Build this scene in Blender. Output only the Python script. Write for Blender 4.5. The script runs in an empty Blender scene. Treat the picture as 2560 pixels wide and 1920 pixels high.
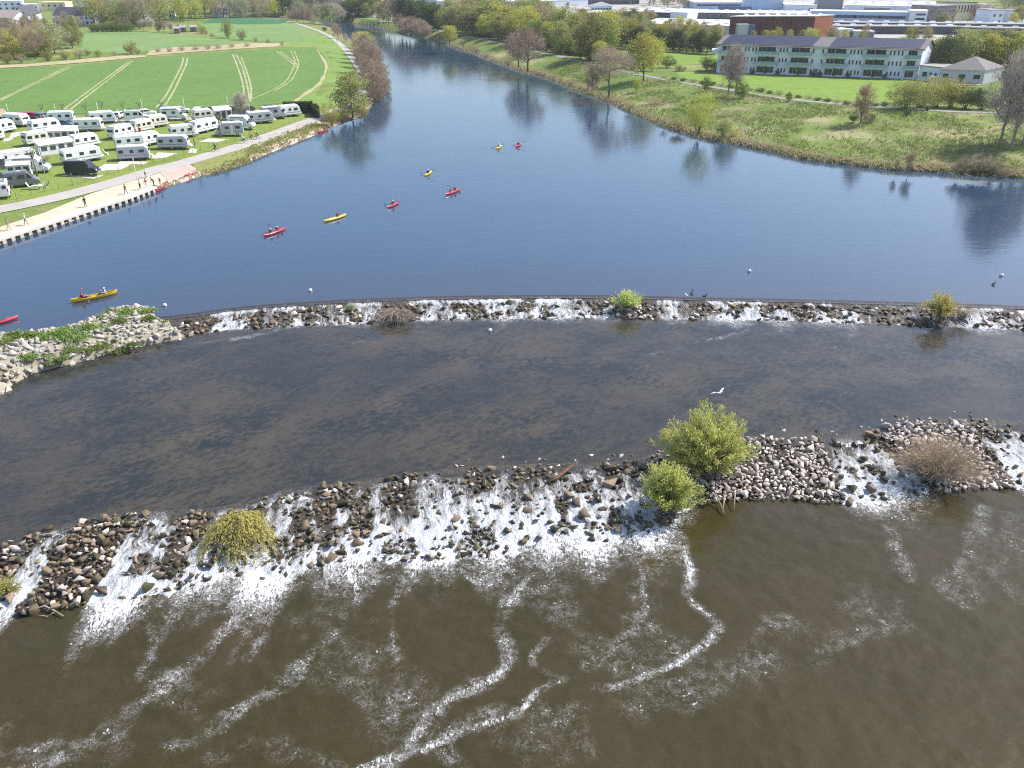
import bpy, bmesh, math, random
import numpy as np
from mathutils import Vector, Matrix
from mathutils.geometry import delaunay_2d_cdt

# ------------------------------------------------------------------ camera, sky, sun, exposure
SC = bpy.context.scene
COL = SC.collection
CZ = 38.0                                  # drone height above the lower water
PITCH = math.radians(27.4)
FPX = 2060.0                               # focal length in photo pixels (2560 wide)
cam_d = bpy.data.cameras.new('camera')
cam_d.sensor_fit = 'HORIZONTAL'
cam_d.angle = 2 * math.atan(1280.0 / FPX)
cam_d.clip_end = 8000
cam = bpy.data.objects.new('camera', cam_d)
cam.location = (0, 0, CZ)
cam.rotation_euler = (math.radians(90) - PITCH, 0, 0)
COL.objects.link(cam)
SC.camera = cam

SUN_EL, SUN_AZ = math.radians(48), math.radians(66)      # azimuth clockwise from +Y
world = bpy.data.worlds.new("World")
SC.world = world
world.use_nodes = True
wn = world.node_tree
wn.nodes.clear()
sky = wn.nodes.new('ShaderNodeTexSky')
sky.sky_type = 'NISHITA'
sky.sun_disc = False
sky.sun_elevation = SUN_EL
sky.sun_rotation = SUN_AZ
sky.air_density = 1.0
sky.dust_density = 1.6
sky.ozone_density = 1.6
bg = wn.nodes.new('ShaderNodeBackground')
bg.inputs['Strength'].default_value = 0.15
wo = wn.nodes.new('ShaderNodeOutputWorld')
wn.links.new(sky.outputs[0], bg.inputs[0])
wn.links.new(bg.outputs[0], wo.inputs[0])

SUN = Vector((math.sin(SUN_AZ) * math.cos(SUN_EL), math.cos(SUN_AZ) * math.cos(SUN_EL), math.sin(SUN_EL)))
sun_d = bpy.data.lights.new('sun', 'SUN')
sun_d.energy = 4.6
sun_d.angle = math.radians(0.5)
sun_d.color = (1.0, 0.955, 0.89)
sun = bpy.data.objects.new('sun', sun_d)
sun.rotation_euler = SUN.to_track_quat('Z', 'Y').to_euler()
sun.location = (60, 30, 90)
COL.objects.link(sun)

SC.view_settings.view_transform = 'Standard'
SC.view_settings.look = 'None'
SC.view_settings.exposure = 0.6
SC.view_settings.gamma = 1.0
SC.render.engine = 'CYCLES'
SC.cycles.max_bounces = 5
SC.cycles.diffuse_bounces = 2
SC.cycles.glossy_bounces = 3
SC.cycles.transparent_max_bounces = 4
SC.cycles.use_denoising = False
SC.cycles.filter_width = 1.1
SC.cycles.sample_clamp_indirect = 4
SC.cycles.sample_clamp_direct = 12
SC.cycles.blur_glossy = 1.0

# ------------------------------------------------------------------ measuring: photo pixel -> place
CP, SP = math.cos(PITCH), math.sin(PITCH)
def at(px, py, z):
    """the point at height z seen at photo pixel (px, py)"""
    a, b = (px - 1280.0) / FPX, (py - 960.0) / FPX
    dy, dz = CP - b * SP, -SP - b * CP
    t = (z - CZ) / dz
    return Vector((a * t, dy * t, z))
def ppm(p):
    """photo pixels per metre at a point"""
    return FPX / (p[1] * CP - (p[2] - CZ) * SP)
WU, WM, WL = 1.7, 0.7, 0.0                 # water levels: above the weirs, between them, below them

# ------------------------------------------------------------------ helpers
RND = random.Random(7)
def tag(o, label=None, cat=None, group=None, kind=None):
    if label: o['label'] = label
    if cat: o['category'] = cat
    if group: o['group'] = group
    if kind: o['kind'] = kind
    return o
def empty(name, loc=(0, 0, 0), rz=0.0):
    o = bpy.data.objects.new(name, None)
    o.empty_display_size = 0.3
    o.location = loc
    o.rotation_euler = (0, 0, rz)
    COL.objects.link(o)
    return o
def link(name, me, parent=None, loc=None, rz=None):
    o = bpy.data.objects.new(name, me)
    COL.objects.link(o)
    if parent is not None: o.parent = parent
    if loc is not None: o.location = loc
    if rz is not None: o.rotation_euler = (0, 0, rz)
    return o
def copy_tree(o, parent=None):
    c = o.copy()
    COL.objects.link(c)
    c.parent = parent
    for ch in list(o.children): copy_tree(ch, c)
    return c
_used = set()
def stamp(proto, loc, rz=0.0, scale=None, label=None, cat=None, group=None):
    """the prototype itself the first time, then copies of it with all its parts"""
    if proto.name in _used: o = copy_tree(proto)
    else:
        o = proto
        _used.add(proto.name)
    o.location = loc
    o.rotation_euler = (0, 0, rz)
    if scale is not None: o.scale = scale if hasattr(scale, '__len__') else (scale,) * 3
    for k in ('label', 'category', 'group'):
        if k in o: del o[k]
    return tag(o, label, cat, group)

class MB:
    def __init__(s): s.v, s.f, s.m = [], [], []
    def add(s, vs, fs, mi=0):
        n = len(s.v)
        s.v += [tuple(v) for v in vs]
        s.f += [tuple(i + n for i in f) for f in fs]
        s.m += [mi] * len(fs)
        return s
    def box(s, c, d, mi=0, rz=0.0, top=(1, 1)):
        x, y, z = d[0] / 2, d[1] / 2, d[2] / 2
        vs = [(-x, -y, -z), (x, -y, -z), (x, y, -z), (-x, y, -z)] + [(a * top[0], b * top[1], z) for a, b in ((-x, -y), (x, -y), (x, y), (-x, y))]
        ca, sa = math.cos(rz), math.sin(rz)
        vs = [(c[0] + a * ca - b * sa, c[1] + a * sa + b * ca, c[2] + h) for a, b, h in vs]
        return s.add(vs, [(3, 2, 1, 0), (4, 5, 6, 7), (0, 1, 5, 4), (1, 2, 6, 5), (2, 3, 7, 6), (3, 0, 4, 7)], mi)
    def prism(s, prof, y0, y1, mi=0, inset=0.0):
        """closed XZ outline pulled along y"""
        n = len(prof)
        vs = [(x, y0, z) for x, z in prof] + [(x, y1, z) for x, z in prof]
        fs = [tuple(range(n)), tuple(range(2 * n - 1, n - 1, -1))]
        fs += [(i + n, (i + 1) % n + n, (i + 1) % n, i) for i in range(n)]
        return s.add(vs, fs, mi)
    def tube(s, pts, rad, n=6, mi=0, caps=True):
        pts = [Vector(p) for p in pts]
        if not hasattr(rad, '__len__'): rad = [rad] * len(pts)
        vs, fs = [], []
        for i, p in enumerate(pts):
            d = (pts[min(i + 1, len(pts) - 1)] - pts[max(i - 1, 0)])
            d = d.normalized() if d.length > 1e-9 else Vector((0, 0, 1))
            u = d.cross(Vector((0.13, 0.31, 0.94)))
            if u.length < 1e-3: u = d.cross(Vector((1, 0, 0)))
            u.normalize()
            w = d.cross(u)
            for k in range(n):
                a = 2 * math.pi * k / n
                vs.append(p + (u * math.cos(a) + w * math.sin(a)) * rad[i])
        for i in range(len(pts) - 1):
            for k in range(n):
                k2 = (k + 1) % n
                fs.append((i * n + k, i * n + k2, (i + 1) * n + k2, (i + 1) * n + k))
        if caps:
            fs.append(tuple(range(n - 1, -1, -1)))
            fs.append(tuple(range((len(pts) - 1) * n, len(pts) * n)))
        return s.add(vs, fs, mi)
    def disc(s, c, r, w, axis='y', n=14, mi=0):
        d = Vector((0, w / 2, 0)) if axis == 'y' else Vector((w / 2, 0, 0)) if axis == 'x' else Vector((0, 0, w / 2))
        c = Vector(c)
        return s.tube([c - d, c + d], r, n, mi)
    def sphere(s, c, r, n=10, m=7, mi=0):
        r = r if hasattr(r, '__len__') else (r, r, r)
        vs, fs = [], []
        for j in range(m + 1):
            t = math.pi * j / m
            for k in range(n):
                a = 2 * math.pi * k / n
                vs.append((c[0] + r[0] * math.sin(t) * math.cos(a), c[1] + r[1] * math.sin(t) * math.sin(a), c[2] + r[2] * math.cos(t)))
        for j in range(m):
            for k in range(n):
                fs.append((j * n + k, (j + 1) * n + k, (j + 1) * n + (k + 1) % n, j * n + (k + 1) % n))
        return s.add(vs, fs, mi)
    def mesh(s, name, mats, smooth=False, bevel=0.0, seg=2, angle=0.5):
        me = bpy.data.meshes.new(name)
        me.from_pydata(s.v, [], s.f)
        for m in (mats if isinstance(mats, (list, tuple)) else [mats] if mats else []): me.materials.append(m)
        for p, mi in zip(me.polygons, s.m): p.material_index = mi
        bm = bmesh.new()
        bm.from_mesh(me)
        bmesh.ops.remove_doubles(bm, verts=bm.verts, dist=1e-5)
        bmesh.ops.recalc_face_normals(bm, faces=bm.faces)
        if bevel > 0:
            ed = [e for e in bm.edges if e.is_manifold and e.calc_face_angle(0) > angle]
            bmesh.ops.bevel(bm, geom=ed, offset=bevel, segments=seg, affect='EDGES', profile=0.5, clamp_overlap=True)
        bm.to_mesh(me)
        bm.free()
        if smooth:
            for p in me.polygons: p.use_smooth = True
        return me
    def build(s, name, mats, parent=None, **k):
        return link(name, s.mesh(name, mats, **k), parent)

def np_mesh(name, V, F, mat, smooth=False):
    me = bpy.data.meshes.new(name)
    V = np.asarray(V, dtype=np.float32)
    F = np.asarray(F, dtype=np.int32)
    k = F.shape[1]
    me.vertices.add(len(V))
    me.vertices.foreach_set('co', V.ravel())
    me.loops.add(F.size)
    me.loops.foreach_set('vertex_index', F.ravel())
    me.polygons.add(len(F))
    me.polygons.foreach_set('loop_start', np.arange(0, F.size, k, dtype=np.int32))
    me.update(calc_edges=True)
    for m in (mat if isinstance(mat, (list, tuple)) else [mat]): me.materials.append(m)
    if smooth: me.polygons.foreach_set('use_smooth', np.ones(len(F), dtype=bool))
    me.validate()
    return me
def grid_faces(nr, nc):
    i = np.arange((nr - 1) * (nc - 1))
    r, c = i // (nc - 1), i % (nc - 1)
    a = r * nc + c
    return np.stack([a, a + 1, a + nc + 1, a + nc], 1)

# value noise for shaping ground, rocks and foam
_np = np.random.RandomState(3)
_tab = _np.rand(256, 256)
def vnoise(x, y):
    x, y = np.asarray(x, float), np.asarray(y, float)
    xi, yi = np.floor(x).astype(int), np.floor(y).astype(int)
    fx, fy = x - xi, y - yi
    fx, fy = fx * fx * (3 - 2 * fx), fy * fy * (3 - 2 * fy)
    g = lambda a, b: _tab[a & 255, b & 255]
    return (g(xi, yi) * (1 - fx) + g(xi + 1, yi) * fx) * (1 - fy) + (g(xi, yi + 1) * (1 - fx) + g(xi + 1, yi + 1) * fx) * fy
def fbm(x, y, o=4):
    s, a, t = 0, 0.5, 0
    for k in range(o):
        s = s + a * vnoise(x * 2 ** k + 17 * k, y * 2 ** k + 31 * k)
        t += a
        a *= 0.55
    return s / t
def sst(a, b, x):
    t = np.clip((x - a) / (b - a), 0, 1)
    return t * t * (3 - 2 * t)
def seg_dist(X, Y, pts, closed=False):
    d = np.full(np.shape(X), 1e9)
    n = len(pts)
    for i in range(n if closed else n - 1):
        ax, ay = pts[i][0], pts[i][1]
        bx, by = pts[(i + 1) % n][0], pts[(i + 1) % n][1]
        vx, vy = bx - ax, by - ay
        L = vx * vx + vy * vy + 1e-9
        t = np.clip(((X - ax) * vx + (Y - ay) * vy) / L, 0, 1)
        d = np.minimum(d, np.hypot(X - ax - t * vx, Y - ay - t * vy))
    return d
def inside(X, Y, pts):
    r = np.zeros(np.shape(X), bool)
    n = len(pts)
    for i in range(n):
        ax, ay = pts[i][0], pts[i][1]
        bx, by = pts[(i + 1) % n][0], pts[(i + 1) % n][1]
        if ay == by: continue
        c = ((ay > Y) != (by > Y)) & (X < (bx - ax) * (Y - ay) / (by - ay) + ax)
        r ^= c
    return r

# ------------------------------------------------------------------ materials
def nt_mat(name):
    m = bpy.data.materials.new(name)
    m.use_nodes = True
    t = m.node_tree
    t.nodes.clear()
    out = t.nodes.new('ShaderNodeOutputMaterial')
    return m, t, out
class N:
    """short node builder"""
    def __init__(s, t): s.t = t
    def n(s, kind, **kw):
        nd = s.t.nodes.new(kind)
        for k, v in kw.items(): setattr(nd, k, v)
        return nd
    def l(s, a, b): s.t.links.new(a, b)
    def val(s, inp, v):
        if hasattr(v, 'node'): s.l(v, inp)
        else: inp.default_value = v
    def math(s, op, a, b=0.0, c=None, clamp=False):
        nd = s.n('ShaderNodeMath', operation=op, use_clamp=clamp)
        s.val(nd.inputs[0], a)
        s.val(nd.inputs[1], b)
        if c is not None: s.val(nd.inputs[2], c)
        return nd.outputs[0]
    def mapr(s, v, a, b, c=0.0, d=1.0, smooth=False):
        nd = s.n('ShaderNodeMapRange', interpolation_type='SMOOTHSTEP' if smooth else 'LINEAR')
        s.val(nd.inputs[0], v)
        for i, q in enumerate((a, b, c, d)): s.val(nd.inputs[i + 1], q)
        return nd.outputs[0]
    def noise(s, vec, scale, detail=4, rough=0.55, dist=0.0):
        nd = s.n('ShaderNodeTexNoise')
        if vec is not None: s.l(vec, nd.inputs['Vector'])
        nd.inputs['Scale'].default_value = scale
        nd.inputs['Detail'].default_value = detail
        nd.inputs['Roughness'].default_value = rough
        nd.inputs['Distortion'].default_value = dist
        return nd.outputs['Fac']
    def mix(s, f, a, b):
        nd = s.n('ShaderNodeMix', data_type='RGBA')
        s.val(nd.inputs[0], f)
        for i, q in ((6, a), (7, b)):
            if hasattr(q, 'node'): s.l(q, nd.inputs[i])
            else: nd.inputs[i].default_value = (*q, 1)
        return nd.outputs[2]
    def pos(s): return s.n('ShaderNodeNewGeometry').outputs['Position']
    def obj(s): return s.n('ShaderNodeTexCoord').outputs['Object']
    def mapping(s, vec, scale=(1, 1, 1), rz=0.0):
        if rz:                                  # turn first, then stretch
            rt = s.n('ShaderNodeMapping')
            s.l(vec, rt.inputs[0])
            rt.inputs['Rotation'].default_value = (0, 0, -rz)
            vec = rt.outputs[0]
        nd = s.n('ShaderNodeMapping')
        s.l(vec, nd.inputs[0])
        nd.inputs['Scale'].default_value = scale
        return nd.outputs[0]
    def attr(s, name):
        return s.n('ShaderNodeAttribute', attribute_name=name).outputs['Fac']
    def bump(s, h, strength, dist=0.1, normal=None):
        nd = s.n('ShaderNodeBump')
        nd.inputs['Strength'].default_value = strength
        nd.inputs['Distance'].default_value = dist
        s.l(h, nd.inputs['Height'])
        if normal is not None: s.l(normal, nd.inputs['Normal'])
        return nd.outputs[0]
    def bsdf(s, col, rough=0.7, spec=0.4, normal=None, metal=0.0):
        nd = s.n('ShaderNodeBsdfPrincipled')
        if hasattr(col, 'node'): s.l(col, nd.inputs['Base Color'])
        else: nd.inputs['Base Color'].default_value = (*col, 1)
        s.val(nd.inputs['Roughness'], rough)
        nd.inputs['Specular IOR Level'].default_value = spec
        nd.inputs['Metallic'].default_value = metal
        if normal is not None: s.l(normal, nd.inputs['Normal'])
        return nd
_mats = {}
def mat(name, col, rough=0.6, var=0.12, scale=1.5, spec=0.4, bump=0.0, metal=0.0, col2=None):
    """painted or plain surface with dirt and tone variation"""
    if name in _mats: return _mats[name]
    m, t, out = nt_mat(name)
    k = N(t)
    nz = k.noise(k.obj(), scale, 5, 0.6)
    c2 = col2 or tuple(c * (1 - 2.2 * var) for c in col)
    c = k.mix(k.mapr(nz, 0.35, 0.75), col, c2)
    nrm = k.bump(k.noise(k.obj(), scale * 8, 4), bump, 0.05) if bump else None
    b = k.bsdf(c, rough, spec, nrm, metal)
    k.l(b.outputs[0], out.inputs[0])
    _mats[name] = m
    return m
def glass_mat(name, col=(0.012, 0.016, 0.022), rough=0.08):
    if name in _mats: return _mats[name]
    m, t, out = nt_mat(name)
    k = N(t)
    c = k.mix(k.mapr(k.noise(k.obj(), 0.9, 2), 0.3, 0.7), col, tuple(x * 2.2 for x in col))
    b = k.bsdf(c, rough, 0.6)
    k.l(b.outputs[0], out.inputs[0])
    _mats[name] = m
    return m
def leaf_mat(name, c1, c2, trans=0.35, rough=0.6, hue=0.02, seed_amt=0.35):
    """foliage: two leaf tones in patches, each tree its own cast"""
    m, t, out = nt_mat(name)
    k = N(t)
    oi = k.n('ShaderNodeObjectInfo')
    ge = k.n('ShaderNodeNewGeometry')
    tc = k.obj()
    f = k.mapr(k.noise(tc, 4.0, 3), 0.3, 0.7)
    f = k.math('ADD', k.math('MULTIPLY', f, 0.6), k.math('MULTIPLY', ge.outputs['Random Per Island'], 0.4))
    c = k.mix(f, c1, c2)
    hs = k.n('ShaderNodeHueSaturation')
    k.l(c, hs.inputs['Color'])
    k.l(k.mapr(oi.outputs['Random'], 0, 1, 0.5 - hue, 0.5 + hue), hs.inputs['Hue'])
    k.l(k.mapr(oi.outputs['Random'], 0, 1, 1 - seed_amt * .6, 1 + seed_amt * .6), hs.inputs['Value'])
    d = k.n('ShaderNodeBsdfDiffuse')
    k.l(hs.outputs[0], d.inputs[0])
    tr = k.n('ShaderNodeBsdfTranslucent')
    k.l(hs.outputs[0], tr.inputs[0])
    mx = k.n('ShaderNodeMixShader')
    mx.inputs[0].default_value = trans
    k.l(d.outputs[0], mx.inputs[1])
    k.l(tr.outputs[0], mx.inputs[2])
    k.l(mx.outputs[0], out.inputs[0])
    return m

# ------------------------------------------------------------------ river outline and ground heights
LEFT_SHORE = [(600, 43), (700, 47.5), (770, 52), (790, 54), (800, 57), (837, 74), (874, 97), (910, 127), (927, 160), (938, 200), (940, 240), (925, 272), (890, 296), (850, 310), (816, 326),
              (722, 363), (628, 401), (600, 414), (565, 425), (527, 437), (506, 439), (480, 447), (390, 478), (229, 536), (115, 574), (0, 612), (-120, 652), (-400, 745)]
RIGHT_SHORE = [(600, 40), (760, 45.5), (837, 52), (870, 55), (927, 65), (974, 77), (1020, 88), (1071, 98), (1111, 110), (1175, 130), (1238, 154), (1282, 171), (1329, 183), (1362, 192), (1416, 214), (1447, 228),
               (1500, 245), (1523, 254), (1554, 270), (1602, 292), (1656, 314), (1720, 335), (1780, 350), (1875, 368), (1956, 385), (2006, 398), (2133, 414), (2238, 426), (2351, 431), (2460, 441), (2560, 445), (2900, 480), (3500, 560)]
RPATH = [(930, 50), (1000, 58), (1080, 73), (1150, 87), (1193, 96), (1230, 104), (1280, 115), (1330, 127), (1371, 136), (1402, 142), (1450, 153), (1482, 161), (1529, 172), (1576, 182), (1624, 192), (1687, 204), (1766, 216), (1842, 228),
         (1875, 235), (1974, 249), (2062, 257), (2133, 263), (2186, 267), (2274, 273), (2379, 279), (2457, 281), (2560, 285), (2800, 293), (3300, 310)]
ls = [at(x, y, WU) for x, y in LEFT_SHORE]
rs = [at(x, y, WU) for x, y in RIGHT_SHORE]
rp = [at(x, y, WU + 3.3) for x, y in RPATH]
river_poly = ls + [Vector((-140, 95, 0)), Vector((-160, -60, 0)), Vector((220, -60, 0)), Vector((230, 100, 0))] + rs[::-1]
bank_poly = rs + rp[::-1]
midline = [at(x, y, WU) for x, y in ((1500, 430), (1200, 320), (1140, 200), (1000, 115), (880, 70), (800, 52.5), (700, 46))]
ml_y = np.array([p[1] for p in midline])
ml_x = np.array([p[0] for p in midline])
def height(X, Y):
    X, Y = np.asarray(X, float), np.asarray(Y, float)
    d = seg_dist(X, Y, river_poly, True)
    d = np.where(inside(X, Y, river_poly), -d, d)
    zl = np.interp(d, [-6, -1.5, 0, 0.5, 4, 9, 15, 30, 80, 300], [-2.4, -1.2, 0, .45, .7, 1.2, 1.7, 2.1, 2.4, 2.8])
    dp = seg_dist(X, Y, rp)
    r = d / (d + dp + 1e-6)
    zb = np.interp(d, [-6, -1.5, 0, .4, 1.5], [-2.4, -1.2, 0, .5, .8]) + np.where(d > 0, 2.5 * sst(0.0, 1.0, r) * np.clip(d / 1.5, 0, 1), 0)
    zr = np.where(inside(X, Y, bank_poly), zb, np.interp(dp, [0, 2.2, 8, 400], [3.3, 3.3, 2.8, 2.8]))
    zr = np.where(d < 0, np.interp(d, [-6, -1.5, 0], [-2.4, -1.2, 0]), zr)
    right = X > np.interp(Y, ml_y, ml_x)
    z = WU + np.where(right, zr, zl)
    z = z + np.where(d > 1.0, (fbm(X * .12, Y * .12, 3) - .5) * np.where(right & (dp > 2.5), .5, .12) * np.clip((d - 1) / 4, 0, 1), (fbm(X * .8, Y * .8, 2) - .5) * .3 * np.clip(d + .6, 0, 1))
    return z
def G(px, py, dz=0.0):
    """ground point seen at a photo pixel"""
    z = WU + 2.6
    for _ in range(6):
        p = at(px, py, z)
        z = float(height([p[0]], [p[1]])[0])
    p = at(px, py, z)
    return Vector((p[0], p[1], z + dz))
def GX(x, y): return Vector((x, y, float(height([x], [y])[0])))

# ---- ground material
def grass_mat(name, c1, c2, straw=0.0, bank=False, scale=1.0, stripes=None):
    m, t, out = nt_mat(name)
    k = N(t)
    p = k.pos()
    big = k.mapr(k.noise(p, .035 * scale, 5, .6), .32, .68)
    fine = k.mapr(k.noise(p, 1.1 * scale, 6, .7), .25, .75)
    c = k.mix(k.math('ADD', k.math('MULTIPLY', big, .5), k.math('MULTIPLY', fine, .5)), c1, c2)
    blot = k.mapr(k.noise(p, .35 * scale, 5, .7), .5, .72)
    c = k.mix(k.math('MULTIPLY', blot, .45), c, tuple(x * .45 for x in c1))
    if stripes:
        wv = k.n('ShaderNodeTexWave', wave_type='BANDS', bands_direction='X')
        k.l(k.mapping(p, (1, 1, 1), stripes[0]), wv.inputs['Vector'])
        wv.inputs['Scale'].default_value = stripes[1]
        wv.inputs['Distortion'].default_value = 1.2
        c = k.mix(k.math('MULTIPLY', wv.outputs['Fac'], stripes[2]), c, tuple(x * .7 for x in c2))
    if straw:
        s1 = k.mapr(k.noise(k.mapping(p, (.6, 1.2, 1)), .075, 6, .68), .52, .64)
        c = k.mix(k.math('MULTIPLY', s1, straw), c, (.33, .27, .15))
        if bank:                                 # trodden and withered patches of the river meadow
            c = k.mix(k.math('MULTIPLY', k.attr('dry'), k.mapr(k.noise(p, .9, 5, .7), .3, .6)), c, (.33, .29, .165))
        s2 = k.mapr(k.noise(p, .5, 5, .7), .55, .72)
        c = k.mix(k.math('MULTIPLY', s2, straw * .6), c, (.27, .24, .11))
    if bank:
        sep = k.n('ShaderNodeSeparateXYZ')
        k.l(p, sep.inputs[0])
        zz = k.math('ADD', sep.outputs[2], k.math('MULTIPLY', k.math('SUBTRACT', k.noise(p, .45, 4), .5), 1.1))
        c = k.mix(k.mapr(zz, WU + .35, WU + .95, 1, 0), c, k.mix(k.mapr(k.noise(p, 1.6, 4), .4, .62), (.11, .075, .045), (.34, .27, .2)))
        c = k.mix(k.mapr(zz, WU - .3, WU + .12, 1, 0), c, (.05, .035, .022))
    nrm = k.bump(k.noise(p, 2.2, 5, .7), .55, .35)
    b = k.bsdf(c, .9, .15, nrm)
    k.l(b.outputs[0], out.inputs[0])
    return m
M_ground = grass_mat('ground_grass', (.085, .155, .028), (.19, .235, .06), straw=.7, bank=True)
M_lawn = grass_mat('lawn_grass', (.15, .235, .035), (.19, .275, .05), scale=.7)
M_camp = grass_mat('camp_grass', (.15, .21, .04), (.215, .265, .065), scale=1.6)
M_crop = grass_mat('young_crop', (.10, .185, .045), (.14, .23, .06), stripes=(.5, .9, .22))
M_levee = grass_mat('levee_grass', (.13, .225, .045), (.20, .29, .07), straw=.25)
M_meadow = grass_mat('meadow_grass', (.12, .215, .06), (.19, .28, .10), straw=.3)
M_teal = grass_mat('far_crop', (.04, .135, .06), (.06, .17, .08))

ys = [42.0]
while ys[-1] < 4200: ys.append(ys[-1] * 1.0108)
ys = np.array(ys)
ts = np.linspace(-1.15, 1.15, 560)
YY, TT = np.meshgrid(ys, ts, indexing='ij')
XX = YY * TT
ZZ = height(XX.ravel(), YY.ravel()).reshape(XX.shape)
def hgrid(X, Y):
    """height read off the ground sheet itself"""
    X, Y = np.asarray(X, float), np.maximum(np.asarray(Y, float), 42.5)
    u = np.clip(np.log(Y / 42.0) / math.log(1.0108), 0, len(ys) - 2)
    i = u.astype(int)
    fy = np.clip((Y - ys[i]) / (ys[i + 1] - ys[i]), 0, 1)
    w = np.clip((X / Y + 1.15) / 2.3 * 559, 0, 558.999)
    j = w.astype(int)
    fx = w - j
    return (ZZ[i, j] * (1 - fx) + ZZ[i, j + 1] * fx) * (1 - fy) + (ZZ[i + 1, j] * (1 - fx) + ZZ[i + 1, j + 1] * fx) * fy
height = hgrid
o = link('ground', np_mesh('ground', np.stack([XX, YY, ZZ], -1).reshape(-1, 3), grid_faces(len(ys), len(ts)), M_ground, True))
tag(o, kind='structure')
dry = np.zeros(XX.size)
for px_, py_, rx_, ry_ in ((1895, 325, 60, 17), (2105, 338, 75, 13), (2035, 346, 36, 9), (2400, 331, 140, 13), (1640, 263, 62, 15), (2285, 372, 60, 8), (1985, 373, 60, 6), (2480, 384, 70, 8), (1560, 240, 30, 8), (1475, 222, 40, 8), (1840, 300, 40, 6), (1750, 268, 50, 6), (2200, 352, 50, 6), (2330, 398, 60, 8), (2050, 300, 60, 6), (1330, 150, 40, 6), (1240, 138, 30, 6)):
    a, b, e = G(px_, py_), G(px_ + rx_, py_), G(px_, py_ - ry_)
    d = np.hypot((XX.ravel() - a[0]) / max((b - a).length, 1), (YY.ravel() - a[1]) / max((e - a).length, 1)) + (fbm(XX.ravel() * .22, YY.ravel() * .22, 4) - .5) * 1.5
    dry = np.maximum(dry, 1 - sst(.55, 1.05, d))
o.data.attributes.new('dry', 'FLOAT', 'POINT').data.foreach_set('value', dry.astype(np.float32))

def sheet(name, poly, mat_, dz=.03, step=4.0, zf=None, kind='structure', dens=None):
    """a draped sheet with the given outline (world points)"""
    pts = []
    n = len(poly)
    for i in range(n):
        a, b = Vector(poly[i][:2]), Vector(poly[(i + 1) % n][:2])
        m = max(1, int((b - a).length / (dens or step)))
        for j in range(m): pts.append(a + (b - a) * (j / m))
    P = np.array([(p[0], p[1]) for p in pts])
    x0, y0 = P.min(0)
    x1, y1 = P.max(0)
    gx, gy = np.meshgrid(np.arange(x0 + step / 2, x1, step), np.arange(y0 + step / 2, y1, step))
    gx, gy = gx.ravel(), gy.ravel()
    ok = inside(gx, gy, P) & (seg_dist(gx, gy, P, True) > step * .35)
    co = pts + [Vector((a, b)) for a, b in zip(gx[ok], gy[ok])]
    ne = len(pts)
    res = delaunay_2d_cdt(co, [(i, (i + 1) % ne) for i in range(ne)], [], 1, 1e-4)
    V = np.array([(v[0], v[1]) for v in res[0]])
    Z = (zf or height)(V[:, 0], V[:, 1]) + dz
    F = np.array([f if len(f) == 3 else f[:3] for f in res[2]])
    A = V[F]
    flip = np.cross(A[:, 1] - A[:, 0], A[:, 2] - A[:, 0]) < 0
    F[flip] = F[flip][:, ::-1]
    o = link(name, np_mesh(name, np.column_stack([V, Z]), F, mat_, True))
    return tag(o, kind=kind)
def smooth_line(pts, sub=6):
    pts = [Vector(p) for p in pts]
    out = []
    for i in range(len(pts) - 1):
        p0, p1, p2, p3 = pts[max(i - 1, 0)], pts[i], pts[i + 1], pts[min(i + 2, len(pts) - 1)]
        for j in range(sub):
            t = j / sub
            out.append(.5 * ((2 * p1) + (p2 - p0) * t + (2 * p0 - 5 * p1 + 4 * p2 - p3) * t * t + (3 * p1 - p0 - 3 * p2 + p3) * t ** 3))
    return out + [pts[-1]]
def ribbon(name, pts, width, mat_, dz=.05, sub=6, kind='structure', zf=None, wvar=0.0):
    L = smooth_line(pts, sub)
    V = []
    for i, p in enumerate(L):
        d = (L[min(i + 1, len(L) - 1)] - L[max(i - 1, 0)])
        nn = Vector((-d[1], d[0], 0)).normalized()
        w = width * (1 + wvar * (vnoise(i * .7, width * 9) - .5))
        for s_ in (-.5, -.17, .17, .5): V.append(p + nn * w * s_)
    V = np.array([tuple(v) for v in V])
    V[:, 2] = (zf or height)(V[:, 0], V[:, 1]) + dz
    F = grid_faces(len(L), 4)
    return tag(link(name, np_mesh(name, V, F[:, ::-1], mat_, True)), kind=kind)
def pave_mat(name, c1, c2, joints=0.0, scale=1.0):
    m, t, out = nt_mat(name)
    k = N(t)
    p = k.pos()
    f = k.math('ADD', k.math('MULTIPLY', k.mapr(k.noise(p, .3 * scale, 5), .3, .7), .6), k.math('MULTIPLY', k.noise(p, 5 * scale, 4), .4))
    c = k.mix(f, c1, c2)
    if joints:
        br = k.n('ShaderNodeTexBrick')
        k.l(k.mapping(p, (1, 1, 1), .3), br.inputs['Vector'])
        br.inputs['Scale'].default_value = joints
        br.inputs['Color1'].default_value = br.inputs['Color2'].default_value = (1, 1, 1, 1)
        br.inputs['Mortar'].default_value = (.45, .42, .4, 1)
        br.inputs['Mortar Size'].default_value = .03
        mm = k.n('ShaderNodeMix', data_type='RGBA', blend_type='MULTIPLY')
        mm.inputs[0].default_value = .8
        k.l(c, mm.inputs[6])
        k.l(br.outputs[0], mm.inputs[7])
        c = mm.outputs[2]
    b = k.bsdf(c, .85, .25, k.bump(k.noise(p, 6, 4), .3, .05))
    k.l(b.outputs[0], out.inputs[0])
    return m
M_asph = pave_mat('pale_asphalt', (.30, .285, .27), (.40, .38, .36))
M_path = pave_mat('concrete_slabs', (.31, .285, .26), (.41, .385, .36))
M_sand = pave_mat('trodden_sand', (.42, .35, .25), (.55, .48, .37), scale=2)
M_pitch = pave_mat('gravel_pitch', (.42, .38, .34), (.55, .51, .46), scale=2)
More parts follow.
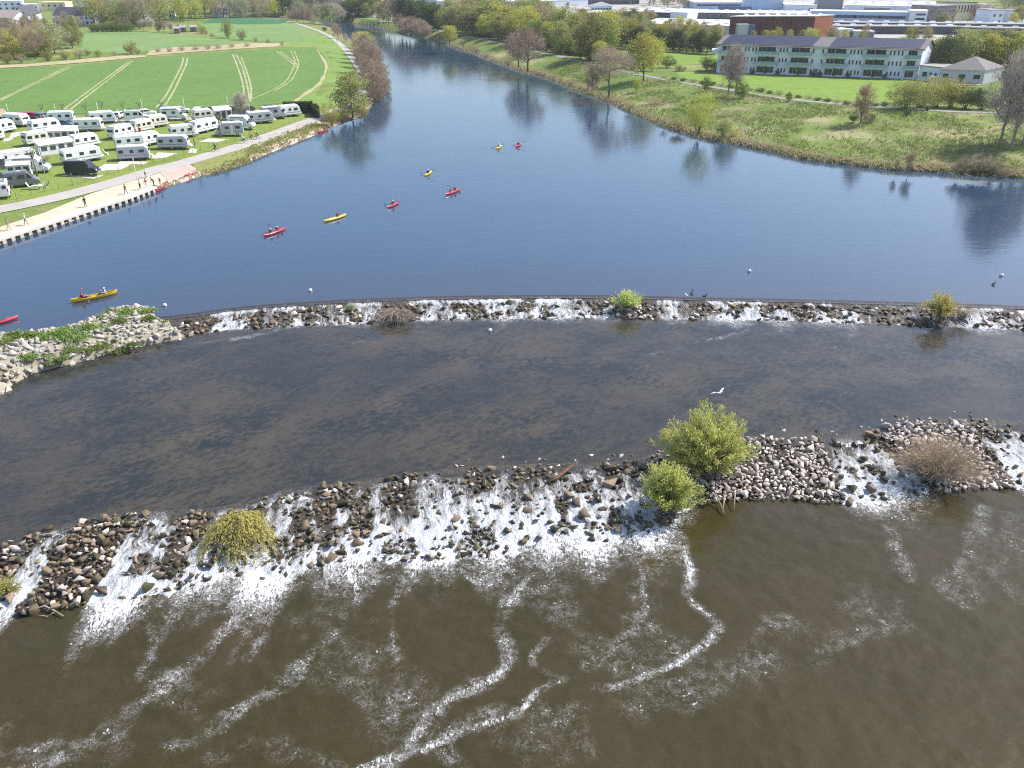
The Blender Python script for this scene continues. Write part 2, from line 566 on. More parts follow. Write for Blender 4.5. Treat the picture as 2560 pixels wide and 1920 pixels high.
M_revet = pave_mat('stone_revetment', (.42, .34, .28), (.55, .45, .38), joints=.9)
M_dry = grass_mat('dry_reeds', (.32, .27, .15), (.46, .39, .25))
M_rough = grass_mat('rough_grass', (.14, .19, .045), (.27, .26, .1), straw=.9)
M_tram = pave_mat('bare_soil', (.12, .19, .05), (.50, .44, .28), scale=1.4)

P = lambda L, z=None: [G(x, y) for x, y in L]
sheet('crop_field', P([(-260, 190), (0, 172), (175, 165), (365, 146), (583, 129), (740, 120), (774, 120), (793, 124), (806, 140), (815, 165), (815, 180), (797, 212), (765, 235), (731, 256), (560, 273), (400, 279), (180, 285), (0, 291), (-260, 300)]), M_crop, .05, 6)
sheet('levee', P([(731, 258), (768, 236), (800, 213), (819, 180), (818, 160), (809, 138), (790, 119), (730, 117), (660, 119), (700, 105), (760, 100), (790, 86), (800, 82), (838, 104), (862, 130), (880, 160), (890, 190), (895, 225), (860, 262), (800, 282), (760, 262)]), M_levee, .04, 5)
sheet('meadow', P([(205, 112), (210, 82), (340, 78), (420, 85), (520, 92), (640, 108), (720, 108), (640, 115), (480, 112), (380, 128), (300, 135), (200, 128)]), M_meadow, .06, 7)
sheet('far_meadow', P([(520, 84), (500, 60), (560, 56), (720, 53), (760, 68), (800, 84), (790, 100), (740, 106), (640, 103), (560, 95)]), M_meadow, .04, 8)
sheet('far_field', P([(505, 58), (530, 47), (650, 46), (720, 51), (700, 60), (600, 61), (545, 57)]), M_teal, .1, 8)
sheet('camp_lawn', P([(-200, 302), (0, 298), (180, 292), (400, 286), (560, 280), (720, 268), (790, 284), (795, 292), (700, 322), (600, 356), (468, 395), (400, 412), (298, 443), (200, 468), (110, 492), (0, 513), (-200, 552)]), M_camp, .04, 3)
for L in ([(0, 249), (171, 166.5)], [(0, 253), (178, 168)], [(161, 274), (322, 155)], [(177, 274), (332, 153)],
          [(390, 270), (414, 241), (435, 202), (453, 167), (459, 145)], [(411, 268), (432, 233), (451, 194), (465, 163), (469, 145)],
          [(582, 137), (595, 171), (607, 210), (611, 253)], [(590, 136), (605, 167), (616, 206), (626, 255)], [(603, 144), (618, 183), (627, 218), (628, 250)],
          [(692, 129), (746, 171)], [(700, 129), (747, 165)], [(727, 128), (737, 152), (733, 171), (716, 202), (681, 226), (630, 249)], [(735, 128), (746, 155), (744, 171), (727, 202), (684, 230)]):
    thin = L[0][0] in (727, 735)
    ribbon('tyre_track', P(L), .42 if thin else .6, M_tram, .1, wvar=.8)
ribbon('field_edge', P([(793, 126), (812, 155), (815, 175), (800, 208), (773, 229), (733, 257)]), 1.0, M_dry, .1, wvar=1.5)
sheet('dry_reeds', P([(365, 140), (375, 127), (440, 118), (520, 117), (620, 108), (720, 109), (700, 116), (580, 124), (450, 133)]), M_dry, .12, 5)
sheet('dry_margin', P([(-100, 166), (60, 162), (170, 152), (300, 140), (365, 139), (365, 143), (200, 158), (60, 168), (-100, 176)]), M_dry, .13, 5)
ribbon('riverside_path', P([(690, 50), (720, 54), (745, 60), (760, 65), (803, 80), (834, 97), (860, 120), (880, 144), (897, 171), (907, 197), (908, 220), (893, 250), (850, 272), (815, 287)]), 2.9, M_path, .09)
ribbon('camp_path', P([(815, 287), (784, 299), (694, 333), (603, 365), (536, 385), (468, 405), (401, 422), (298, 453), (206, 478), (114, 501), (0, 524), (-220, 566)]), 3.5, M_path, .1)
ribbon('camp_road', P([(-60, 318), (60, 312), (200, 307), (330, 303), (480, 297), (600, 292), (700, 285)]), 3.6, M_asph, .08)
ribbon('dike_path', [Vector((p[0], p[1], 0)) for p in rp], 2.5, pave_mat('grey_asphalt', (.2, .195, .19), (.28, .27, .26)), .07)
sheet('sand_bank', P([(-120, 610), (0, 568), (115, 531), (160, 512), (229, 484), (298, 462), (332, 452), (400, 433), (470, 408), (500, 428), (506, 437), (480, 445.5), (390, 474), (229, 529), (115, 566), (0, 603), (-120, 643)]), M_sand, .05, 1.5)
sheet('stone_ramp', P([(628, 400), (722, 362), (814, 325.5), (800, 316), (750, 332), (690, 356), (640, 380), (622, 392)]), M_revet, .16, 2)
sheet('canoe_slip', P([(400, 432), (470, 408), (500, 426), (502, 437), (480, 445), (430, 461)]), M_revet, .09, 1.5)
sheet('rough_bank', P([(505, 437), (478, 407), (560, 384), (640, 356), (720, 328), (790, 302), (800, 315), (750, 331), (690, 355), (640, 379), (618, 394), (600, 410), (550, 427)]), M_rough, .06, 2)
for i in range(5):
    a, b = G(640 + i * 38, 356 - i * 13.5), G(660 + i * 38, 372 - i * 13.5)
    ribbon('drain_channel', [a, a.lerp(b, .5), b], 1.0, M_revet, .1)
for quad in ([(232, 430), (262, 411), (330, 412), (302, 425)], [(378, 398), (395, 382), (445, 384), (412, 396)], [(497, 356), (520, 347), (570, 349), (545, 356)], [(20, 349), (30, 333), (66, 328), (52, 339)],
             [(8, 355), (10, 347), (36, 346), (22, 354)], [(150, 441), (176, 436), (262, 440), (235, 448)], [(294, 411), (300, 404), (372, 405), (360, 412)], [(470, 383), (476, 371), (494, 374), (490, 384)], [(560, 297), (590, 291), (610, 296), (600, 302)]):
    sheet('gravel_pitch', P(quad), M_pitch, .08, 2)
sheet('lawn', P([(1690, 180), (1800, 182), (2000, 189), (2290, 201), (2360, 217), (2300, 262), (2130, 254), (1960, 241), (1860, 224), (1760, 205), (1700, 195)]), M_lawn, .05, 4)
sheet('playing_field', P([(1530, 122), (1800, 138), (1795, 158), (1640, 168), (1560, 152)]), M_lawn, .05, 5)
sheet('terrace', P([(2360, 207), (2385, 205), (2455, 207), (2452, 213), (2378, 213)]), M_revet, .12, 2)
sheet('factory_yard', P([(1000, 48), (1180, 30), (1420, 60), (1540, 72), (1800, 92), (2320, 100), (2560, 100), (2700, 60), (2400, 5), (2000, -15), (1300, -20), (800, 0), (800, 26)]), M_asph, .05, 14)

# ------------------------------------------------------------------ water
def water_mat(name, deep, bed1, bed2, amt, stretch, rz, ripple, rscale, rough=.05, foam=False, spec=.5, speck=True, ior=1.33, bscale=1.0):
    m, t, out = nt_mat(name)
    k = N(t)
    p = k.pos()
    q = k.mapping(p, stretch, rz)
    n1 = k.noise(q, .11 * bscale, 6, .62)
    n2 = k.noise(q, 1.1 * bscale, 6, .72)
    f = k.math('ADD', k.math('MULTIPLY', n1, .45), k.math('MULTIPLY', n2, .55))
    c = k.mix(k.mapr(f, .44, .555), bed1, bed2)
    c = k.mix(k.mapr(k.noise(p, .06, 4, .6), .32, .66, max(0, amt - .45), min(1, amt + .4)), deep, c)
    c = k.mix(k.mapr(k.noise(p, 4.5, 4, .75), .35, .65, 0, .3), c, tuple(x * .5 for x in bed1))
    rg = rough
    w1 = k.noise(k.mapping(p, (.8, 1.7, 1), .25), rscale, 4, .6, .4)
    w2 = k.noise(k.mapping(p, (.5, 2.2, 1), .1), rscale * .22, 3, .5, .6)
    hgt = k.math('ADD', k.math('MULTIPLY', w1, .5), w2)
    nrm = k.bump(hgt, ripple, .25)
    if name == 'river_water':                # the bed shows where the water thins towards the weir
        c = k.mix(k.attr('foam'), c, (.052, .043, .05))
    if foam:
        a = k.attr('foam')
        if speck:
            v = k.n('ShaderNodeTexVoronoi', feature='F1')
            dv = k.n('ShaderNodeVectorMath', operation='ADD')
            nz3 = k.n('ShaderNodeTexNoise')
            k.l(p, nz3.inputs['Vector'])
            nz3.inputs['Scale'].default_value = 2.5
            nz3.inputs['Detail'].default_value = 3
            k.l(p, dv.inputs[0])
            sc3 = k.n('ShaderNodeVectorMath', operation='SCALE')
            sc3.inputs['Scale'].default_value = .5
            k.l(nz3.outputs['Color'], sc3.inputs[0])
            k.l(sc3.outputs[0], dv.inputs[1])
            k.l(dv.outputs[0], v.inputs['Vector'])
            v.inputs['Scale'].default_value = 7.5
            sx = k.n('ShaderNodeSeparateXYZ')
            k.l(v.outputs['Color'], sx.inputs[0])
            cl2 = k.mapr(k.noise(p, 1.1, 4, .7), .38, .62)             # bubbles drift in clots
            pres = k.math('MULTIPLY', k.math('MAXIMUM', k.math('SUBTRACT', a, .16), 0.0), k.math('ADD', k.math('MULTIPLY', cl2, 1.25), .04))
            on = k.mapr(k.math('SUBTRACT', pres, sx.outputs[0]), 0, .12)
            rad = k.math('ADD', k.math('MULTIPLY', sx.outputs[1], .34), .12)
            dot = k.math('MULTIPLY', on, k.mapr(k.math('SUBTRACT', rad, v.outputs['Distance']), -.12, .12))
            wis = k.noise(k.mapping(p, (1, 1, 1)), 1.7, 6, .75, 1.2)   # thin threads of froth
            thr = k.mapr(k.math('ABSOLUTE', k.math('SUBTRACT', wis, .5)), 0, .035, 1, 0)
            thr = k.math('MULTIPLY', thr, k.mapr(a, .12, .5, 0, .75))
            soft = k.math('MULTIPLY', k.mapr(a, .2, .7, 0, .22), k.math('MULTIPLY', cl2, k.mapr(k.noise(p, 4, 5, .75), .35, .65)))
            dot = k.math('MAXIMUM', k.math('MAXIMUM', dot, soft), k.math('MULTIPLY', thr, cl2))
        n = k.math('ADD', k.math('MULTIPLY', k.noise(k.mapping(p, (1, .8, 1)), 3.4, 5, .72), .72), k.math('MULTIPLY', k.noise(p, .55, 4, .6), .28))
        rg_ = k.math('ABSOLUTE', k.math('SUBTRACT', k.noise(k.mapping(p, (1.6, .55, 1), .1), 1.5, 6, .7, 1.5), .5))
        s_ = k.math('ADD', k.math('SUBTRACT', a, k.mapr(n, .32, .68, .36, 1.04)), k.mapr(rg_, 0, .13, .22, -.28))
        fm = k.math('MULTIPLY', k.mapr(s_, 0.0, .42), k.mapr(a, .3, .5))
        if speck: fm = k.math('MAXIMUM', fm, k.math('MULTIPLY', dot, .8))
        c = k.mix(fm, c, (.66, .67, .68))
        rg = k.math('ADD', k.math('MULTIPLY', fm, .6), rough)
        nrm = k.bump(k.math('ADD', hgt, k.math('MULTIPLY', fm, .6)), ripple, .25)
    b = k.bsdf(c, rg, spec, nrm)
    b.inputs['IOR'].default_value = ior
    k.l(b.outputs[0], out.inputs[0])
    return m
CREST_U = [(-300, 945), (-60, 895), (100, 872), (250, 832), (360, 806), (430, 797), (480, 791), (590, 776), (700, 767), (850, 758), (1050, 750), (1270, 746), (1500, 746), (1740, 751), (2000, 756), (2300, 764), (2560, 773), (2900, 788), (3600, 820)]
FOOT_U = [(-300, 985), (-60, 935), (100, 910), (250, 868), (360, 846), (430, 843), (480, 838), (590, 824), (700, 818), (850, 812), (1050, 802), (1270, 797), (1500, 796), (1740, 800), (2000, 803), (2300, 815), (2560, 826), (2900, 842), (3600, 880)]
CREST_L = [(-700, 1500), (-300, 1430), (-80, 1400), (0, 1375), (170, 1325), (340, 1300), (500, 1290), (620, 1268), (720, 1240), (880, 1222), (1040, 1200), (1160, 1188), (1400, 1176), (1560, 1170), (1640, 1150), (1760, 1130), (1870, 1105), (2080, 1108), (2250, 1075), (2430, 1060), (2560, 1066), (2800, 1050), (3300, 1020)]
FOOT_L = [(-700, 1650), (-300, 1600), (-80, 1560), (0, 1545), (150, 1520), (290, 1505), (450, 1475), (555, 1440), (690, 1440), (870, 1395), (1000, 1400), (1160, 1392), (1400, 1370), (1620, 1335), (1740, 1262), (1870, 1250), (1970, 1250), (2140, 1258), (2310, 1235), (2430, 1220), (2560, 1220), (2800, 1200), (3300, 1170)]
cu = smooth_line([at(x, y, WU) for x, y in CREST_U], 8)
fu = smooth_line([at(x, y, WM) for x, y in FOOT_U], 8)
cl = smooth_line([at(x, y, WM) for x, y in CREST_L], 8)
fl = smooth_line([at(x, y, WL) for x, y in FOOT_L], 8)
def line_y(L):
    xs = np.array([p[0] for p in L])
    yy = np.array([p[1] for p in L])
    o_ = np.argsort(xs)
    return lambda X: np.interp(X, xs[o_], yy[o_])
ycu, yfu, ycl, yfl = line_y(cu), line_y(fu), line_y(cl), line_y(fl)

# upper river: fan of quads from the crest to far upstream
M_up = water_mat('river_water', (.024, .058, .110), (.021, .050, .096), (.029, .058, .105), .7, (.4, 1, 1), 0, .08, 1.3, .075, ior=1.65)
V, nx = [], 260
xr = np.linspace(-150, 190, nx)
rows = [0, .6, 2, 5, 10, 18, 30, 60, 120, 240, 480, 1400]
for r_ in rows:
    for x in xr:
        V.append((x * (1 + r_ / 90.0), ycu(x) + r_, WU))
me = np_mesh('river', V, grid_faces(len(rows), nx), M_up)
me.attributes.new('foam', 'FLOAT', 'POINT').data.foreach_set('value', np.repeat(np.exp(-np.array(rows) / 11.0) * .5, nx).astype(np.float32))
o = tag(link('river', me), kind='structure')
# sill of the weir: thin brown water over the crest
M_sill = water_mat('sill_water', (.035, .02, .012), (.025, .015, .009), (.06, .036, .022), .9, (1, 1, 1), 0, .10, 2.0, .3)
V = []
for dy, z in ((0, -.03), (.3, .012), (.8, .012), (1.05, .006)):
    for x in xr: V.append((x, ycu(x) + dy, WU + z))
tag(link('weir_sill', np_mesh('weir_sill', V, grid_faces(4, nx), M_sill)), kind='structure')

# foam: strokes (photo-measured courses on the water), each (points, half width m, strength)
def foam_field(X, Y, strokes, z):
    f = np.zeros_like(X)
    for L, w, s_ in strokes:
        w = w * (.8 if w < 1.6 else 1)
        Wp = smooth_line([at(x * 1.1573, y * 1.1573, z) for x, y in L], 5)
        bb = np.array([(p[0], p[1]) for p in Wp])
        sel = (X > bb[:, 0].min() - 3 * w) & (X < bb[:, 0].max() + 3 * w) & (Y > bb[:, 1].min() - 3 * w) & (Y < bb[:, 1].max() + 3 * w)
        if not sel.any(): continue
        wob = (fbm(X[sel] * .35, Y[sel] * .35, 3) - .5) * w * 2.2
        d = seg_dist(X[sel] + wob, Y[sel] - wob * .7, bb)
        w = w * (1 + .5 * (fbm(X[sel] * .2, Y[sel] * .2 + 9, 2) - .5))
        br = np.clip(-.35 + 2.6 * fbm(X[sel] * .40 + 31, Y[sel] * .40, 4), .12, 1.25)           # trails break up into clots
        f[sel] = np.maximum(f[sel], s_ * br * np.exp(-(d / w) ** 2))
    return f
# white chutes of the lower weir by photo x (full-view units) -> flow 0..1
CH_L = [(-200, .5), (0, .25), (15, .5), (30, .8), (80, .75), (100, .25), (120, .1), (225, .1), (245, .7), (280, .95), (345, .9), (375, .45), (410, .5), (435, .8), (500, .8), (540, .6), (565, .9), (600, 1), (655, .95), (675, .5), (705, .45), (725, .75), (760, .8), (800, .85), (830, .55), (880, .5), (905, .85), (940, 1), (985, .95), (1010, .6), (1050, .7), (1085, .85),
        (1115, .6), (1150, .6), (1180, .8), (1220, .75), (1260, .95), (1300, .9), (1325, .65), (1350, .75), (1385, 1), (1430, .9), (1480, .5), (1510, .12), (1600, .05), (1770, .08), (1805, .6), (1840, .95), (1880, .8), (1920, .7), (1950, .5), (2000, .2), (2060, .1), (2130, .15), (2155, .7), (2212, .9), (2400, .6)]
CH_U = [(-200, 0), (380, 0), (400, .45), (440, .35), (470, .9), (520, .8), (560, .55), (600, .7), (640, .95), (680, .5), (720, .6), (760, .8), (800, .8), (830, .4), (880, .6), (920, .9), (960, .6), (1000, .75), (1040, .8), (1090, .95), (1130, .75), (1180, .95), (1220, .8), (1260, .7), (1300, .95), (1330, .5), (1365, .1), (1405, .2), (1440, .9), (1470, .6), (1500, .35), (1530, .7), (1570, .95), (1620, .8), (1660, .95),
        (1720, .6), (1760, .95), (1830, .95), (1870, .45), (1900, .3), (1930, .6), (1960, .45), (2000, .4), (2050, .5), (2090, .9), (2150, .75), (2212, .9), (2500, .8)]
def chute(tab, X, Yl, z):
    """flow strength at world x along a crest line"""
    wx = np.array([at(a * 1.1573, Yl(a), z)[0] for a, _ in tab])
    return np.interp(X, wx, np.array([b for _, b in tab]))
def px_line(L):
    xs = np.array([a for a, _ in L]) / 1.1573
    yy = np.array([b for _, b in L])
    return lambda a: float(np.interp(a, xs, yy))
midl = lambda A, B: (lambda a: .5 * (px_line(A)(a) + px_line(B)(a)))
flow_l = lambda X: chute(CH_L, X, midl(CREST_L, FOOT_L), .35)
flow_u = lambda X: chute(CH_U, X, midl(CREST_U, FOOT_U), 1.2)

M_low = water_mat('brown_river_water', (.043, .035, .0125), (.035, .029, .010), (.058, .043, .022), .5, (1, .6, 1), .5, .10, 2.4, .07, foam=True)
x0, x1, y0, y1, st = -62, 62, 4, 66, .17
gx, gy = np.arange(x0, x1, st), np.arange(y0, y1, st)
X, Y = np.meshgrid(gx, gy)
X, Y = X.ravel(), Y.ravel()
TR = [([(530, 1250), (480, 1370), (380, 1450), (250, 1550), (100, 1640), (-80, 1690)], 1.1, .50), ([(820, 1240), (740, 1340), (640, 1450), (560, 1500), (480, 1560), (380, 1610)], .9, .50),
      ([(1190, 1190), (1110, 1290), (1080, 1360), (1100, 1420), (1060, 1470), (950, 1530), (880, 1600), (830, 1680)], .75, .55), ([(1360, 1160), (1390, 1250), (1400, 1330), (1340, 1390), (1260, 1430)], .6, .45),
      ([(1460, 1150), (1490, 1220), (1505, 1300), (1548, 1352), (1500, 1405), (1400, 1455), (1320, 1490), (1220, 1470), (1130, 1530), (1020, 1580), (900, 1620), (760, 1660)], .55, .66),
      ([(1220, 1470), (1150, 1430), (1180, 1380)], .5, .38), ([(2130, 1100), (2100, 1180), (2000, 1280), (1900, 1365), (1750, 1400), (1620, 1430)], 1.3, .36), ([(1900, 1090), (1930, 1180), (1960, 1260)], .8, .33),
      ([(740, 1225), (765, 1260), (775, 1300)], .45, .95), ([(640, 1250), (600, 1330), (540, 1420)], .7, .36), ([(980, 1210), (1010, 1250), (1060, 1262)], .4, .6), ([(300, 1310), (330, 1390), (300, 1460)], .6, .3), ([(700, 1290), (760, 1420), (900, 1560)], 3.2, .30), ([(1150, 1250), (1250, 1330), (1300, 1420)], 3.0, .29), ([(350, 1500), (150, 1600), (0, 1640)], 2.6, .30), ([(1430, 1210), (1410, 1330), (1440, 1400)], 1.9, .29), ([(2200, 1180), (1900, 1330), (1500, 1470), (1150, 1590)], 2.6, .27), ([(880, 1250), (840, 1330), (860, 1430)], .6, .42), ([(560, 1300), (500, 1430), (420, 1520)], .7, .38), ([(1000, 1659), (960, 1600), (1080, 1540)], .9, .45), ([(250, 1590), (120, 1600), (0, 1620)], 1.1, .38), ([(700, 1640), (560, 1610), (450, 1640)], 1.2, .34), ([(2200, 1120), (2150, 1230), (2212, 1320)], 1.0, .28)]
f = foam_field(X, Y, TR, WL)
dd = yfl(X) - Y                                           # metres below the foot of the weir
wobble = fbm(X * .5, Y * .12, 4)
foot = flow_l(X) * np.clip(1.45 - (dd + 1.2) / (1.6 + 6.5 * wobble ** 1.3 * flow_l(X) + .3), 0, 1.2)
f = np.maximum(f, np.where(dd > -3, foot, 0))
f = np.maximum(f, .22 * np.exp(-np.clip(dd, 0, 99) / 7) * flow_l(X) * 1.3)
wav = (fbm(X * .9, Y * .9, 3) - .5) * .10 + (fbm(X * .25, Y * .25, 2) - .5) * .1 + np.where(f > .6, (fbm(X * 2.2, Y * 2.2, 2) - .3) * .25 * (f - .6), 0)
me = np_mesh('river_below', np.column_stack([X, Y, WL + wav]), grid_faces(len(gy), len(gx)), M_low, True)
me.attributes.new('foam', 'FLOAT', 'POINT').data.foreach_set('value', f.astype(np.float32))
tag(link('river_below_weir', me), kind='structure')

M_mid = water_mat('shallow_river_water', (.037, .037, .037), (.020, .025, .025), (.082, .066, .046), .64, (.85, 1.35, 1), .66, .06, 2.6, .05, foam=True, bscale=1.35)
x0, x1, y0, y1, st = -120, 120, 40, 102, .34
gx, gy = np.arange(x0, x1, st), np.arange(y0, y1, st)
X, Y = np.meshgrid(gx, gy)
X, Y = X.ravel(), Y.ravel()
keep = (Y > ycl(X) - 2.2) & (Y < yfu(X) + 2)
fr = flow_u(X)
dd = yfu(X) - Y
f = np.where(dd > -2, fr * np.clip(1.25 - (dd + 1.0) / (.9 + 5.5 * fbm(X * .35 + 9, Y * .1, 4) ** 2 * fr + .2), 0, 1.1), 0)
f = np.maximum(f, foam_field(X, Y, [([(1660, 650), (1600, 720), (1500, 740), (1400, 770)], .7, .33), ([(640, 690), (560, 720), (420, 740), (330, 760)], .8, .4), ([(1100, 690), (1060, 730), (980, 760)], .6, .3), ([(1790, 690), (1840, 720), (1800, 750)], .6, .3), ([(920, 690), (880, 720), (760, 740)], .6, .28)], WM))
du = Y - ycl(X)                                           # water gathers speed above the lower crest
f = np.maximum(f, np.where(du < 1.2, flow_l(X) * (.75 - np.clip(du, -1, 1.2) * .55) * sst(.35, .65, fbm(X * .6, Y * .3, 3) + .08), 0))
Z = WM + (fbm(X * .6, Y * .6, 3) - .5) * .07 - sst(0, -2.2, du) * .35
me = np_mesh('river_shallows', np.column_stack([X, Y, Z]), grid_faces(len(gy), len(gx)), M_mid, True)
me.attributes.new('foam', 'FLOAT', 'POINT').data.foreach_set('value', f.astype(np.float32))
bm = bmesh.new()
bm.from_mesh(me)
bm.verts.ensure_lookup_table()
bmesh.ops.delete(bm, geom=[bm.verts[i] for i in np.where(~keep)[0]], context='VERTS')
bm.to_mesh(me)
bm.free()
tag(link('river_shallows', me), kind='structure')

def chan(f, t):
    """chutes are narrow at the crest and fan out towards the foot"""
    w = sst(.30, .50, f)
    return np.clip(np.where(f < .22, f, sst(.42 - .30 * t, .86 - .30 * t, f) * 1.05 + .35 * w * t), 0, 1.1)
clump = lambda x, y: fbm(np.asarray(x) * .5 + 5, np.asarray(y) * .42, 3)          # where stones break the flow
# white water running down each weir: a rough sloping sheet
def rapids(name, C, Fo, flow, z0, z1, nt, step, rough_, seed, over=0.3):
    m, t, out = nt_mat(name + '_water')
    k = N(t)
    p = k.pos()
    a = k.attr('foam')
    n = k.math('ADD', k.math('MULTIPLY', k.noise(k.mapping(p, (2.4, .8, 1), .12), 1.7, 7, .74, .9), .62), k.math('MULTIPLY', k.noise(k.mapping(p, (1.3, .7, 1)), .8, 4, .65), .38))
    rg = k.math('ABSOLUTE', k.math('SUBTRACT', k.noise(k.mapping(p, (1.5, .5, .5), .1), 1.6, 7, .72, 1.6), .5))
    vein = k.mapr(rg, 0, .13, .34, -.36)                       # strands of froth with dark water between
    wrp = k.n('ShaderNodeTexNoise')                            # the strands bend round the stones
    k.l(p, wrp.inputs['Vector'])
    wrp.inputs['Scale'].default_value = .9
    wrp.inputs['Detail'].default_value = 2
    wsc = k.n('ShaderNodeVectorMath', operation='SCALE')
    wsc.inputs['Scale'].default_value = 1.3
    k.l(wrp.outputs['Color'], wsc.inputs[0])
    wad = k.n('ShaderNodeVectorMath', operation='ADD')
    k.l(p, wad.inputs[0])
    k.l(wsc.outputs[0], wad.inputs[1])
    st = k.noise(k.mapping(wad.outputs[0], (2.6, .42, .42), .10), 1.0, 4, .62)
    st2 = k.noise(k.mapping(wad.outputs[0], (6.5, 1.3, 1.3), .10), 1.0, 3, .6)
    ss = k.math('ADD', k.math('MULTIPLY', k.mapr(st, .30, .70), .62), k.math('ADD', k.math('MULTIPLY', k.mapr(st2, .3, .7), .30), k.math('MULTIPLY', vein, -.22)))
    fm = k.mapr(k.math('SUBTRACT', k.math('MULTIPLY', a, 1.06), k.math('ADD', ss, .30 if nt > 30 else .06)), -.09, .40)
    dark = k.mix(k.mapr(k.noise(p, 1.8, 5), .35, .65), (.022, .018, .012), (.075, .055, .035))
    white = k.mix(k.mapr(k.noise(k.mapping(p, (3, 1, 1)), 2.2, 4, .65), .35, .65), (.47, .50, .53), (.74, .75, .76))
    c = k.mix(fm, dark, white)
    b = k.bsdf(c, k.math('ADD', k.math('MULTIPLY', fm, .4), .32), .5, k.bump(k.math('ADD', k.math('SUBTRACT', n, rg), k.math('MULTIPLY', k.noise(p, 5, 3), .4)), .8, .35))
    k.l(b.outputs[0], out.inputs[0])
    xs = np.arange(C[0][0], C[-1][0], step)
    tt = np.linspace(-.12, 1.12, nt)
    yc, yf = line_y(C), line_y(Fo)
    Xr, Tr = np.meshgrid(xs, tt)
    Yr = yc(Xr) * (1 - Tr) + yf(Xr) * Tr
    fl_ = flow(Xr + (fbm(Xr * .8, Yr * .8, 3) - .5) * 1.3)
    if nt > 30: fl_ = chan(fl_, Tr)
    prof = np.clip(Tr, -.12, 1.12)
    Zr = z0 + (z1 - z0) * prof - np.where(Tr < 0, .25 * Tr * -1, 0) - np.where(Tr > 1, (Tr - 1) * 1.2, 0)
    Zr = Zr + (fbm(Xr * 1.3 + seed, Yr * .8, 4) - .5) * rough_ * np.clip(4 * (Tr + .05), 0, 1) + fl_ * over * np.sin(np.clip(Tr, 0, 1) * math.pi) * .3
    ff = fl_ * ((.60 if nt > 30 else .56) + (.46 if nt > 30 else .34) * np.clip(Tr * 1.15, 0, 1)) + (.40 * fl_ * np.clip(1 - np.abs(Tr - .1) * 7, 0, 1) if nt < 30 else 0) - (.6 if nt > 30 else .5) * sst(.55, .65, clump(Xr, Yr) + .10 * (1 - fl_)) * np.clip(1.5 - 1.15 * Tr, 0, 1)
    ff = np.clip(np.where(Tr < .03, ff * .6, ff), 0, 1.1)
    Zr = Zr + (fbm(Xr * 3.1, Yr * 3.1, 2) - .5) * .22 * np.clip(ff, 0, 1)
    me = np_mesh(name, np.stack([Xr, Yr, Zr], -1).reshape(-1, 3), grid_faces(nt, len(xs))[:, ::-1], m, True)
    me.attributes.new('foam', 'FLOAT', 'POINT').data.foreach_set('value', ff.ravel().astype(np.float32))
    return tag(link(name, me), kind='structure')
cl_t = [p for p in cl if -75 < p[0] < 90]
fl_t = [p for p in fl if -75 < p[0] < 90]
rapids('rapids', cl_t, fl_t, flow_l, WM - .03, WL - .02, 44, .16, .45, 3)
cu_t = [p for p in cu if -110 < p[0] < 140]
rapids('weir_fall', cu_t, [p for p in fu if -110 < p[0] < 140], flow_u, WU - .04, WM - .02, 16, .2, .35, 9)

# ------------------------------------------------------------------ trees and bushes
def tubes_np(segs, n=4):
    """segs: list of (p0, p1, r0, r1) -> one array mesh of tapered sticks"""
    A = np.array([s_[0] for s_ in segs], float)
    B = np.array([s_[1] for s_ in segs], float)
    r0 = np.array([s_[2] for s_ in segs])[:, None]
    r1 = np.array([s_[3] for s_ in segs])[:, None]
    D = B - A
    D /= np.linalg.norm(D, axis=1)[:, None] + 1e-9
    U = np.cross(D, np.array([.31, .17, .93]))
    U /= np.linalg.norm(U, axis=1)[:, None] + 1e-9
    W = np.cross(D, U)
    V = []
    for base, r in ((A, r0), (B, r1)):
        for k in range(n):
            a = 2 * math.pi * k / n
            V.append(base + (U * math.cos(a) + W * math.sin(a)) * r)
    V = np.stack(V, 1)                      # seg, 2n, 3
    m = len(segs)
    off = (np.arange(m) * 2 * n)[:, None]
    F = []
    for k in range(n):
        k2 = (k + 1) % n
        F.append(np.concatenate([off + k, off + k2, off + n + k2, off + n + k], 1))
    return V.reshape(-1, 3), np.concatenate(F, 0)
def quads_np(C, size, rs, flat=0.0, along=None, ar=1.0):
    """a leaf quad at every point of C, random facing"""
    n = len(C)
    d1 = rs.normal(size=(n, 3))
    if along is not None: d1 = along + d1 * .35
    d1 /= np.linalg.norm(d1, axis=1)[:, None] + 1e-9
    d2 = np.cross(d1, rs.normal(size=(n, 3)))
    if flat: d2[:, 2] *= (1 - flat)
    d2 /= np.linalg.norm(d2, axis=1)[:, None] + 1e-9
    s_ = (size * rs.uniform(.6, 1.4, n))[:, None]
    a, b = d1 * s_ * ar, d2 * s_
    V = np.stack([C - a, C + b * .6, C + a, C - b * .6], 1).reshape(-1, 3)
    return V, np.arange(n * 4).reshape(n, 4)
def merge(parts):
    V, F, o_ = [], [], 0
    for v, f in parts:
        V.append(v)
        F.append(f + o_)
        o_ += len(v)
    return np.concatenate(V), np.concatenate(F)

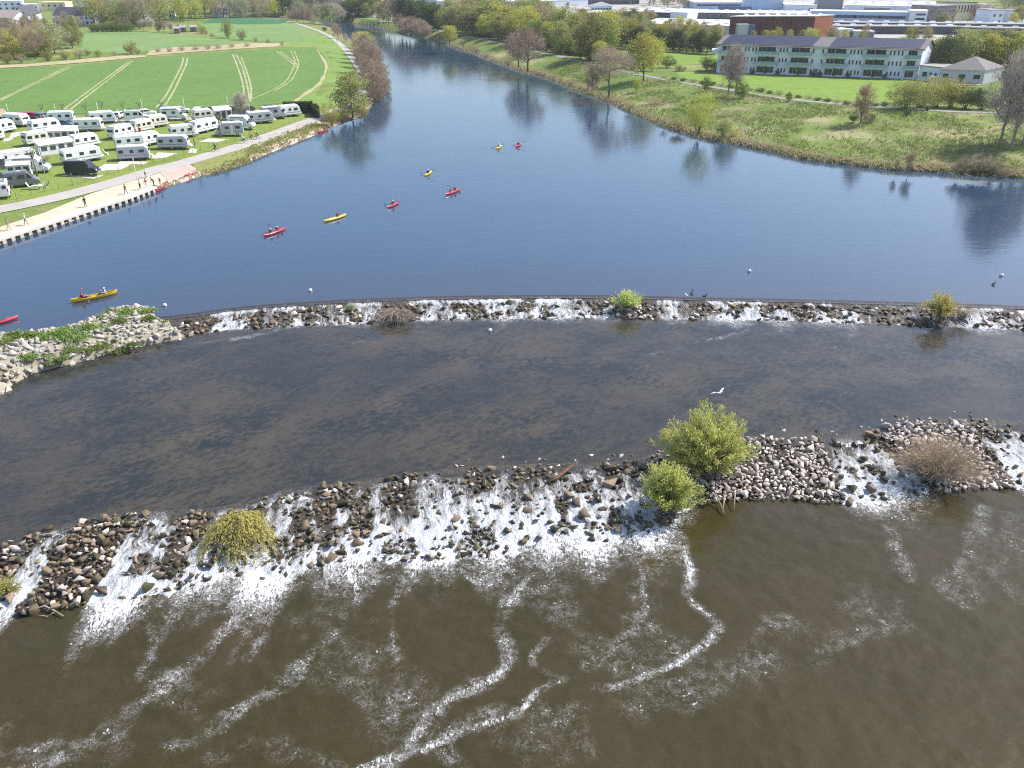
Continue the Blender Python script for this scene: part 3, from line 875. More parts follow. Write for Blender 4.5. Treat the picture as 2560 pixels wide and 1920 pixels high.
M_bark = mat('bark', (.16, .125, .095), .9, .2, 3, .1)
M_greybark = mat('grey_bark', (.30, .27, .235), .9, .2, 3, .1)
M_wetwood = mat('driftwood_grey', (.42, .36, .30), .9, .2, 3, .1)
LEAF = dict(
    spring=leaf_mat('spring_leaves', (.37, .38, .07), (.52, .49, .12)),
    olive=leaf_mat('olive_leaves', (.25, .26, .085), (.40, .39, .15)),
    green=leaf_mat('green_leaves', (.12, .18, .045), (.22, .27, .07)),
    dark=leaf_mat('dark_leaves', (.055, .08, .032), (.12, .15, .055)),
    poplar=leaf_mat('poplar_leaves', (.085, .13, .05), (.16, .21, .075)),
    pale=leaf_mat('pale_leaves', (.30, .32, .17), (.44, .44, .25)),
    grey=leaf_mat('grey_twigs', (.34, .29, .25), (.50, .44, .38), .25),
    bare=leaf_mat('bare_twigs', (.29, .215, .155), (.42, .335, .255), .3),
    tan=leaf_mat('tan_twigs', (.36, .29, .17), (.50, .42, .26), .3),
    blossom=leaf_mat('blossom', (.45, .40, .32), (.62, .57, .47)),
    willow=leaf_mat('willow_leaves', (.44, .49, .125), (.62, .63, .25), .55),
    weep=leaf_mat('weeping_leaves', (.50, .48, .12), (.66, .60, .22), .4),
    deadtwig=leaf_mat('dead_twigs', (.30, .21, .14), (.50, .39, .29), .2),
    herb=leaf_mat('herb_leaves', (.16, .235, .06), (.27, .34, .10)),
)
TREES = {}
def make_tree_meshes(kind, seed):
    """unit-height tree: (trunk mesh, crown mesh)"""
    rs = np.random.RandomState(seed * 13 + sum(map(ord, kind)))
    shape = dict(spring=(.40, .14, 1), olive=(.40, .08, 1), green=(.40, .1, 1), dark=(.42, .05, 1), poplar=(.23, .06, 1), pale=(.55, .10, 1), bare=(.42, .16, 1), grey=(.33, .16, 1), tan=(.34, .05, 1),
                 blossom=(.36, .32, 1), bush=(.75, .02, 1), slim=(.24, .06, 1), wide=(.5, .3, 1)).get(kind.split('_')[-1] if '_' in kind else kind, (.36, .2, 1))
    base = kind.split('_')[0]
    R, z0, z1 = shape
    bushy = kind.endswith('bush')
    segs = []
    top = .8 if not bushy else .5
    tr = .022 if not bushy else .02
    lean = rs.normal(0, .03, 2)
    trunk_pts = [np.array([lean[0] * t, lean[1] * t, t * top]) + (np.append(rs.normal(0, .008, 2), 0) if t > 0 else 0) for t in np.linspace(0, 1, 6)]
    if not bushy:
        for i in range(5): segs.append((trunk_pts[i], trunk_pts[i + 1], tr * (1 - i / 6.5), tr * (1 - (i + 1) / 6.5)))
    ends = []
    nl = 9 if not bushy else 14
    for i in range(nl):
        az = 2 * math.pi * (i * .382 + rs.uniform(-.08, .08))
        if bushy:
            st = np.array([rs.normal(0, .06), rs.normal(0, .06), 0])
            rad = rs.uniform(.2, .95) * R
            en = np.array([math.cos(az) * rad, math.sin(az) * rad, rs.uniform(.55, 1.0) * (1 - .45 * (rad / R) ** 2)])
        else:
            t = z0 + (top - z0) * (i + .5) / nl
            q = t / top * 5
            k = min(int(q), 4)
            st = trunk_pts[k] + (trunk_pts[k + 1] - trunk_pts[k]) * (q - k)
            rel = (t - z0) / (top - z0)
            rad = R * rs.uniform(.65, 1.0) * math.sin(math.pi * (.28 + .6 * rel))
            en = np.array([math.cos(az) * rad, math.sin(az) * rad, min(.97, t + rs.uniform(.14, .34) * (1.2 - .5 * rel))])
        mid = (st + en) / 2 + np.array([0, 0, -.02 if not bushy else .08]) + rs.normal(0, .02, 3)
        r = tr * (.5 if not bushy else .45)
        segs += [(st, mid, r, r * .65), (mid, en, r * .65, r * .25)]
        ends.append((st, mid, en))
    if not bushy: ends.append((trunk_pts[4], trunk_pts[5], np.array([lean[0], lean[1], .98])))
    twiggy = base in ('bare', 'grey', 'tan')
    # clump centres spread through the crown volume, not only on limbs
    cen = []
    for st, mid, en in ends:
        for j in range(7):
            t = rs.uniform(.35, 1.05)
            p = mid + (en - mid) * (t * 2 - 1) if t > .5 else st + (mid - st) * t * 2
            cen.append(p + rs.normal(0, .05 + .05 * R, 3))
    extra = 58 if not twiggy else 40
    for _ in range(extra):
        u = rs.normal(size=3)
        u /= np.linalg.norm(u)
        rr = rs.uniform(.45, 1) ** .5
        zc = (z0 + 1) / 2 + .02
        cen.append(np.array([u[0] * R * .88 * rr, u[1] * R * .88 * rr, zc + u[2] * (1 - z0) * .46 * rr]))
    cen = np.array(cen)
    if bushy: cen[:, 2] = np.clip(cen[:, 2], .04, None)
    cen[:, 2] = np.minimum(cen[:, 2], .97)
    if kind.startswith('poplar'): cen[:, :2] *= .9
    parts = []
    if twiggy:
        tw = []
        for c in cen:
            tocore = c - np.array([0, 0, max(c[2] - .35, z0 * .8)])
            for j in range(34):
                d = tocore / (np.linalg.norm(tocore) + 1e-6) * .6 + rs.normal(0, .55, 3) + np.array([0, 0, .35])
                d /= np.linalg.norm(d)
                s_ = c + rs.normal(0, .035, 3)
                tw.append((s_, d * rs.uniform(.05, .13)))
        A = np.array([t[0] for t in tw])
        D = np.array([t[1] for t in tw])
        side = np.cross(D, rs.normal(size=D.shape))
        side /= np.linalg.norm(side, axis=1)[:, None] + 1e-9
        w = .0045 if base != 'grey' else .0038
        V = np.stack([A - side * w, A + D * .5 + side * w * .2, A + D, A + D * .5 - side * w * 1.2], 1).reshape(-1, 3)
        parts.append((V, np.arange(len(A) * 4).reshape(-1, 4)))
        sub = [(en if rs.rand() < .5 else mid, cen[i % len(cen)], .005, .002) for i, (st, mid, en) in enumerate(ends * 5)]
        sub = [s_ for s_ in sub if np.linalg.norm(s_[0] - s_[1]) < .35]
        if sub: parts.append(tubes_np(sub, 3))
    else:
        per = 36
        C = np.repeat(cen, per, 0) + rs.normal(0, 1, (len(cen) * per, 3)) * np.array([.052 + .03 * R, .052 + .03 * R, .045])
        C[:, 2] = np.clip(C[:, 2], .01 if bushy else z0 * .6, 1.02)
        parts.append(quads_np(C, .019 if base not in ('spring', 'blossom') else .017, rs, .2))
    V, F = merge(parts)
    crown = np_mesh('crown', V, F, LEAF[base])
    tv, tf = tubes_np(segs, 5)
    trunk = np_mesh('trunk', tv, tf, M_greybark if base in ('grey', 'blossom', 'pale') else M_bark, True)
    return trunk, crown
def tree(kind, base, h, label, group=None, width=1.0, name=None, cat=None):
    key = kind
    if key not in TREES: TREES[key] = [make_tree_meshes(kind, i) for i in range(3)]
    tm, cm = RND.choice(TREES[key])
    bushy = kind.endswith('bush')
    o_ = empty(name or ('bush' if bushy else 'tree'), base - Vector((0, 0, .08)), RND.uniform(0, 6.28))
    o_.scale = (h * width, h * width * RND.uniform(.92, 1.08), h)
    link('trunk' if not bushy else 'stems', tm, o_)
    link('crown' if not bushy else 'foliage', cm, o_)
    return tag(o_, label, cat or ('bush' if bushy else 'tree'), group)
def tpx(kind, x, y, hpx, label, group=None, width=1.0, name=None):
    p = G(x, y)
    return tree(kind, p, hpx / ppm(p) * 1.03, label, group, width, name)

# left bank, from the hedge upstream
tpx('spring_bush', 829, 314, 56, 'bright yellow-green bush at the upstream end of the stone ramp', width=.7)
tpx('olive', 882, 294, 102, 'tall olive-green tree leaning over the left shore, nearest of the bank row', width=1.15)
tpx('olive_bush', 862, 300, 40, 'low brownish shrub under the tall olive-green bank tree', width=.7)
for i, (x, y, h, k, l) in enumerate([(936, 262, 66, 'bare', 'reddish bare alder at the near tip of the left bank row'), (928, 236, 74, 'bare', 'reddish bare alder second from the near tip of the left bank row'), (930, 215, 78, 'bare', 'dense reddish alder in the middle of the left bank row'),
                                   (922, 186, 70, 'bare', 'reddish alder beside the bend of the slab path'), (915, 160, 62, 'bare', 'brown alder behind the middle of the left bank row'), (911, 140, 52, 'spring', 'bare-footed tree with a yellow-green top in the left bank row'), (900, 122, 36, 'bare', 'small brown alder at the far end of the left bank row')]):
    tpx(k, x, y, h * 1.05, l, 'trees along the left bank', 1.2, 'alder')
for i, (x, y, h) in enumerate([(944, 250, 60), (936, 226, 66), (926, 200, 70), (920, 172, 62), (914, 150, 56), (905, 131, 44), (948, 264, 40), (934, 244, 56), (925, 186, 62)]):
    tpx('tan' if i % 3 == 1 else 'bare', x, y, h, 'reddish alder filling the left bank row at the waterline', 'alders filling the left bank row', 1.35, 'alder')
tpx('pale', 960, 206, 40, 'pale whitish willow reaching out over the water from the left bank', 'trees along the left bank', .8)
tpx('pale', 966, 250, 42, 'pale thin willow hanging over the water at the near tip of the bank row', 'trees along the left bank', .7)
tpx('olive_bush', 900, 296, 28, 'low olive scrub at the waterline below the tall bank tree', width=1.2)
tpx('dark_bush', 811, 78, 11, 'small round dark bush between slab path and far water', width=.8)
for x, y, h, l in [(846, 97, 32, 'grey-brown small tree between path and river beside a dark stem'), (838, 88, 22, 'thin bare sapling just upstream of the grey-brown small tree'), (865, 106, 20, 'thin bare sapling between path and river downstream of the grey-brown small tree')]:
    tpx('bare', x, y, h, l, 'small trees along the far slab path', .9)
for i, (x, y, h, k) in enumerate([(776, 61, 32, 'bare'), (758, 58, 36, 'bare'), (742, 56, 34, 'grey'), (728, 53, 24, 'bare'), (786, 64, 22, 'bare')]):
    tpx(k, x, y, h, 'mauve-brown bare tree by the river bend above the slab path', 'bare trees by the river bend')
for i, (x, y, h) in enumerate([(792, 51, 34), (805, 51, 36), (820, 51, 38), (834, 51, 38), (848, 52, 36), (778, 49, 36), (764, 47, 38), (750, 45, 40), (858, 51, 26)]):
    tpx('pale' if i % 2 else 'grey', x, y, h, 'silvery grey willow on the outer side of the river bend', 'silver willows on the river bend', 1.0, 'willow')

# woods in the upper left
def wood(poly, n, kinds, hs, label, group, seed, width=1.0, mind=4.0, mass=None):
    """scatter trees over an area; a far-off wood that reads as one mass (mass = its label) becomes one object"""
    r = random.Random(seed)
    VV, FF, MM, off = [], [], [], 0
    mats = []
    W = [G(x, y) for x, y in poly]
    A = np.array([(p[0], p[1]) for p in W])
    got = []
    for _ in range(n * 40):
        x, y = r.uniform(A[:, 0].min(), A[:, 0].max()), r.uniform(A[:, 1].min(), A[:, 1].max())
        if not inside(np.array([x]), np.array([y]), A)[0]: continue
        if any((x - a) ** 2 + (y - b) ** 2 < mind ** 2 for a, b in got): continue
        got.append((x, y))
        k = r.choice(kinds)
        if mass:
            if k not in TREES: TREES[k] = [make_tree_meshes(k, i) for i in range(3)]
            h, a = r.uniform(*hs), r.uniform(0, 6.28)
            g = GX(x, y)
            for me in r.choice(TREES[k]):
                v = np.empty(len(me.vertices) * 3, np.float32)
                me.vertices.foreach_get('co', v)
                v = v.reshape(-1, 3)
                f_ = np.empty(len(me.loops), np.int32)
                me.loops.foreach_get('vertex_index', f_)
                f_ = f_.reshape(-1, 4)
                if len(f_) > 2200: f_ = f_[::2]
                w_ = h * width
                VV.append(np.stack([(v[:, 0] * math.cos(a) - v[:, 1] * math.sin(a)) * w_ + g[0], (v[:, 0] * math.sin(a) + v[:, 1] * math.cos(a)) * w_ + g[1], v[:, 2] * h + g[2]], 1))
                FF.append(f_ + off)
                off += len(v)
                if me.materials[0] not in mats: mats.append(me.materials[0])
                MM += [mats.index(me.materials[0])] * len(f_)
            if len(got) >= n: break
            continue
        word = dict(spring='yellow-green', olive='olive-green', green='fresh green', dark='dark green', bare='bare brown', grey='bare grey', tan='tawny', pale='pale whitish', blossom='white blossoming', poplar='slender green')[k.split('_')[0]]
        tree(k, GX(x, y), r.uniform(*hs), f"{word} {'bush' if k.endswith('bush') else 'tree'} {label}", group, width * r.uniform(.85, 1.2))
        if len(got) >= n: break
    if mass:
        me = np_mesh('woodland', np.concatenate(VV), np.concatenate(FF), mats)
        me.polygons.foreach_set('material_index', np.array(MM, np.int32))
        tag(link('woodland', me), mass, 'wood', None, 'stuff')
wood([(-30, 80), (60, 84), (150, 74), (260, 80), (330, 82), (320, 66), (200, 58), (120, 64), (60, 72), (-30, 72)], 24, ['bare', 'olive', 'bare', 'spring', 'tan', 'olive_bush'], (4, 7.5), 'in front of the white houses beyond the crop field', 'trees below the hillside houses', 5)
wood([(-40, 135), (30, 150), (130, 146), (150, 134), (100, 108), (30, 100), (-40, 104)], 26, ['bare', 'tan', 'olive', 'bare', 'spring_bush', 'tan_bush'], (6, 11), 'in the brown thicket at the left edge behind the crop field', 'thicket at the left edge', 6)
wood([(230, 66), (330, 72), (420, 64), (520, 47), (660, 45), (700, 37), (600, 28), (460, 32), (330, 42)], 80, ['bare', 'tan', 'spring', 'bare', 'olive', 'grey', 'pale'], (12, 19), '', '', 7, 1.0, 4.0, 'mixed brown and yellow-green wood above the far meadow')
wood([(180, 18), (330, 22), (520, 14), (680, 12), (700, -10), (500, -14), (200, -6)], 90, ['bare', 'tan', 'grey', 'bare', 'olive'], (11, 17), '', '', 8, mind=6, mass='far brown wood between the roofs along the top left edge')
wood([(620, 38), (690, 42), (780, 40), (850, 38), (860, 20), (780, 12), (640, 16)], 50, ['dark', 'grey', 'poplar', 'tan', 'grey', 'pale'], (13, 20), '', '', 9, mind=5, mass='tall dark and silvery wood behind the river bend')
tpx('pale', 138, 134, 66, 'big round pale-green willow behind the crop field', width=1.2)
tpx('bare', 88, 148, 64, 'brown bare tree beside the big pale willow', width=1.1)
tpx('olive', 182, 120, 50, 'olive tree to the right of the big pale willow', width=1.1)
tpx('olive', 196, 112, 40, 'smaller olive tree behind the one beside the pale willow', width=1.1)
tpx('spring_bush', 22, 122, 24, 'vivid lime-green bush in the brown thicket', width=.9)
for i, (x, y, h, k) in enumerate([(20, 160, 26, 'olive_bush'), (55, 158, 22, 'tan_bush'), (120, 152, 22, 'olive_bush'), (165, 148, 20, 'olive_bush'), (200, 147, 24, 'bare_bush'), (245, 142, 18, 'olive_bush'), (285, 140, 14, 'tan_bush'), (220, 138, 16, 'olive_bush')]):
    tpx(k, x, y, h, ('brown' if k[0] in 'tb' else 'olive') + ' bush in the hedgerow along the upper edge of the crop field', 'bushes above the crop field', .9)
tpx('olive_bush', 328, 135, 32, 'dark olive bush standing tallest in the hedgerow above the crop field', width=.75)
tpx('tan_bush', 345, 136, 14, 'low brown bush beside the tallest hedgerow bush')
for i, (x, y, w) in enumerate([(395, 131, 22), (425, 130, 20), (455, 127, 22), (490, 126, 22), (520, 124, 22), (545, 122, 22), (580, 119, 26), (618, 117, 26), (705, 114, 12)]):
    tpx('bare_bush', x, y, 11, 'flat dark brown bramble on the pale reed strip', 'brambles on the reed strip', 1.2, name='bramble')
tpx('olive_bush', 570, 95, 44, 'upright golden-olive bush alone in the far meadow', width=.55)
tpx('olive_bush', 605, 100, 28, 'lower olive bush beside the upright golden one in the meadow', width=.7)
for x, y in ((640, 104), (670, 107), (530, 92), (515, 86)): tpx('bare_bush', x, y, 10, 'small brown scrub on the meadow behind the reed strip', 'scrub on the meadow', 1.0)
for i, (x, y, h, k) in enumerate([(360, 78, 26, 'blossom'), (378, 78, 30, 'blossom'), (398, 80, 24, 'olive'), (412, 80, 26, 'bare'), (430, 82, 24, 'blossom'), (448, 80, 18, 'blossom'), (350, 74, 20, 'olive'), (505, 84, 18, 'olive_bush')]):
    tpx(k, x, y, h, {'b': 'white-flowering' if k == 'blossom' else 'bare brown', 'o': 'grey-green'}[k[0]] + ' garden tree by the sheds behind the meadow', 'garden trees behind the meadow')
for i, x in enumerate(range(232, 335, 12)): tpx('green_bush', x, 80 - i * .1, 20, 'green bush in the hedge at the top of the meadow', 'hedge at the top of the meadow', .8)

# right bank, from the river bend to the right edge of the photo
for i, (x, y, h, k) in enumerate([(960, 60, 52, 'olive'), (948, 58, 46, 'tan'), (972, 62, 60, 'tan'), (985, 66, 62, 'bare'), (998, 70, 58, 'bare')]):
    tpx(k, x, y, h, 'brownish tree on the far right bank by the river bend', 'trees at the far right bank', .8)
for i, (x, y, h) in enumerate([(1004, 66, 76), (1014, 69, 76), (1024, 70, 64), (1036, 72, 62), (1050, 73, 64), (1062, 75, 66), (1074, 76, 60), (1088, 79, 64), (1098, 81, 60), (1112, 82, 56), (1128, 84, 60)]):
    tpx('poplar' if i < 9 else 'olive', x, y, h, 'tall dark green poplar above the right bank', 'poplars above the right bank', 1.15, 'poplar')
for i, (x, y, h) in enumerate([(1000, 82, 40), (1015, 86, 36), (1030, 90, 44), (1042, 93, 40), (1055, 96, 42), (1068, 99, 34)]):
    tpx('bare', x, y, h, 'reddish bare alder at the waterline below the poplars', 'alders below the poplars', 1.2, 'alder')
tpx('spring', 1124, 113, 44, 'round yellow-green willow at the far right waterline', width=1.2)
tpx('bare_bush', 1158, 117, 18, 'brown bush just downstream of the round far willow', width=.8)
wood([(1120, 86), (1200, 95), (1290, 112), (1360, 128), (1430, 146), (1495, 160), (1530, 150), (1515, 118), (1450, 98), (1340, 74), (1230, 60), (1110, 62)], 80, ['olive', 'spring', 'tan', 'olive', 'spring', 'green', 'tan'], (9, 15.5), 'in the strip of woodland behind the right riverside path', 'woodland behind the right riverside path', 10, 1.1, 5)
for i, (x, y) in enumerate([(1300, 118), (1330, 126), (1355, 131), (1385, 138), (1410, 143), (1440, 150), (1465, 157), (1492, 163), (1520, 166)]):
    tpx('dark_bush', x + 12, y - 4, 24, 'dark bush at the foot of the woodland by the path', 'dark bushes along the path', .9)
for x, y, h, k, l in [(1290, 108, 70, 'spring', 'bright yellow-green maple above the big bare bank tree'), (1316, 112, 58, 'spring', 'yellow-green maple with darker heart in the right woodland'), (1395, 132, 50, 'green', 'fresh green tree beside the orange awning in the woodland'), (1470, 152, 66, 'spring', 'golden yellow-green tree at the near end of the woodland'),
                     (1450, 146, 48, 'spring', 'golden tree second from the near end of the woodland'), (1500, 158, 50, 'spring', 'lime-green tree last in the woodland before the playing field')]:
    tpx(k, x, y, h, l, 'tall spring trees of the right woodland', 1.15)
for i, x in enumerate(range(1512, 1800, 17)):
    tpx('dark' if i % 3 else 'olive', x, 119 + (x - 1512) * .062, 44 + (i * 7) % 9, 'dark green tree in the dense row behind the playing field', 'tree row behind the playing field', 1.0)
for i, x in enumerate(range(1520, 1800, 26)):
    tpx(('tan', 'olive', 'spring')[i % 3], x + 6, 112 + (x - 1512) * .06, 52 + (i * 5) % 11, 'lighter tree rising behind the dense dark row', 'light trees behind the dark row', .9)
tpx('bare', 1320, 178, 94, 'big multi-stemmed bare brown tree at the right waterline', width=1.25)
tpx('bare', 1296, 168, 76, 'bare brown tree joined to the big one at the right waterline', width=1.1)
tpx('bare_bush', 1270, 165, 22, 'low brown scrub at the foot of the big bare bank trees', width=1.3)
tpx('bare_wide', 1521, 243, 112, 'wide spreading bare tree with forked limbs at the right waterline', width=1.05)
tpx('bare', 1480, 238, 62, 'thin bare tree leaning beside the spreading one', width=.8)
tpx('bare_bush', 1530, 170, 42, 'mauve-brown thicket behind the spreading bare tree', width=1.1)
tpx('bare_bush', 1560, 172, 34, 'brown thicket between the spreading bare tree and the path', width=1.1)
tpx('spring', 1608, 203, 108, 'tall golden-green ash beside the right path', width=.95)
tpx('spring', 1630, 178, 76, 'tawny-green tree behind the tall golden ash', width=.9)
tpx('dark', 1586, 172, 64, 'dark evergreen beside the tall golden ash', width=.8)
tpx('dark_bush', 1582, 174, 28, 'dark bush at the foot of the evergreen', width=.8)
tpx('dark_bush', 1668, 170, 32, 'rounded dark green bush on the corner of the playing field', width=1.0)
tpx('olive_bush', 1700, 178, 16, 'flat brown scrub beside the rounded dark bush', width=1.5)
tpx('green_bush', 1768, 176, 34, 'green bush in front of the left end of the white apartment house', width=1.0)
tpx('olive_bush', 1790, 178, 26, 'low olive bush touching the white apartment house', width=1.0)
tpx('grey', 1820, 239, 112, 'tall thin grey birch in front of the white apartment house', width=.75)
tpx('grey', 1838, 240, 96, 'second thin grey birch in front of the white apartment house', width=.7)
tpx('green_bush', 1852, 246, 44, 'leafy green shrub under the grey birches', width=.6)
tpx('green_bush', 1764, 230, 40, 'slender green shrub beside the path left of the birches', width=.45)
tpx('spring', 1592, 231, 30, 'small lime-green sapling on the meadow below the path', width=.9)
tpx('spring_bush', 1746, 336, 102, 'big yellow-green willow bush at the right waterline', width=.55)
tpx('olive_bush', 1806, 342, 46, 'olive bush beside the big willow bush at the right waterline', width=.65)
tpx('spring_bush', 1834, 344, 22, 'small yellow bush at the waterline right of the olive bush', width=.8)
tpx('olive_bush', 1696, 318, 24, 'low scrub at the waterline left of the big willow bush', width=1.3)
tpx('tan_slim', 2150, 312, 92, 'upright orange-brown tree in the middle of the right meadow', width=1.0)
tpx('dark_bush', 2134, 307, 24, 'dark bush left of the orange-brown meadow tree', width=.8)
tpx('dark_bush', 2174, 306, 24, 'dark bush right of the orange-brown meadow tree', width=.9)
tpx('green_bush', 1971, 255, 26, 'small green shrub at the edge of the right path', width=.45)
tpx('dark_bush', 2266, 290, 18, 'little dark green bush below the path bench', width=.8)
for x, y, h, k, w, l in [(2262, 272, 62, 'olive_bush', .75, 'olive-brown bush at the left end of the shrubbery by the annexe'), (2300, 270, 64, 'olive_bush', .8, 'brown-green bush second from the left in the shrubbery by the annexe'), (2340, 268, 66, 'spring_bush', .75, 'lime-yellow bush in the middle of the shrubbery by the annexe'),
                         (2376, 270, 60, 'spring_bush', .7, 'lime-green bush right of the middle of the shrubbery by the annexe'), (2412, 272, 52, 'dark_bush', .9, 'dark bush at the right of the shrubbery by the annexe'), (2455, 275, 46, 'dark_bush', 1.0, 'dark bush under the big grey poplars at the path')]:
    tpx(k, x, y, h * 1.12, l, 'shrubbery by the annexe', w * 1.35)
for x, y, h, l, w in [(2499, 361, 205, 'big grey bare poplar left of three on the right meadow', .85), (2526, 374, 222, 'tallest grey bare poplar in the middle of three on the right meadow', .8), (2556, 362, 190, 'grey bare poplar cut by the right edge of the photo', .85), (2590, 352, 180, 'grey bare poplar just beyond the right edge', .9)]:
    tpx('grey', x, y, h, l, 'grey poplars on the right meadow', w)
tpx('dark_bush', 2425, 437, 34, 'dark green core of the bramble mound at the right waterline', width=1.7)
tpx('dark_bush', 2470, 441, 36, 'dark green right half of the bramble mound at the right waterline', width=1.6)
tpx('bare_bush', 2440, 440, 52, 'large dark brown bramble mound at the right waterline', width=1.5)
tpx('bare_bush', 2395, 434, 30, 'smaller dark bramble joined to the large mound', width=1.3)
tpx('bare_bush', 2500, 446, 34, 'dark bramble right of the large mound', width=1.3)
tpx('tan_slim', 2272, 424, 46, 'thin bare shrub at the right waterline left of the bramble mound', width=1.2)
tpx('tan_slim', 2240, 424, 30, 'thinner bare shrub beside the one at the right waterline', width=1.0)
tpx('tan_bush', 1630, 262, 20, 'dome of pale dry reeds on the right bank', width=2.0)
for i, (x, y) in enumerate([(1400, 205), (1385, 199), (1425, 214), (1466, 229), (1190, 133), (1215, 144), (1575, 270), (1660, 308), (1180, 128), (1450, 222)]):
    tpx('tan_bush', x, y, 16, 'brown waterside scrub on the right bank', 'waterside scrub on the right bank', 1.3)
for i, (x, y, h, k) in enumerate([(2336, 186, 82, 'olive'), (2360, 190, 92, 'dark'), (2384, 182, 88, 'olive'), (2412, 180, 94, 'olive'), (2440, 176, 90, 'olive'), (2466, 182, 86, 'spring'), (2490, 176, 84, 'dark'), (2515, 178, 88, 'olive'), (2545, 184, 92, 'spring'), (2572, 190, 90, 'spring'), (2600, 188, 90, 'olive'),
                                  (2350, 172, 70, 'spring'), (2400, 166, 82, 'olive'), (2450, 166, 80, 'tan'), (2500, 166, 82, 'olive'), (2550, 166, 84, 'olive')]):
    tpx(k, x, y, h, {'olive': 'olive-green', 'dark': 'dark green', 'spring': 'yellow-green', 'tan': 'tawny'}[k] + ' tree in the belt behind the annexe', 'tree belt behind the annexe', 1.1)
wood([(1780, 112), (1830, 108), (1900, 112), (2100, 108), (2330, 104), (2330, 98), (2000, 98), (1790, 104)], 24, ['tan', 'spring', 'olive'], (4, 6.5), 'behind the solar roof of the apartment house', 'low trees behind the apartment house', 12)
wood([(1500, 62), (1560, 60), (1640, 64), (1640, 58), (1560, 52), (1490, 56)], 18, ['olive_bush', 'dark_bush', 'olive', 'tan'], (4, 8), 'between the industrial halls', 'trees between the industrial halls', 13)
wood([(1560, 88), (1420, 74), (1500, 74), (1600, 82), (1700, 96), (1800, 106), (1790, 98)], 26, ['tan', 'spring', 'olive', 'tan'], (6, 10), 'beside the long grey hall', 'trees beside the long grey hall', 14)
wood([(1600, 20), (1760, 24), (1770, 4), (1620, -6)], 40, ['bare', 'tan', 'grey'], (10, 15), '', '', 15, mind=4, mass='bare brown wood behind the industrial halls at the top edge')
wood([(860, 44), (940, 46), (950, 36), (880, 34)], 16, ['green', 'dark', 'olive'], (8, 13), 'in the row beside the far white hall', 'trees beside the far white hall', 16)
wood([(2340, 62), (2560, 68), (2560, 50), (2500, 44), (2340, 52)], 14, ['grey', 'spring', 'olive', 'bare'], (6, 11), 'among the offices at the top right', 'trees among the offices', 17)
wood([(2480, 40), (2640, 48), (2640, 6), (2500, 0)], 40, ['olive', 'tan', 'green'], (11, 18), '', '', 18, mind=5, mass='green and brown wood filling the top right corner')

# hedge of the camp site
def hedge(name, a, b, w, h, label):
    rs = np.random.RandomState(4)
    L = (b - a).length
    n = 2600
    C = np.column_stack([rs.uniform(-L / 2, L / 2, n), rs.uniform(-w / 2, w / 2, n), rs.uniform(.15, h, n)])
    pick = rs.randint(0, 3, n)
    C[pick == 0, 1] = np.sign(C[pick == 0, 1]) * w / 2
    C[pick == 1, 2] = h + rs.normal(0, .06, (pick == 1).sum())
    V, F = quads_np(C, .13, rs)
    o_ = empty(name, (a + b) / 2, math.atan2(b[1] - a[1], b[0] - a[0]))
    link('foliage', np_mesh('foliage', V, F, LEAF['dark']), o_)
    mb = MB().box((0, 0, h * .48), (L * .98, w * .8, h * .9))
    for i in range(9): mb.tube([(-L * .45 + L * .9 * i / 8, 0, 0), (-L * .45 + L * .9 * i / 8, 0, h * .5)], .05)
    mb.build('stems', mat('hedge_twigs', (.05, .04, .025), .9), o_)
    return tag(o_, label, 'hedge')
hedge('hedge', G(709, 281), G(784, 283), 1.6, 2.6, 'clipped dark brown hedge behind the last caravan of the camp')
hedge('hedge', G(786, 284), G(793, 296), 1.5, 2.5, 'short olive end of the clipped hedge, turned towards the river')

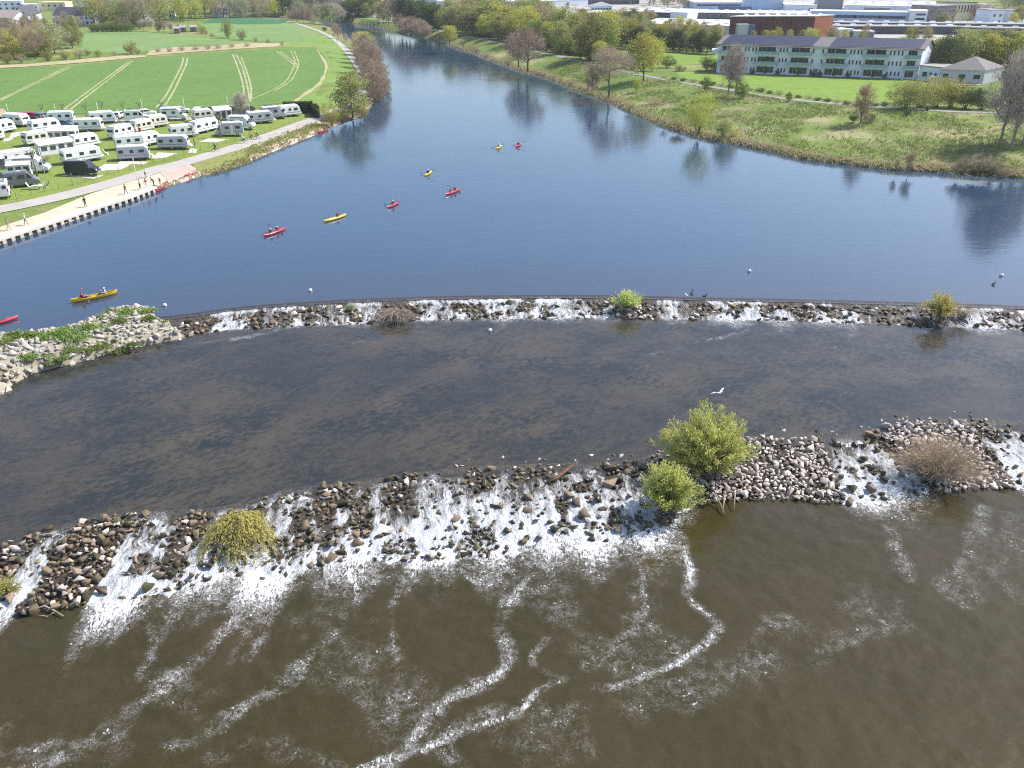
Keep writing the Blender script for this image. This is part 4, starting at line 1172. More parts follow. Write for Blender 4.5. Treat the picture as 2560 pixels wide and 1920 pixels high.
# bushes standing on the two weirs (close enough to show stems and leaves)
def willow(name, base, rx, ry, h, kind, label, nst, nleaf, seed, leafsize=.055, lean=(0, 0), weeping=False):
    rs = np.random.RandomState(seed)
    o_ = empty(name, base)
    segs, C, D = [], [], []
    for i in range(nst):
        az = rs.uniform(0, 2 * math.pi)
        rr = math.sqrt(rs.uniform(.02, 1))
        lob = 1 + .14 * math.sin(3 * az + seed) + .10 * math.sin(7 * az + 2 * seed) + rs.normal(0, .10)
        st = np.array([rs.normal(0, .25) * rx * .5, rs.normal(0, .25) * ry * .5, -.15])
        en = np.array([math.cos(az) * rr * rx * lob + lean[0], math.sin(az) * rr * ry * lob + lean[1], h * (1 - .55 * rr ** 2) * rs.uniform(.62, 1.12)])
        if weeping:
            ap = np.array([en[0] * .45, en[1] * .3 + ry * .25, h * rs.uniform(.8, 1.05)])
            en = np.array([en[0] * 1.05, en[1] - ry * .35, max(.05, h * (.75 - .75 * rr) * rs.uniform(.3, 1))])
        else: ap = (st + en) / 2 + np.array([-(en[0]) * .18, -(en[1]) * .18, h * .12])
        pts = [(1 - t) ** 2 * st + 2 * t * (1 - t) * ap + t * t * en for t in np.linspace(0, 1, 7)]
        r0 = rs.uniform(.022, .05)
        for j in range(6): segs.append((pts[j], pts[j + 1], r0 * (1 - j / 6.6), r0 * (1 - (j + 1) / 6.6)))
        m = nleaf // nst
        for q in range(m):
            t = 1 - rs.uniform(0, .72) ** 1.3 if not weeping else rs.uniform(.25, 1)
            p = (1 - t) ** 2 * st + 2 * t * (1 - t) * ap + t * t * en
            d = 2 * (1 - t) * (ap - st) + 2 * t * (en - ap)
            d = d / (np.linalg.norm(d) + 1e-6)
            off = rs.normal(0, 1, 3) * (.12 if not weeping else .08) * (.35 + t)
            C.append(p + off)
            D.append(d + (np.array([0, 0, -.5]) if weeping else np.array([0, 0, .35])))
    for i in range(nst // 5):                   # bare and broken twigs sticking out low down
        az = rs.uniform(0, 6.28)
        e = np.array([math.cos(az) * rx * rs.uniform(.7, 1.15), math.sin(az) * ry * rs.uniform(.7, 1.15), h * rs.uniform(.05, .45)])
        m_ = e * .5 + rs.normal(0, .12, 3)
        segs += [(e * .15, m_, .03, .02), (m_, e, .02, .008), (m_, m_ + (e - m_) * .7 + rs.normal(0, .25, 3), .014, .006)]
    V, F = tubes_np(segs, 4)
    link('stems', np_mesh('stems', V, F, M_wetwood if kind == 'deadtwig' else M_greybark), o_)
    C, D = np.array(C), np.array(D)
    C[:, 2] = np.maximum(C[:, 2], .02)
    if kind == 'deadtwig':
        side = np.cross(D, rs.normal(size=D.shape))
        side /= np.linalg.norm(side, axis=1)[:, None] + 1e-9
        Dn = D / np.linalg.norm(D, axis=1)[:, None] + rs.normal(0, .55, D.shape)
        L_ = rs.uniform(.25, .6, len(C))[:, None]
        w = .011
        V = np.stack([C - side * w, C + Dn * L_ * .5 + side * w, C + Dn * L_, C + Dn * L_ * .5 - side * w], 1).reshape(-1, 3)
        F = np.arange(len(C) * 4).reshape(-1, 4)
        nm = 'twigs'
    else:
        V, F = quads_np(C, leafsize, rs, 0, D / (np.linalg.norm(D, axis=1)[:, None] + 1e-9), 1.9)
        nm = 'foliage'
    link(nm, np_mesh(nm, V, F, LEAF[kind]), o_)
    return tag(o_, label, 'bush')
def wz(x, y, z): return at(x, y, z)
willow('willow_bush', wz(1768, 1195, .35), 3.9, 3.0, 6.2, 'willow', 'big leafy green willow bush on the lower weir beside the pale stone pile', 170, 26000, 1, .066, (-.1, .2))
willow('willow_bush', wz(1672, 1282, .2), 2.5, 2.0, 4.6, 'willow', 'smaller green willow bush in front of the big one on the lower weir', 110, 13000, 2, .066, (-.2, 0))
willow('weeping_bush', wz(605, 1352, .2), 2.9, 2.5, 3.5, 'weep', 'yellow bush with strands drooping like a mop on the lower weir', 170, 13000, 3, .056, (0, 0), True)
willow('dead_bush', wz(2335, 1190, .4), 4.0, 2.9, 3.2, 'deadtwig', 'brown leafless thicket on the lower weir near the right edge', 170, 9500, 4)
willow('willow_bush', wz(1568, 768, 1.5), 1.9, 1.3, 2.3, 'willow', 'pale green bush with bare twigs on the middle of the upper weir', 45, 2600, 5, .06, (.2, 0))
willow('willow_bush', wz(2352, 795, 1.3), 2.2, 1.5, 3.0, 'weep', 'yellow-green bush on the upper weir at the right', 60, 3600, 6, .07, (-.3, 0))
willow('dead_bush', wz(2405, 792, 1.3), 1.8, 1.1, 1.6, 'deadtwig', 'brown twigs beside the yellow-green bush on the upper weir', 40, 700, 7)
willow('dead_bush', wz(990, 800, .9), 3.0, 1.9, 2.2, 'deadtwig', 'washed-up tangle of pale dead branches below the upper weir', 130, 1300, 8, weeping=True)
willow('willow_bush', wz(876, 775, 1.3), .7, .5, .7, 'pale', 'tiny dry tuft on the upper weir left of the dead branches', 16, 400, 9, .05)
willow('willow_bush', wz(18, 1480, .3), 1.0, .8, .8, 'willow', 'small green tuft among the weir stones at the left edge', 26, 900, 10, .06)

# rough tussocks of the river meadow and reeds along the right waterline
def tussocks(name, poly, n, size, tall, kind, label, seed, edge=None):
    rs = np.random.RandomState(seed)
    A = np.array([(p[0], p[1]) for p in poly])
    if edge is None:
        x, y = rs.uniform(A[:, 0].min(), A[:, 0].max(), n * 5), rs.uniform(A[:, 1].min(), A[:, 1].max(), n * 5)
        ok = inside(x, y, A) & (fbm(x * .12 + seed, y * .12, 4) + rs.normal(0, .05, n * 5) > .5)
        x, y = x[ok][:n], y[ok][:n]
    else:
        i = rs.randint(0, len(A) - 1, n)
        t = rs.uniform(0, 1, n)
        x = A[i, 0] * (1 - t) + A[i + 1, 0] * t + rs.normal(0, edge, n)
        y = A[i, 1] * (1 - t) + A[i + 1, 1] * t + np.abs(rs.normal(0, edge, n)) + .3
    C = np.repeat(np.column_stack([x, y, height(x, y)]), 5, 0) + rs.normal(0, 1, (len(x) * 5, 3)) * np.array([.22, .22, 0])
    C[:, 2] += tall * rs.uniform(.2, .7, len(C))
    up = np.column_stack([rs.normal(0, .25, len(C)), rs.normal(0, .25, len(C)), np.ones(len(C))])
    V, F = quads_np(C, size, rs, 0, up, tall / size * .5)
    tag(link(name, np_mesh(name, V, F, LEAF[kind])), label, 'grass', None, 'stuff')
near_bank = [G(x, y) for x, y in ((1300, 178), (1420, 150), (1560, 178), (1780, 222), (2000, 256), (2300, 280), (2640, 292), (2700, 455), (2560, 442), (2351, 428), (2133, 411), (1956, 383), (1780, 347), (1656, 311), (1523, 251), (1416, 212))]
tussocks('meadow_tussocks', near_bank, 9000, .12, .42, 'herb', 'rough green tussocks over the right river meadow', 31)
tussocks('dry_tussocks', near_bank, 5000, .11, .45, 'tan', 'withered straw tussocks over the right river meadow', 37)
tussocks('bank_reeds', [p for p in rs if 60 < p[1] < 420], 6000, .13, .55, 'tan', 'brown reeds and roots along the right waterline', 41, edge=1.0)
tussocks('left_bank_reeds', [G(x, y) for x, y in ((505, 437), (560, 424), (620, 402), (640, 380), (700, 354), (760, 332), (800, 316))], 1200, .12, .5, 'olive', 'tufts of grass along the left bank above the stone ramp', 43, edge=1.2)

# ------------------------------------------------------------------ stones of the weirs and the spit
def stone_mat(name, c1, c2, moss=0.0, rough=.85):
    m, t, out = nt_mat(name)
    k = N(t)
    oi, ge, tc = k.n('ShaderNodeObjectInfo'), k.n('ShaderNodeNewGeometry'), k.obj()
    r = k.math('FRACT', k.math('ADD', oi.outputs['Random'], ge.outputs['Random Per Island']))
    c = k.mix(k.math('ADD', k.math('MULTIPLY', r, .75), k.math('MULTIPLY', k.noise(tc, 3.5, 5), .25)), c1, c2)
    if moss: c = k.mix(k.math('MULTIPLY', k.mapr(k.noise(k.pos(), .9, 4), .45, .62), moss), c, (.075, .075, .018))
    b = k.bsdf(c, rough, .4, k.bump(k.noise(tc, 7, 5), .5, .06))
    k.l(b.outputs[0], out.inputs[0])
    return m
M_pale = stone_mat('dry_stone', (.32, .27, .23), (.64, .555, .495))
M_brown = stone_mat('damp_stone', (.075, .055, .036), (.29, .215, .15), .5)
M_wet = stone_mat('wet_stone', (.022, .017, .012), (.09, .068, .042), .55, .35)
M_grey = stone_mat('grey_block', (.25, .23, .19), (.50, .46, .40))
ROCKV = []
for i in range(12):
    rs = np.random.RandomState(40 + i)
    bm = bmesh.new()
    for p in rs.uniform(-1, 1, size=(9, 3)):
        q = p / np.abs(p).max() ** .85 * np.array([.56, .43, .34]) * rs.uniform(.75, 1.15)
        bm.verts.new(q)
    r = bmesh.ops.convex_hull(bm, input=bm.verts)
    bmesh.ops.delete(bm, geom=[v for v in bm.verts if not v.link_faces], context='VERTS')
    bmesh.ops.bevel(bm, geom=bm.edges[:], offset=.012, segments=1, affect='EDGES', profile=.5, clamp_overlap=True)
    bmesh.ops.triangulate(bm, faces=bm.faces)
    bmesh.ops.recalc_face_normals(bm, faces=bm.faces)
    ROCKV.append((np.array([v.co[:] for v in bm.verts]), np.array([[v.index for v in f.verts] for f in bm.faces])))
    bm.free()
def rock_me(i, m):
    k = ('r', i, m.name)
    if k not in _mats:
        _mats[k] = np_mesh('rock', ROCKV[i][0], ROCKV[i][1], m)
    return _mats[k]
ROCKS = []                                  # (x, y, z, size, material, variant, euler, label, group)
rr = random.Random(11)
MATW = {M_pale: 'pale dry', M_brown: 'brown damp', M_wet: 'dark wet', M_grey: 'light grey'}
def put(x, y, z, s_, m, label, group, emb=.12): ROCKS.append((x, y, z - s_ * emb + s_ * .22, s_, m, rr.randrange(12), (rr.uniform(-.6, .6), rr.uniform(-.6, .6), rr.uniform(0, 6.28)), MATW[m] + ' ' + label, group))
xF = lambda x, y, z: at(x * 1.1573, y * 1.1573, z)[0]
ZONE_L = [(xF(x, midl(CREST_L, FOOT_L)(x * 1), .35), n) for x, n in ((-300, 'at the left edge of the lower weir'), (230, 'in the long stone bank left of the first wide chute'), (450, 'between the first two chutes of the lower weir'), (640, 'by the foaming chute beside the weeping bush'), (930, 'in the broken middle of the lower weir'), (1190, 'right of the middle of the lower weir'),
                                                    (1440, 'left of the green willow bushes on the lower weir'), (1800, 'in the pale pile right of the green willow bushes'), (1950, 'in the chute right of the pale pile'), (2400, 'in the stone bank around the brown thicket'))]
def zone(x):
    for a, n in ZONE_L[1:]:
        if x < a: return n
    return ZONE_L[-1][1]
xs_l = (at(-60, 1450, 0)[0], at(2640, 1150, 0)[0])
cells = {}
def clear(x, y, s_):
    k = (int(x // 1.2), int(y // 1.2))
    for a in (-1, 0, 1):
        for b in (-1, 0, 1):
            for q in cells.get((k[0] + a, k[1] + b), ()):
                if (q[0] - x) ** 2 + (q[1] - y) ** 2 < ((q[2] + s_) * .36) ** 2: return False
    cells.setdefault(k, []).append((x, y, s_))
    return True
for _ in range(26000):
    x = rr.uniform(*xs_l)
    t = rr.uniform(-.10, 1.02)
    y = float(ycl(x)) * (1 - t) + float(yfl(x)) * t
    fl_ = float(chan(flow_l(np.array([x + (float(fbm(x * .8, y * .8, 3)) - .5) * 1.3])), np.array([max(t, 0.)]))[0])
    dense = (1 - fl_) ** 1.15
    if fl_ < .3: dense = 1
    clus = float(clump(x, y))
    if rr.random() > (1.0 if fl_ < .3 else max(sst(.55, .65, clus + .10 * (1 - fl_)) * (1.25 - .9 * t), .9 * (1 - sst(.35, .65, fl_))) + .045): continue
    if t < .03 and rr.random() < .75: continue
    s_ = rr.choice((.28, .34, .4, .46, .55, .75)) * rr.uniform(.85, 1.25)
    if not clear(x, y, s_): continue
    z = WM + (WL - WM) * max(t, 0) - .03
    pale = fl_ < .3 and (x > xF(1480, 1040, .3) and rr.random() < .85 or rr.random() < .18)
    m = M_pale if pale or (fl_ > .3 and fl_ < .75 and rr.random() < .14 * (1.2 - t)) else (M_brown if rr.random() < (.75 if fl_ < .6 else .4) else M_wet)
    put(x, y, z + (.10 if fl_ < .3 else .02) + rr.uniform(0, .1), s_, m, 'stone ' + zone(x), 'stones of the lower weir')
for _ in range(110):                        # strays on the shallow bed above and white boulders at the left
    x = rr.uniform(*xs_l)
    y = float(ycl(x)) + rr.uniform(.2, 2.6) ** 1.0
    s_ = rr.uniform(.22, .5)
    if float(fbm(x * .1, 3, 2)) > .42 and clear(x, y, s_): put(x, y, WM - .02, s_, M_pale if rr.random() < .6 else M_brown, 'stone strewn in the shallows above the lower weir', 'stones of the lower weir', .25)
for px_, py_, s_ in [(560, 1272, .55), (240, 1360, .7), (300, 1340, .5), (196, 1505, .6), (165, 1490, .45), (210, 1480, .6), (200, 1455, .55), (220, 1432, .7), (160, 1475, .5), (28, 1440, .55), (250, 1325, .6), (1208, 1186, .45), (1300, 1172, .35), (1240, 1210, .5), (458, 1312, .55)]:
    p = at(px_, py_, .35)
    put(p[0], p[1], .5, s_, M_pale, 'boulder standing out white in the lower weir', 'white boulders of the lower weir')
for px_, py_, s_, l in [(1525, 1215, 1.25, 'boulder with a broad flat top beside the fall left of the willow bushes'), (1460, 1292, 1.0, 'block at the foot of the chute left of the willow bushes'), (1440, 1262, .9, 'slab lying across the chute left of the willow bushes'), (760, 1320, 1.0, 'mossy block at the foot of the chute beside the weeping bush')]:
    p = at(px_, py_, .4)
    ROCKS.append((p[0], p[1], .55, s_, M_brown, rr.randrange(12), (.2, .1, rr.uniform(0, 6)), 'brown ' + l, None))
# spit of grey blocks at the left
SPIT = [(-140, 850), (0, 836), (60, 838), (130, 826), (180, 818), (228, 800), (262, 784), (300, 772), (350, 768), (392, 772), (415, 780), (418, 800), (455, 826), (462, 838), (405, 848), (345, 860), (300, 872), (250, 882), (205, 896), (120, 916), (85, 925), (52, 942), (32, 953), (20, 965), (-10, 985), (-140, 1040)]
sp = [at(x, y, 1.1) for x, y in SPIT]
def spit_z(X, Y):
    d = seg_dist(X, Y, sp, True)
    return WM - .2 + np.minimum(d * 1.3, .5) + np.minimum(np.maximum(d, 0) * .45, 1.25) + (fbm(X * 1.1, Y * 1.1, 3) - .5) * .3
sheet('spit', [Vector(p) for p in sp], pave_mat('spit_gravel', (.22, .20, .15), (.36, .32, .26), scale=3), 0, .7, spit_z)
A = np.array([(p[0], p[1]) for p in sp])
for _ in range(14000):
    x, y = rr.uniform(A[:, 0].min(), A[:, 0].max()), rr.uniform(A[:, 1].min(), A[:, 1].max())
    if x < at(-40, 900, 1)[0] or not inside(np.array([x]), np.array([y]), A)[0]: continue
    s_ = rr.choice((.42, .55, .7, .9))
    if x < at(110, 900, 1)[0] and rr.random() < .75 and y < at(60, 905, 1)[1]: continue
    if clear(x, y, s_): put(x, y, float(spit_z(np.array([x]), np.array([y]))[0]), s_, M_grey, 'block on the spit', 'blocks of the spit')
xs_u = (at(452, 800, 1)[0], at(2640, 790, 1)[0])
for _ in range(5200):
    x = rr.uniform(*xs_u)
    t = rr.uniform(.2, 1.0)
    y = float(ycu(x)) * (1 - t) + float(yfu(x)) * t
    fl_ = float(flow_u(np.array([x]))[0])
    clus = float(clump(x, y))
    if rr.random() > (1 if fl_ < .3 else sst(.52, .62, clus + .16 * (.9 - fl_)) + .08): continue
    s_ = rr.uniform(.42, .95)
    if not clear(x, y, s_): continue
    z = WU + (WM - WU) * t
    put(x, y, z - .05, s_, M_pale if rr.random() < (.6 if fl_ < .3 else .22) else (M_brown if rr.random() < .5 else M_wet), 'stone on the upper weir', 'stones of the upper weir')
def showing(r):
    D = r[1] * CP - (r[2] - CZ) * SP
    px_ = 1280 + FPX * r[0] / D
    return -1 if not (-10 < px_ < 2570) else r[3] * FPX / D
uni = [r for r in ROCKS if r[8] is None]
rest = sorted([r for r in ROCKS if r[8] is not None], key=showing, reverse=True)
for r in uni + rest[:296]:
    o = link('rock', rock_me(r[5], r[4]))
    o.location, o.rotation_euler, o.scale = r[:3], r[6], (r[3],) * 3
    tag(o, r[7], 'rock', r[8])
from mathutils import Euler
for m, nm in ((M_pale, 'dry_rubble'), (M_brown, 'damp_rubble'), (M_wet, 'wet_rubble'), (M_grey, 'grey_rubble')):
    parts = []
    for r in rest[296:]:
        if r[4] is not m: continue
        R3 = np.array(Euler(r[6]).to_matrix()) * r[3]
        v, f_ = ROCKV[r[5]]
        parts.append((v @ R3.T + np.array(r[:3]), f_))
    if parts:
        v, f_ = merge(parts)
        tag(link(nm, np_mesh(nm, v, f_, m)), {'dry_rubble': 'pale dry stones heaped on the weirs', 'damp_rubble': 'brown damp stones scattered over the weirs', 'wet_rubble': 'dark wet stones in the white water', 'grey_rubble': 'light grey blocks covering the spit'}[nm], 'rubble', None, 'stuff')
# herbs on the spit
for i, (x, y, w, h, l) in enumerate([(180, 838, 2.3, .75, 'broad green weed patch in the middle of the spit'), (140, 848, 1.6, .7, 'bright green weeds left of the broad patch on the spit'), (210, 830, 1.5, .7, 'leafy weeds right of the broad patch on the spit'), (278, 792, 1.5, .6, 'green weeds near the tip of the spit'), (362, 786, 1.3, .6, 'green weeds on the tip of the spit'), (370, 806, .9, .5, 'small weeds below the tip of the spit'), (312, 812, .9, .5, 'small green tuft between the weed patches of the spit'),
                                     (300, 852, .9, .5, 'tuft of weeds at the lower edge of the spit'), (252, 856, 1.2, .5, 'grey-green weeds at the lower edge of the spit'), (172, 872, 1.4, .6, 'dark green weeds above the lower edge of the spit'), (50, 850, 1.2, .6, 'weeds at the left end of the spit'), (66, 892, 1.1, .5, 'light green weeds in the left part of the spit'), (130, 888, .8, .4, 'little tuft low on the left part of the spit'), (84, 848, .9, .5, 'grey-green weeds upper left on the spit'), (330, 850, .6, .4, 'pale little tuft right of the lower weeds of the spit'), (6, 865, 1.4, .7, 'weeds cut by the left edge of the photo on the spit')]):
    rs = np.random.RandomState(90 + i)
    p = at(x, y, 2.0)
    z = float(spit_z(np.array([p[0]]), np.array([p[1]]))[0])
    w, h = w * 1.3, h * 1.15
    n = int(800 * w)
    K = rs.normal(0, 1, (7, 2)) * np.array([w * .5, w * .36])
    C = rs.normal(0, 1, (n, 3)) * np.array([w * .2, w * .15, h * .25])
    C[:, :2] += K[rs.randint(0, 7, n)]
    C[:, 2] = np.abs(C[:, 2]) * 1.5 * np.exp(-(C[:, 0] ** 2 + C[:, 1] ** 2) / w ** 2) + .15
    V, F = quads_np(C, .085, rs, .5)
    o = empty('weed', (p[0], p[1], z))
    link('foliage', np_mesh('foliage', V, F, LEAF['herb']), o)
    st = [((q[0] * .8, q[1] * .8, -.2), (q[0], q[1], q[2]), .012, .006) for q in C[:24]]
    V, F = tubes_np(st, 3)
    link('stems', np_mesh('stems', V, F, M_bark), o)
    tag(o, l, 'plant')
willow('dry_grass', at(4, 950, .9), 1.6, 1.3, 1.0, 'pale', 'dry yellow grass tussock at the left edge below the spit', 30, 2500, 21, .05)
# driftwood
def branch(name, pts, rad, label, matx=M_wetwood, extra=()):
    o_ = MB().tube(pts, rad, 6).build(name, matx, smooth=True)
    for e in extra: MB().tube(e, [rad[-1] * .8 if hasattr(rad, '__len__') else rad * .7, .012], 5).build('twig', matx, o_, smooth=True)
    return tag(o_, label, 'driftwood')
b0 = [at(80, 1525, .25), at(112, 1515, .3), at(138, 1528, .2), at(158, 1540, .15)]
branch('branch', b0, [.07, .06, .05, .03], 'pale forked branch stranded at the foot of the weir at the left edge', extra=[(b0[2], at(120, 1541, .1)), (at(120, 1541, .1), at(90, 1537, .1)), (b0[2], at(150, 1533, .35))])
branch('branch', [at(84, 1342, .8), at(110, 1336, .95), at(142, 1332, .85)], [.05, .05, .03], 'thin pale stick lying in the shallows at the left')
branch('branch', [at(275, 1329, .8), at(322, 1327, .82)], [.04, .03], 'straight pale stick right of the thin one in the shallows')
pl = MB()
pa, pb = at(1388, 1198, .75), at(1432, 1163, 1.35)
pl.tube([pa, pa.lerp(pb, .5), pb], [.16, .17, .12], 5)
tag(pl.build('plank', mat('weathered_timber', (.24, .12, .06), .8, .2, 4)), 'reddish brown timber jutting up from the lower weir', 'driftwood')
for i, (a, b, l) in enumerate([((1745, 1220), (1758, 1262), 'bleached stick beneath the big willow bush'), ((1785, 1225), (1812, 1285), 'long bleached stick leaning to the water below the big willow bush'), ((1812, 1240), (1806, 1282), 'short bleached stick at the water below the big willow bush'), ((1870, 1132), (1940, 1122), 'grey stick lying on the pale stone pile'), ((1935, 1145), (1926, 1120), 'stick standing up from the pale stone pile'), ((1838, 1225), (1835, 1275), 'upright bleached stick right of the long leaning one')]):
    branch('stick', [at(*a, .8), at(*b, .2)], [.06, .03], l)

# ------------------------------------------------------------------ buildings
M_white = mat('white_render', (.73, .76, .87), .8, .03, .3, .2)
M_cream = mat('cream_render', (.70, .62, .42), .8, .05, .3, .2)
M_lgrey = mat('light_grey_cladding', (.50, .52, .55), .6, .06, .3, .3)
M_grey = mat('grey_cladding', (.24, .25, .27), .6, .08, .3, .3)
M_dgrey = mat('dark_cladding', (.07, .07, .08), .6, .1, .3, .3)
M_redb = mat('dark_red_brick', (.12, .048, .04), .85, .1, .6, .2)
M_redsun = mat('red_brick_sun_tint', (.42, .15, .085), .85, .08, .6, .2)  # brighter copy of the red brick, with the sunlight put into its colour
M_blue = mat('light_blue_cladding', (.40, .55, .74), .5, .05, .3, .4)
M_dblue = mat('deep_blue_cladding', (.08, .12, .27), .5, .05, .3, .4)
M_brownb = mat('brown_render', (.22, .16, .13), .8, .1, .4, .2)
M_stone = mat('sooty_render', (.25, .22, .20), .85, .15, .4, .2)
M_rwhite = mat('white_roof_sheet', (.84, .84, .83), .7, .06, .12, .3)
M_rgrey = mat('grey_roof_sheet', (.33, .325, .31), .8, .1, .15, .2)
M_rdark = mat('slate_tiles', (.085, .085, .095), .7, .15, .6, .3)
M_rtile = mat('grey_tiles', (.17, .16, .16), .8, .1, .8, .3)
M_rpink = mat('pinkish_tiles', (.42, .33, .30), .8, .1, .6, .2)
M_solar = mat('solar_cells', (.022, .024, .055), .25, .15, .5, .6)
M_frame = mat('white_frame', (.75, .75, .73), .5, .05, 1)
M_balc = mat('balcony_glass', (.30, .42, .46), .25, .06, .6, .5)
M_door = mat('grey_door', (.2, .21, .22), .5, .1, 1)
M_win = glass_mat('window_glass')
M_winb = glass_mat('blue_window_glass', (.02, .035, .07))
M_alu = mat('aluminium', (.55, .56, .57), .4, .05, 2, .5, 0, .6)

def window_me(w, h, glass=None, cols=1):
    k = ('win', w, h, cols, (glass or M_win).name)
    if k not in _mats:
        mb = MB().box((0, -.03, 0), (w, .06, h), 1)
        cw = (w - .12) / cols
        for i in range(cols): mb.box((-w / 2 + .06 + cw * (i + .5), -.05, 0), (cw - .06, .05, h - .14), 0)
        _mats[k] = mb.mesh('window', [glass or M_win, M_frame])
    return _mats[k]
def hall(p1, p2, depth, h, wall, roof, label, back=None, style='flat', lights=(0, 0), windows=None, door=True, rise=2.0, cat='industrial hall', name='factory_hall', ribs=0, glass=None, group=None):
    """building whose front base runs from photo pixel p1 to p2; local x along the front, y into the depth"""
    a, b = G(*p1), G(*p2)
    z0 = min(a[2], b[2])
    L = (Vector((b[0], b[1])) - Vector((a[0], a[1]))).length
    rz = math.atan2(b[1] - a[1], b[0] - a[0])
    skew = 0.0
    if back is not None:
        c = G(*back)
        dx, dy = c[0] - b[0], c[1] - b[1]
        skew, depth = dx * math.cos(rz) + dy * math.sin(rz), -dx * math.sin(rz) + dy * math.cos(rz)
    o_ = empty(name, ((a[0] + b[0]) / 2, (a[1] + b[1]) / 2, z0), rz)
    D = depth
    S = lambda x, y, z: (x + skew * y / D, y, z)
    x0, x1 = -L / 2, L / 2
    w = MB()
    if style == 'gable':        # ridge along x
        w.add([S(x0, 0, 0), S(x1, 0, 0), S(x1, D, 0), S(x0, D, 0), S(x0, 0, h), S(x1, 0, h), S(x1, D, h), S(x0, D, h), S(x0, D / 2, h + rise), S(x1, D / 2, h + rise)],
              [(0, 1, 5, 4), (1, 2, 6, 9, 5), (2, 3, 7, 6), (3, 0, 4, 8, 7), (3, 2, 1, 0)])
    elif style == 'gable_front':
        w.add([S(x0, 0, 0), S(x1, 0, 0), S(x1, D, 0), S(x0, D, 0), S(x0, 0, h), S(x1, 0, h), S(x1, D, h), S(x0, D, h), S(0, 0, h + rise), S(0, D, h + rise)],
              [(0, 1, 5, 8, 4), (1, 2, 6, 5), (2, 3, 7, 9, 6), (3, 0, 4, 7), (3, 2, 1, 0)])
    else:
        w.add([S(x0, 0, 0), S(x1, 0, 0), S(x1, D, 0), S(x0, D, 0), S(x0, 0, h), S(x1, 0, h), S(x1, D, h), S(x0, D, h)], [(0, 1, 5, 4), (1, 2, 6, 5), (2, 3, 7, 6), (3, 0, 4, 7), (3, 2, 1, 0), (4, 5, 6, 7)])
    w.build('wall', wall, o_)
    r = MB()
    e = .35
    if style == 'gable':
        for s_, ya, yb in ((1, -e, D / 2), (-1, D + e, D / 2)):
            za, zb = h - e * rise / (D / 2), h + rise
            vs = [S(x0 - e, ya, za + .05), S(x1 + e, ya, za + .05), S(x1 + e, yb, zb + .05), S(x0 - e, yb, zb + .05)]
            vs += [(v[0], v[1], v[2] + .22) for v in vs]
            r.add(vs, [(0, 1, 2, 3), (7, 6, 5, 4), (0, 4, 5, 1), (1, 5, 6, 2), (2, 6, 7, 3), (3, 7, 4, 0)])
    elif style == 'gable_front':
        for s_, xa in ((1, x0 - e), (-1, x1 + e)):
            za = h - e * rise / (L / 2)
            vs = [S(xa, -e, za + .05), S(0, -e, h + rise + .05), S(0, D + e, h + rise + .05), S(xa, D + e, za + .05)]
            vs += [(v[0], v[1], v[2] + .22) for v in vs]
            r.add(vs, [(0, 1, 2, 3), (7, 6, 5, 4), (0, 4, 5, 1), (1, 5, 6, 2), (2, 6, 7, 3), (3, 7, 4, 0)])
    elif style == 'hip':
        q = min(L, D) / 2
        m0, m1 = x0 + q, x1 - q
        vs = [S(x0 - e, -e, h + .02), S(x1 + e, -e, h + .02), S(x1 + e, D + e, h + .02), S(x0 - e, D + e, h + .02), S(m0, D / 2, h + rise), S(m1, D / 2, h + rise)]
        r.add(vs, [(0, 1, 5, 4), (1, 2, 5), (2, 3, 4, 5), (3, 0, 4), (3, 2, 1, 0)])
    else:
        r.add([S(x0 - .15, -.15, h), S(x1 + .15, -.15, h), S(x1 + .15, D + .15, h), S(x0 - .15, D + .15, h), S(x0 - .15, -.15, h + .35), S(x1 + .15, -.15, h + .35), S(x1 + .15, D + .15, h + .35), S(x0 - .15, D + .15, h + .35)],
              [(3, 2, 1, 0), (4, 5, 6, 7), (0, 1, 5, 4), (1, 2, 6, 5), (2, 3, 7, 6), (3, 0, 4, 7)])
    ro = r.build('roof', roof, o_)
    nx_, ny_ = lights
    for i in range(nx_):
        for j in range(ny_):
            x, y = x0 + L * (i + .5) / nx_, D * (j + .5) / ny_
            q = S(x, y, h + .35 + .3)
            lm = MB().box((0, 0, 0), (min(4.5, L / nx_ * .5), min(2.2, D / ny_ * .45), .75), 0, 0, (.6, .5)).build('roof_light', M_rwhite, ro)
            lm.location = q
    for spec in windows or ():
        n, wz, ww, wh = spec[:4]
        xa, xb = (spec[4], spec[5]) if len(spec) > 4 else (0.04, .96)
        for i in range(n):
            x = x0 + L * (xa + (xb - xa) * (i + .5) / n)
            link('window', window_me(ww, wh, glass, max(1, round(ww / 1.5))), o_, (x, -.005, wz))
    if door: MB().box((0, -.05, 1.25), (2.6 if cat == 'industrial hall' else 1.1, .1, 2.5 if cat == 'industrial hall' else 2.1), 0).build('door', M_door, o_).location = (x0 + L * .82, 0, 0 if cat == 'industrial hall' else -.18)
    return tag(o_, label, cat, group)

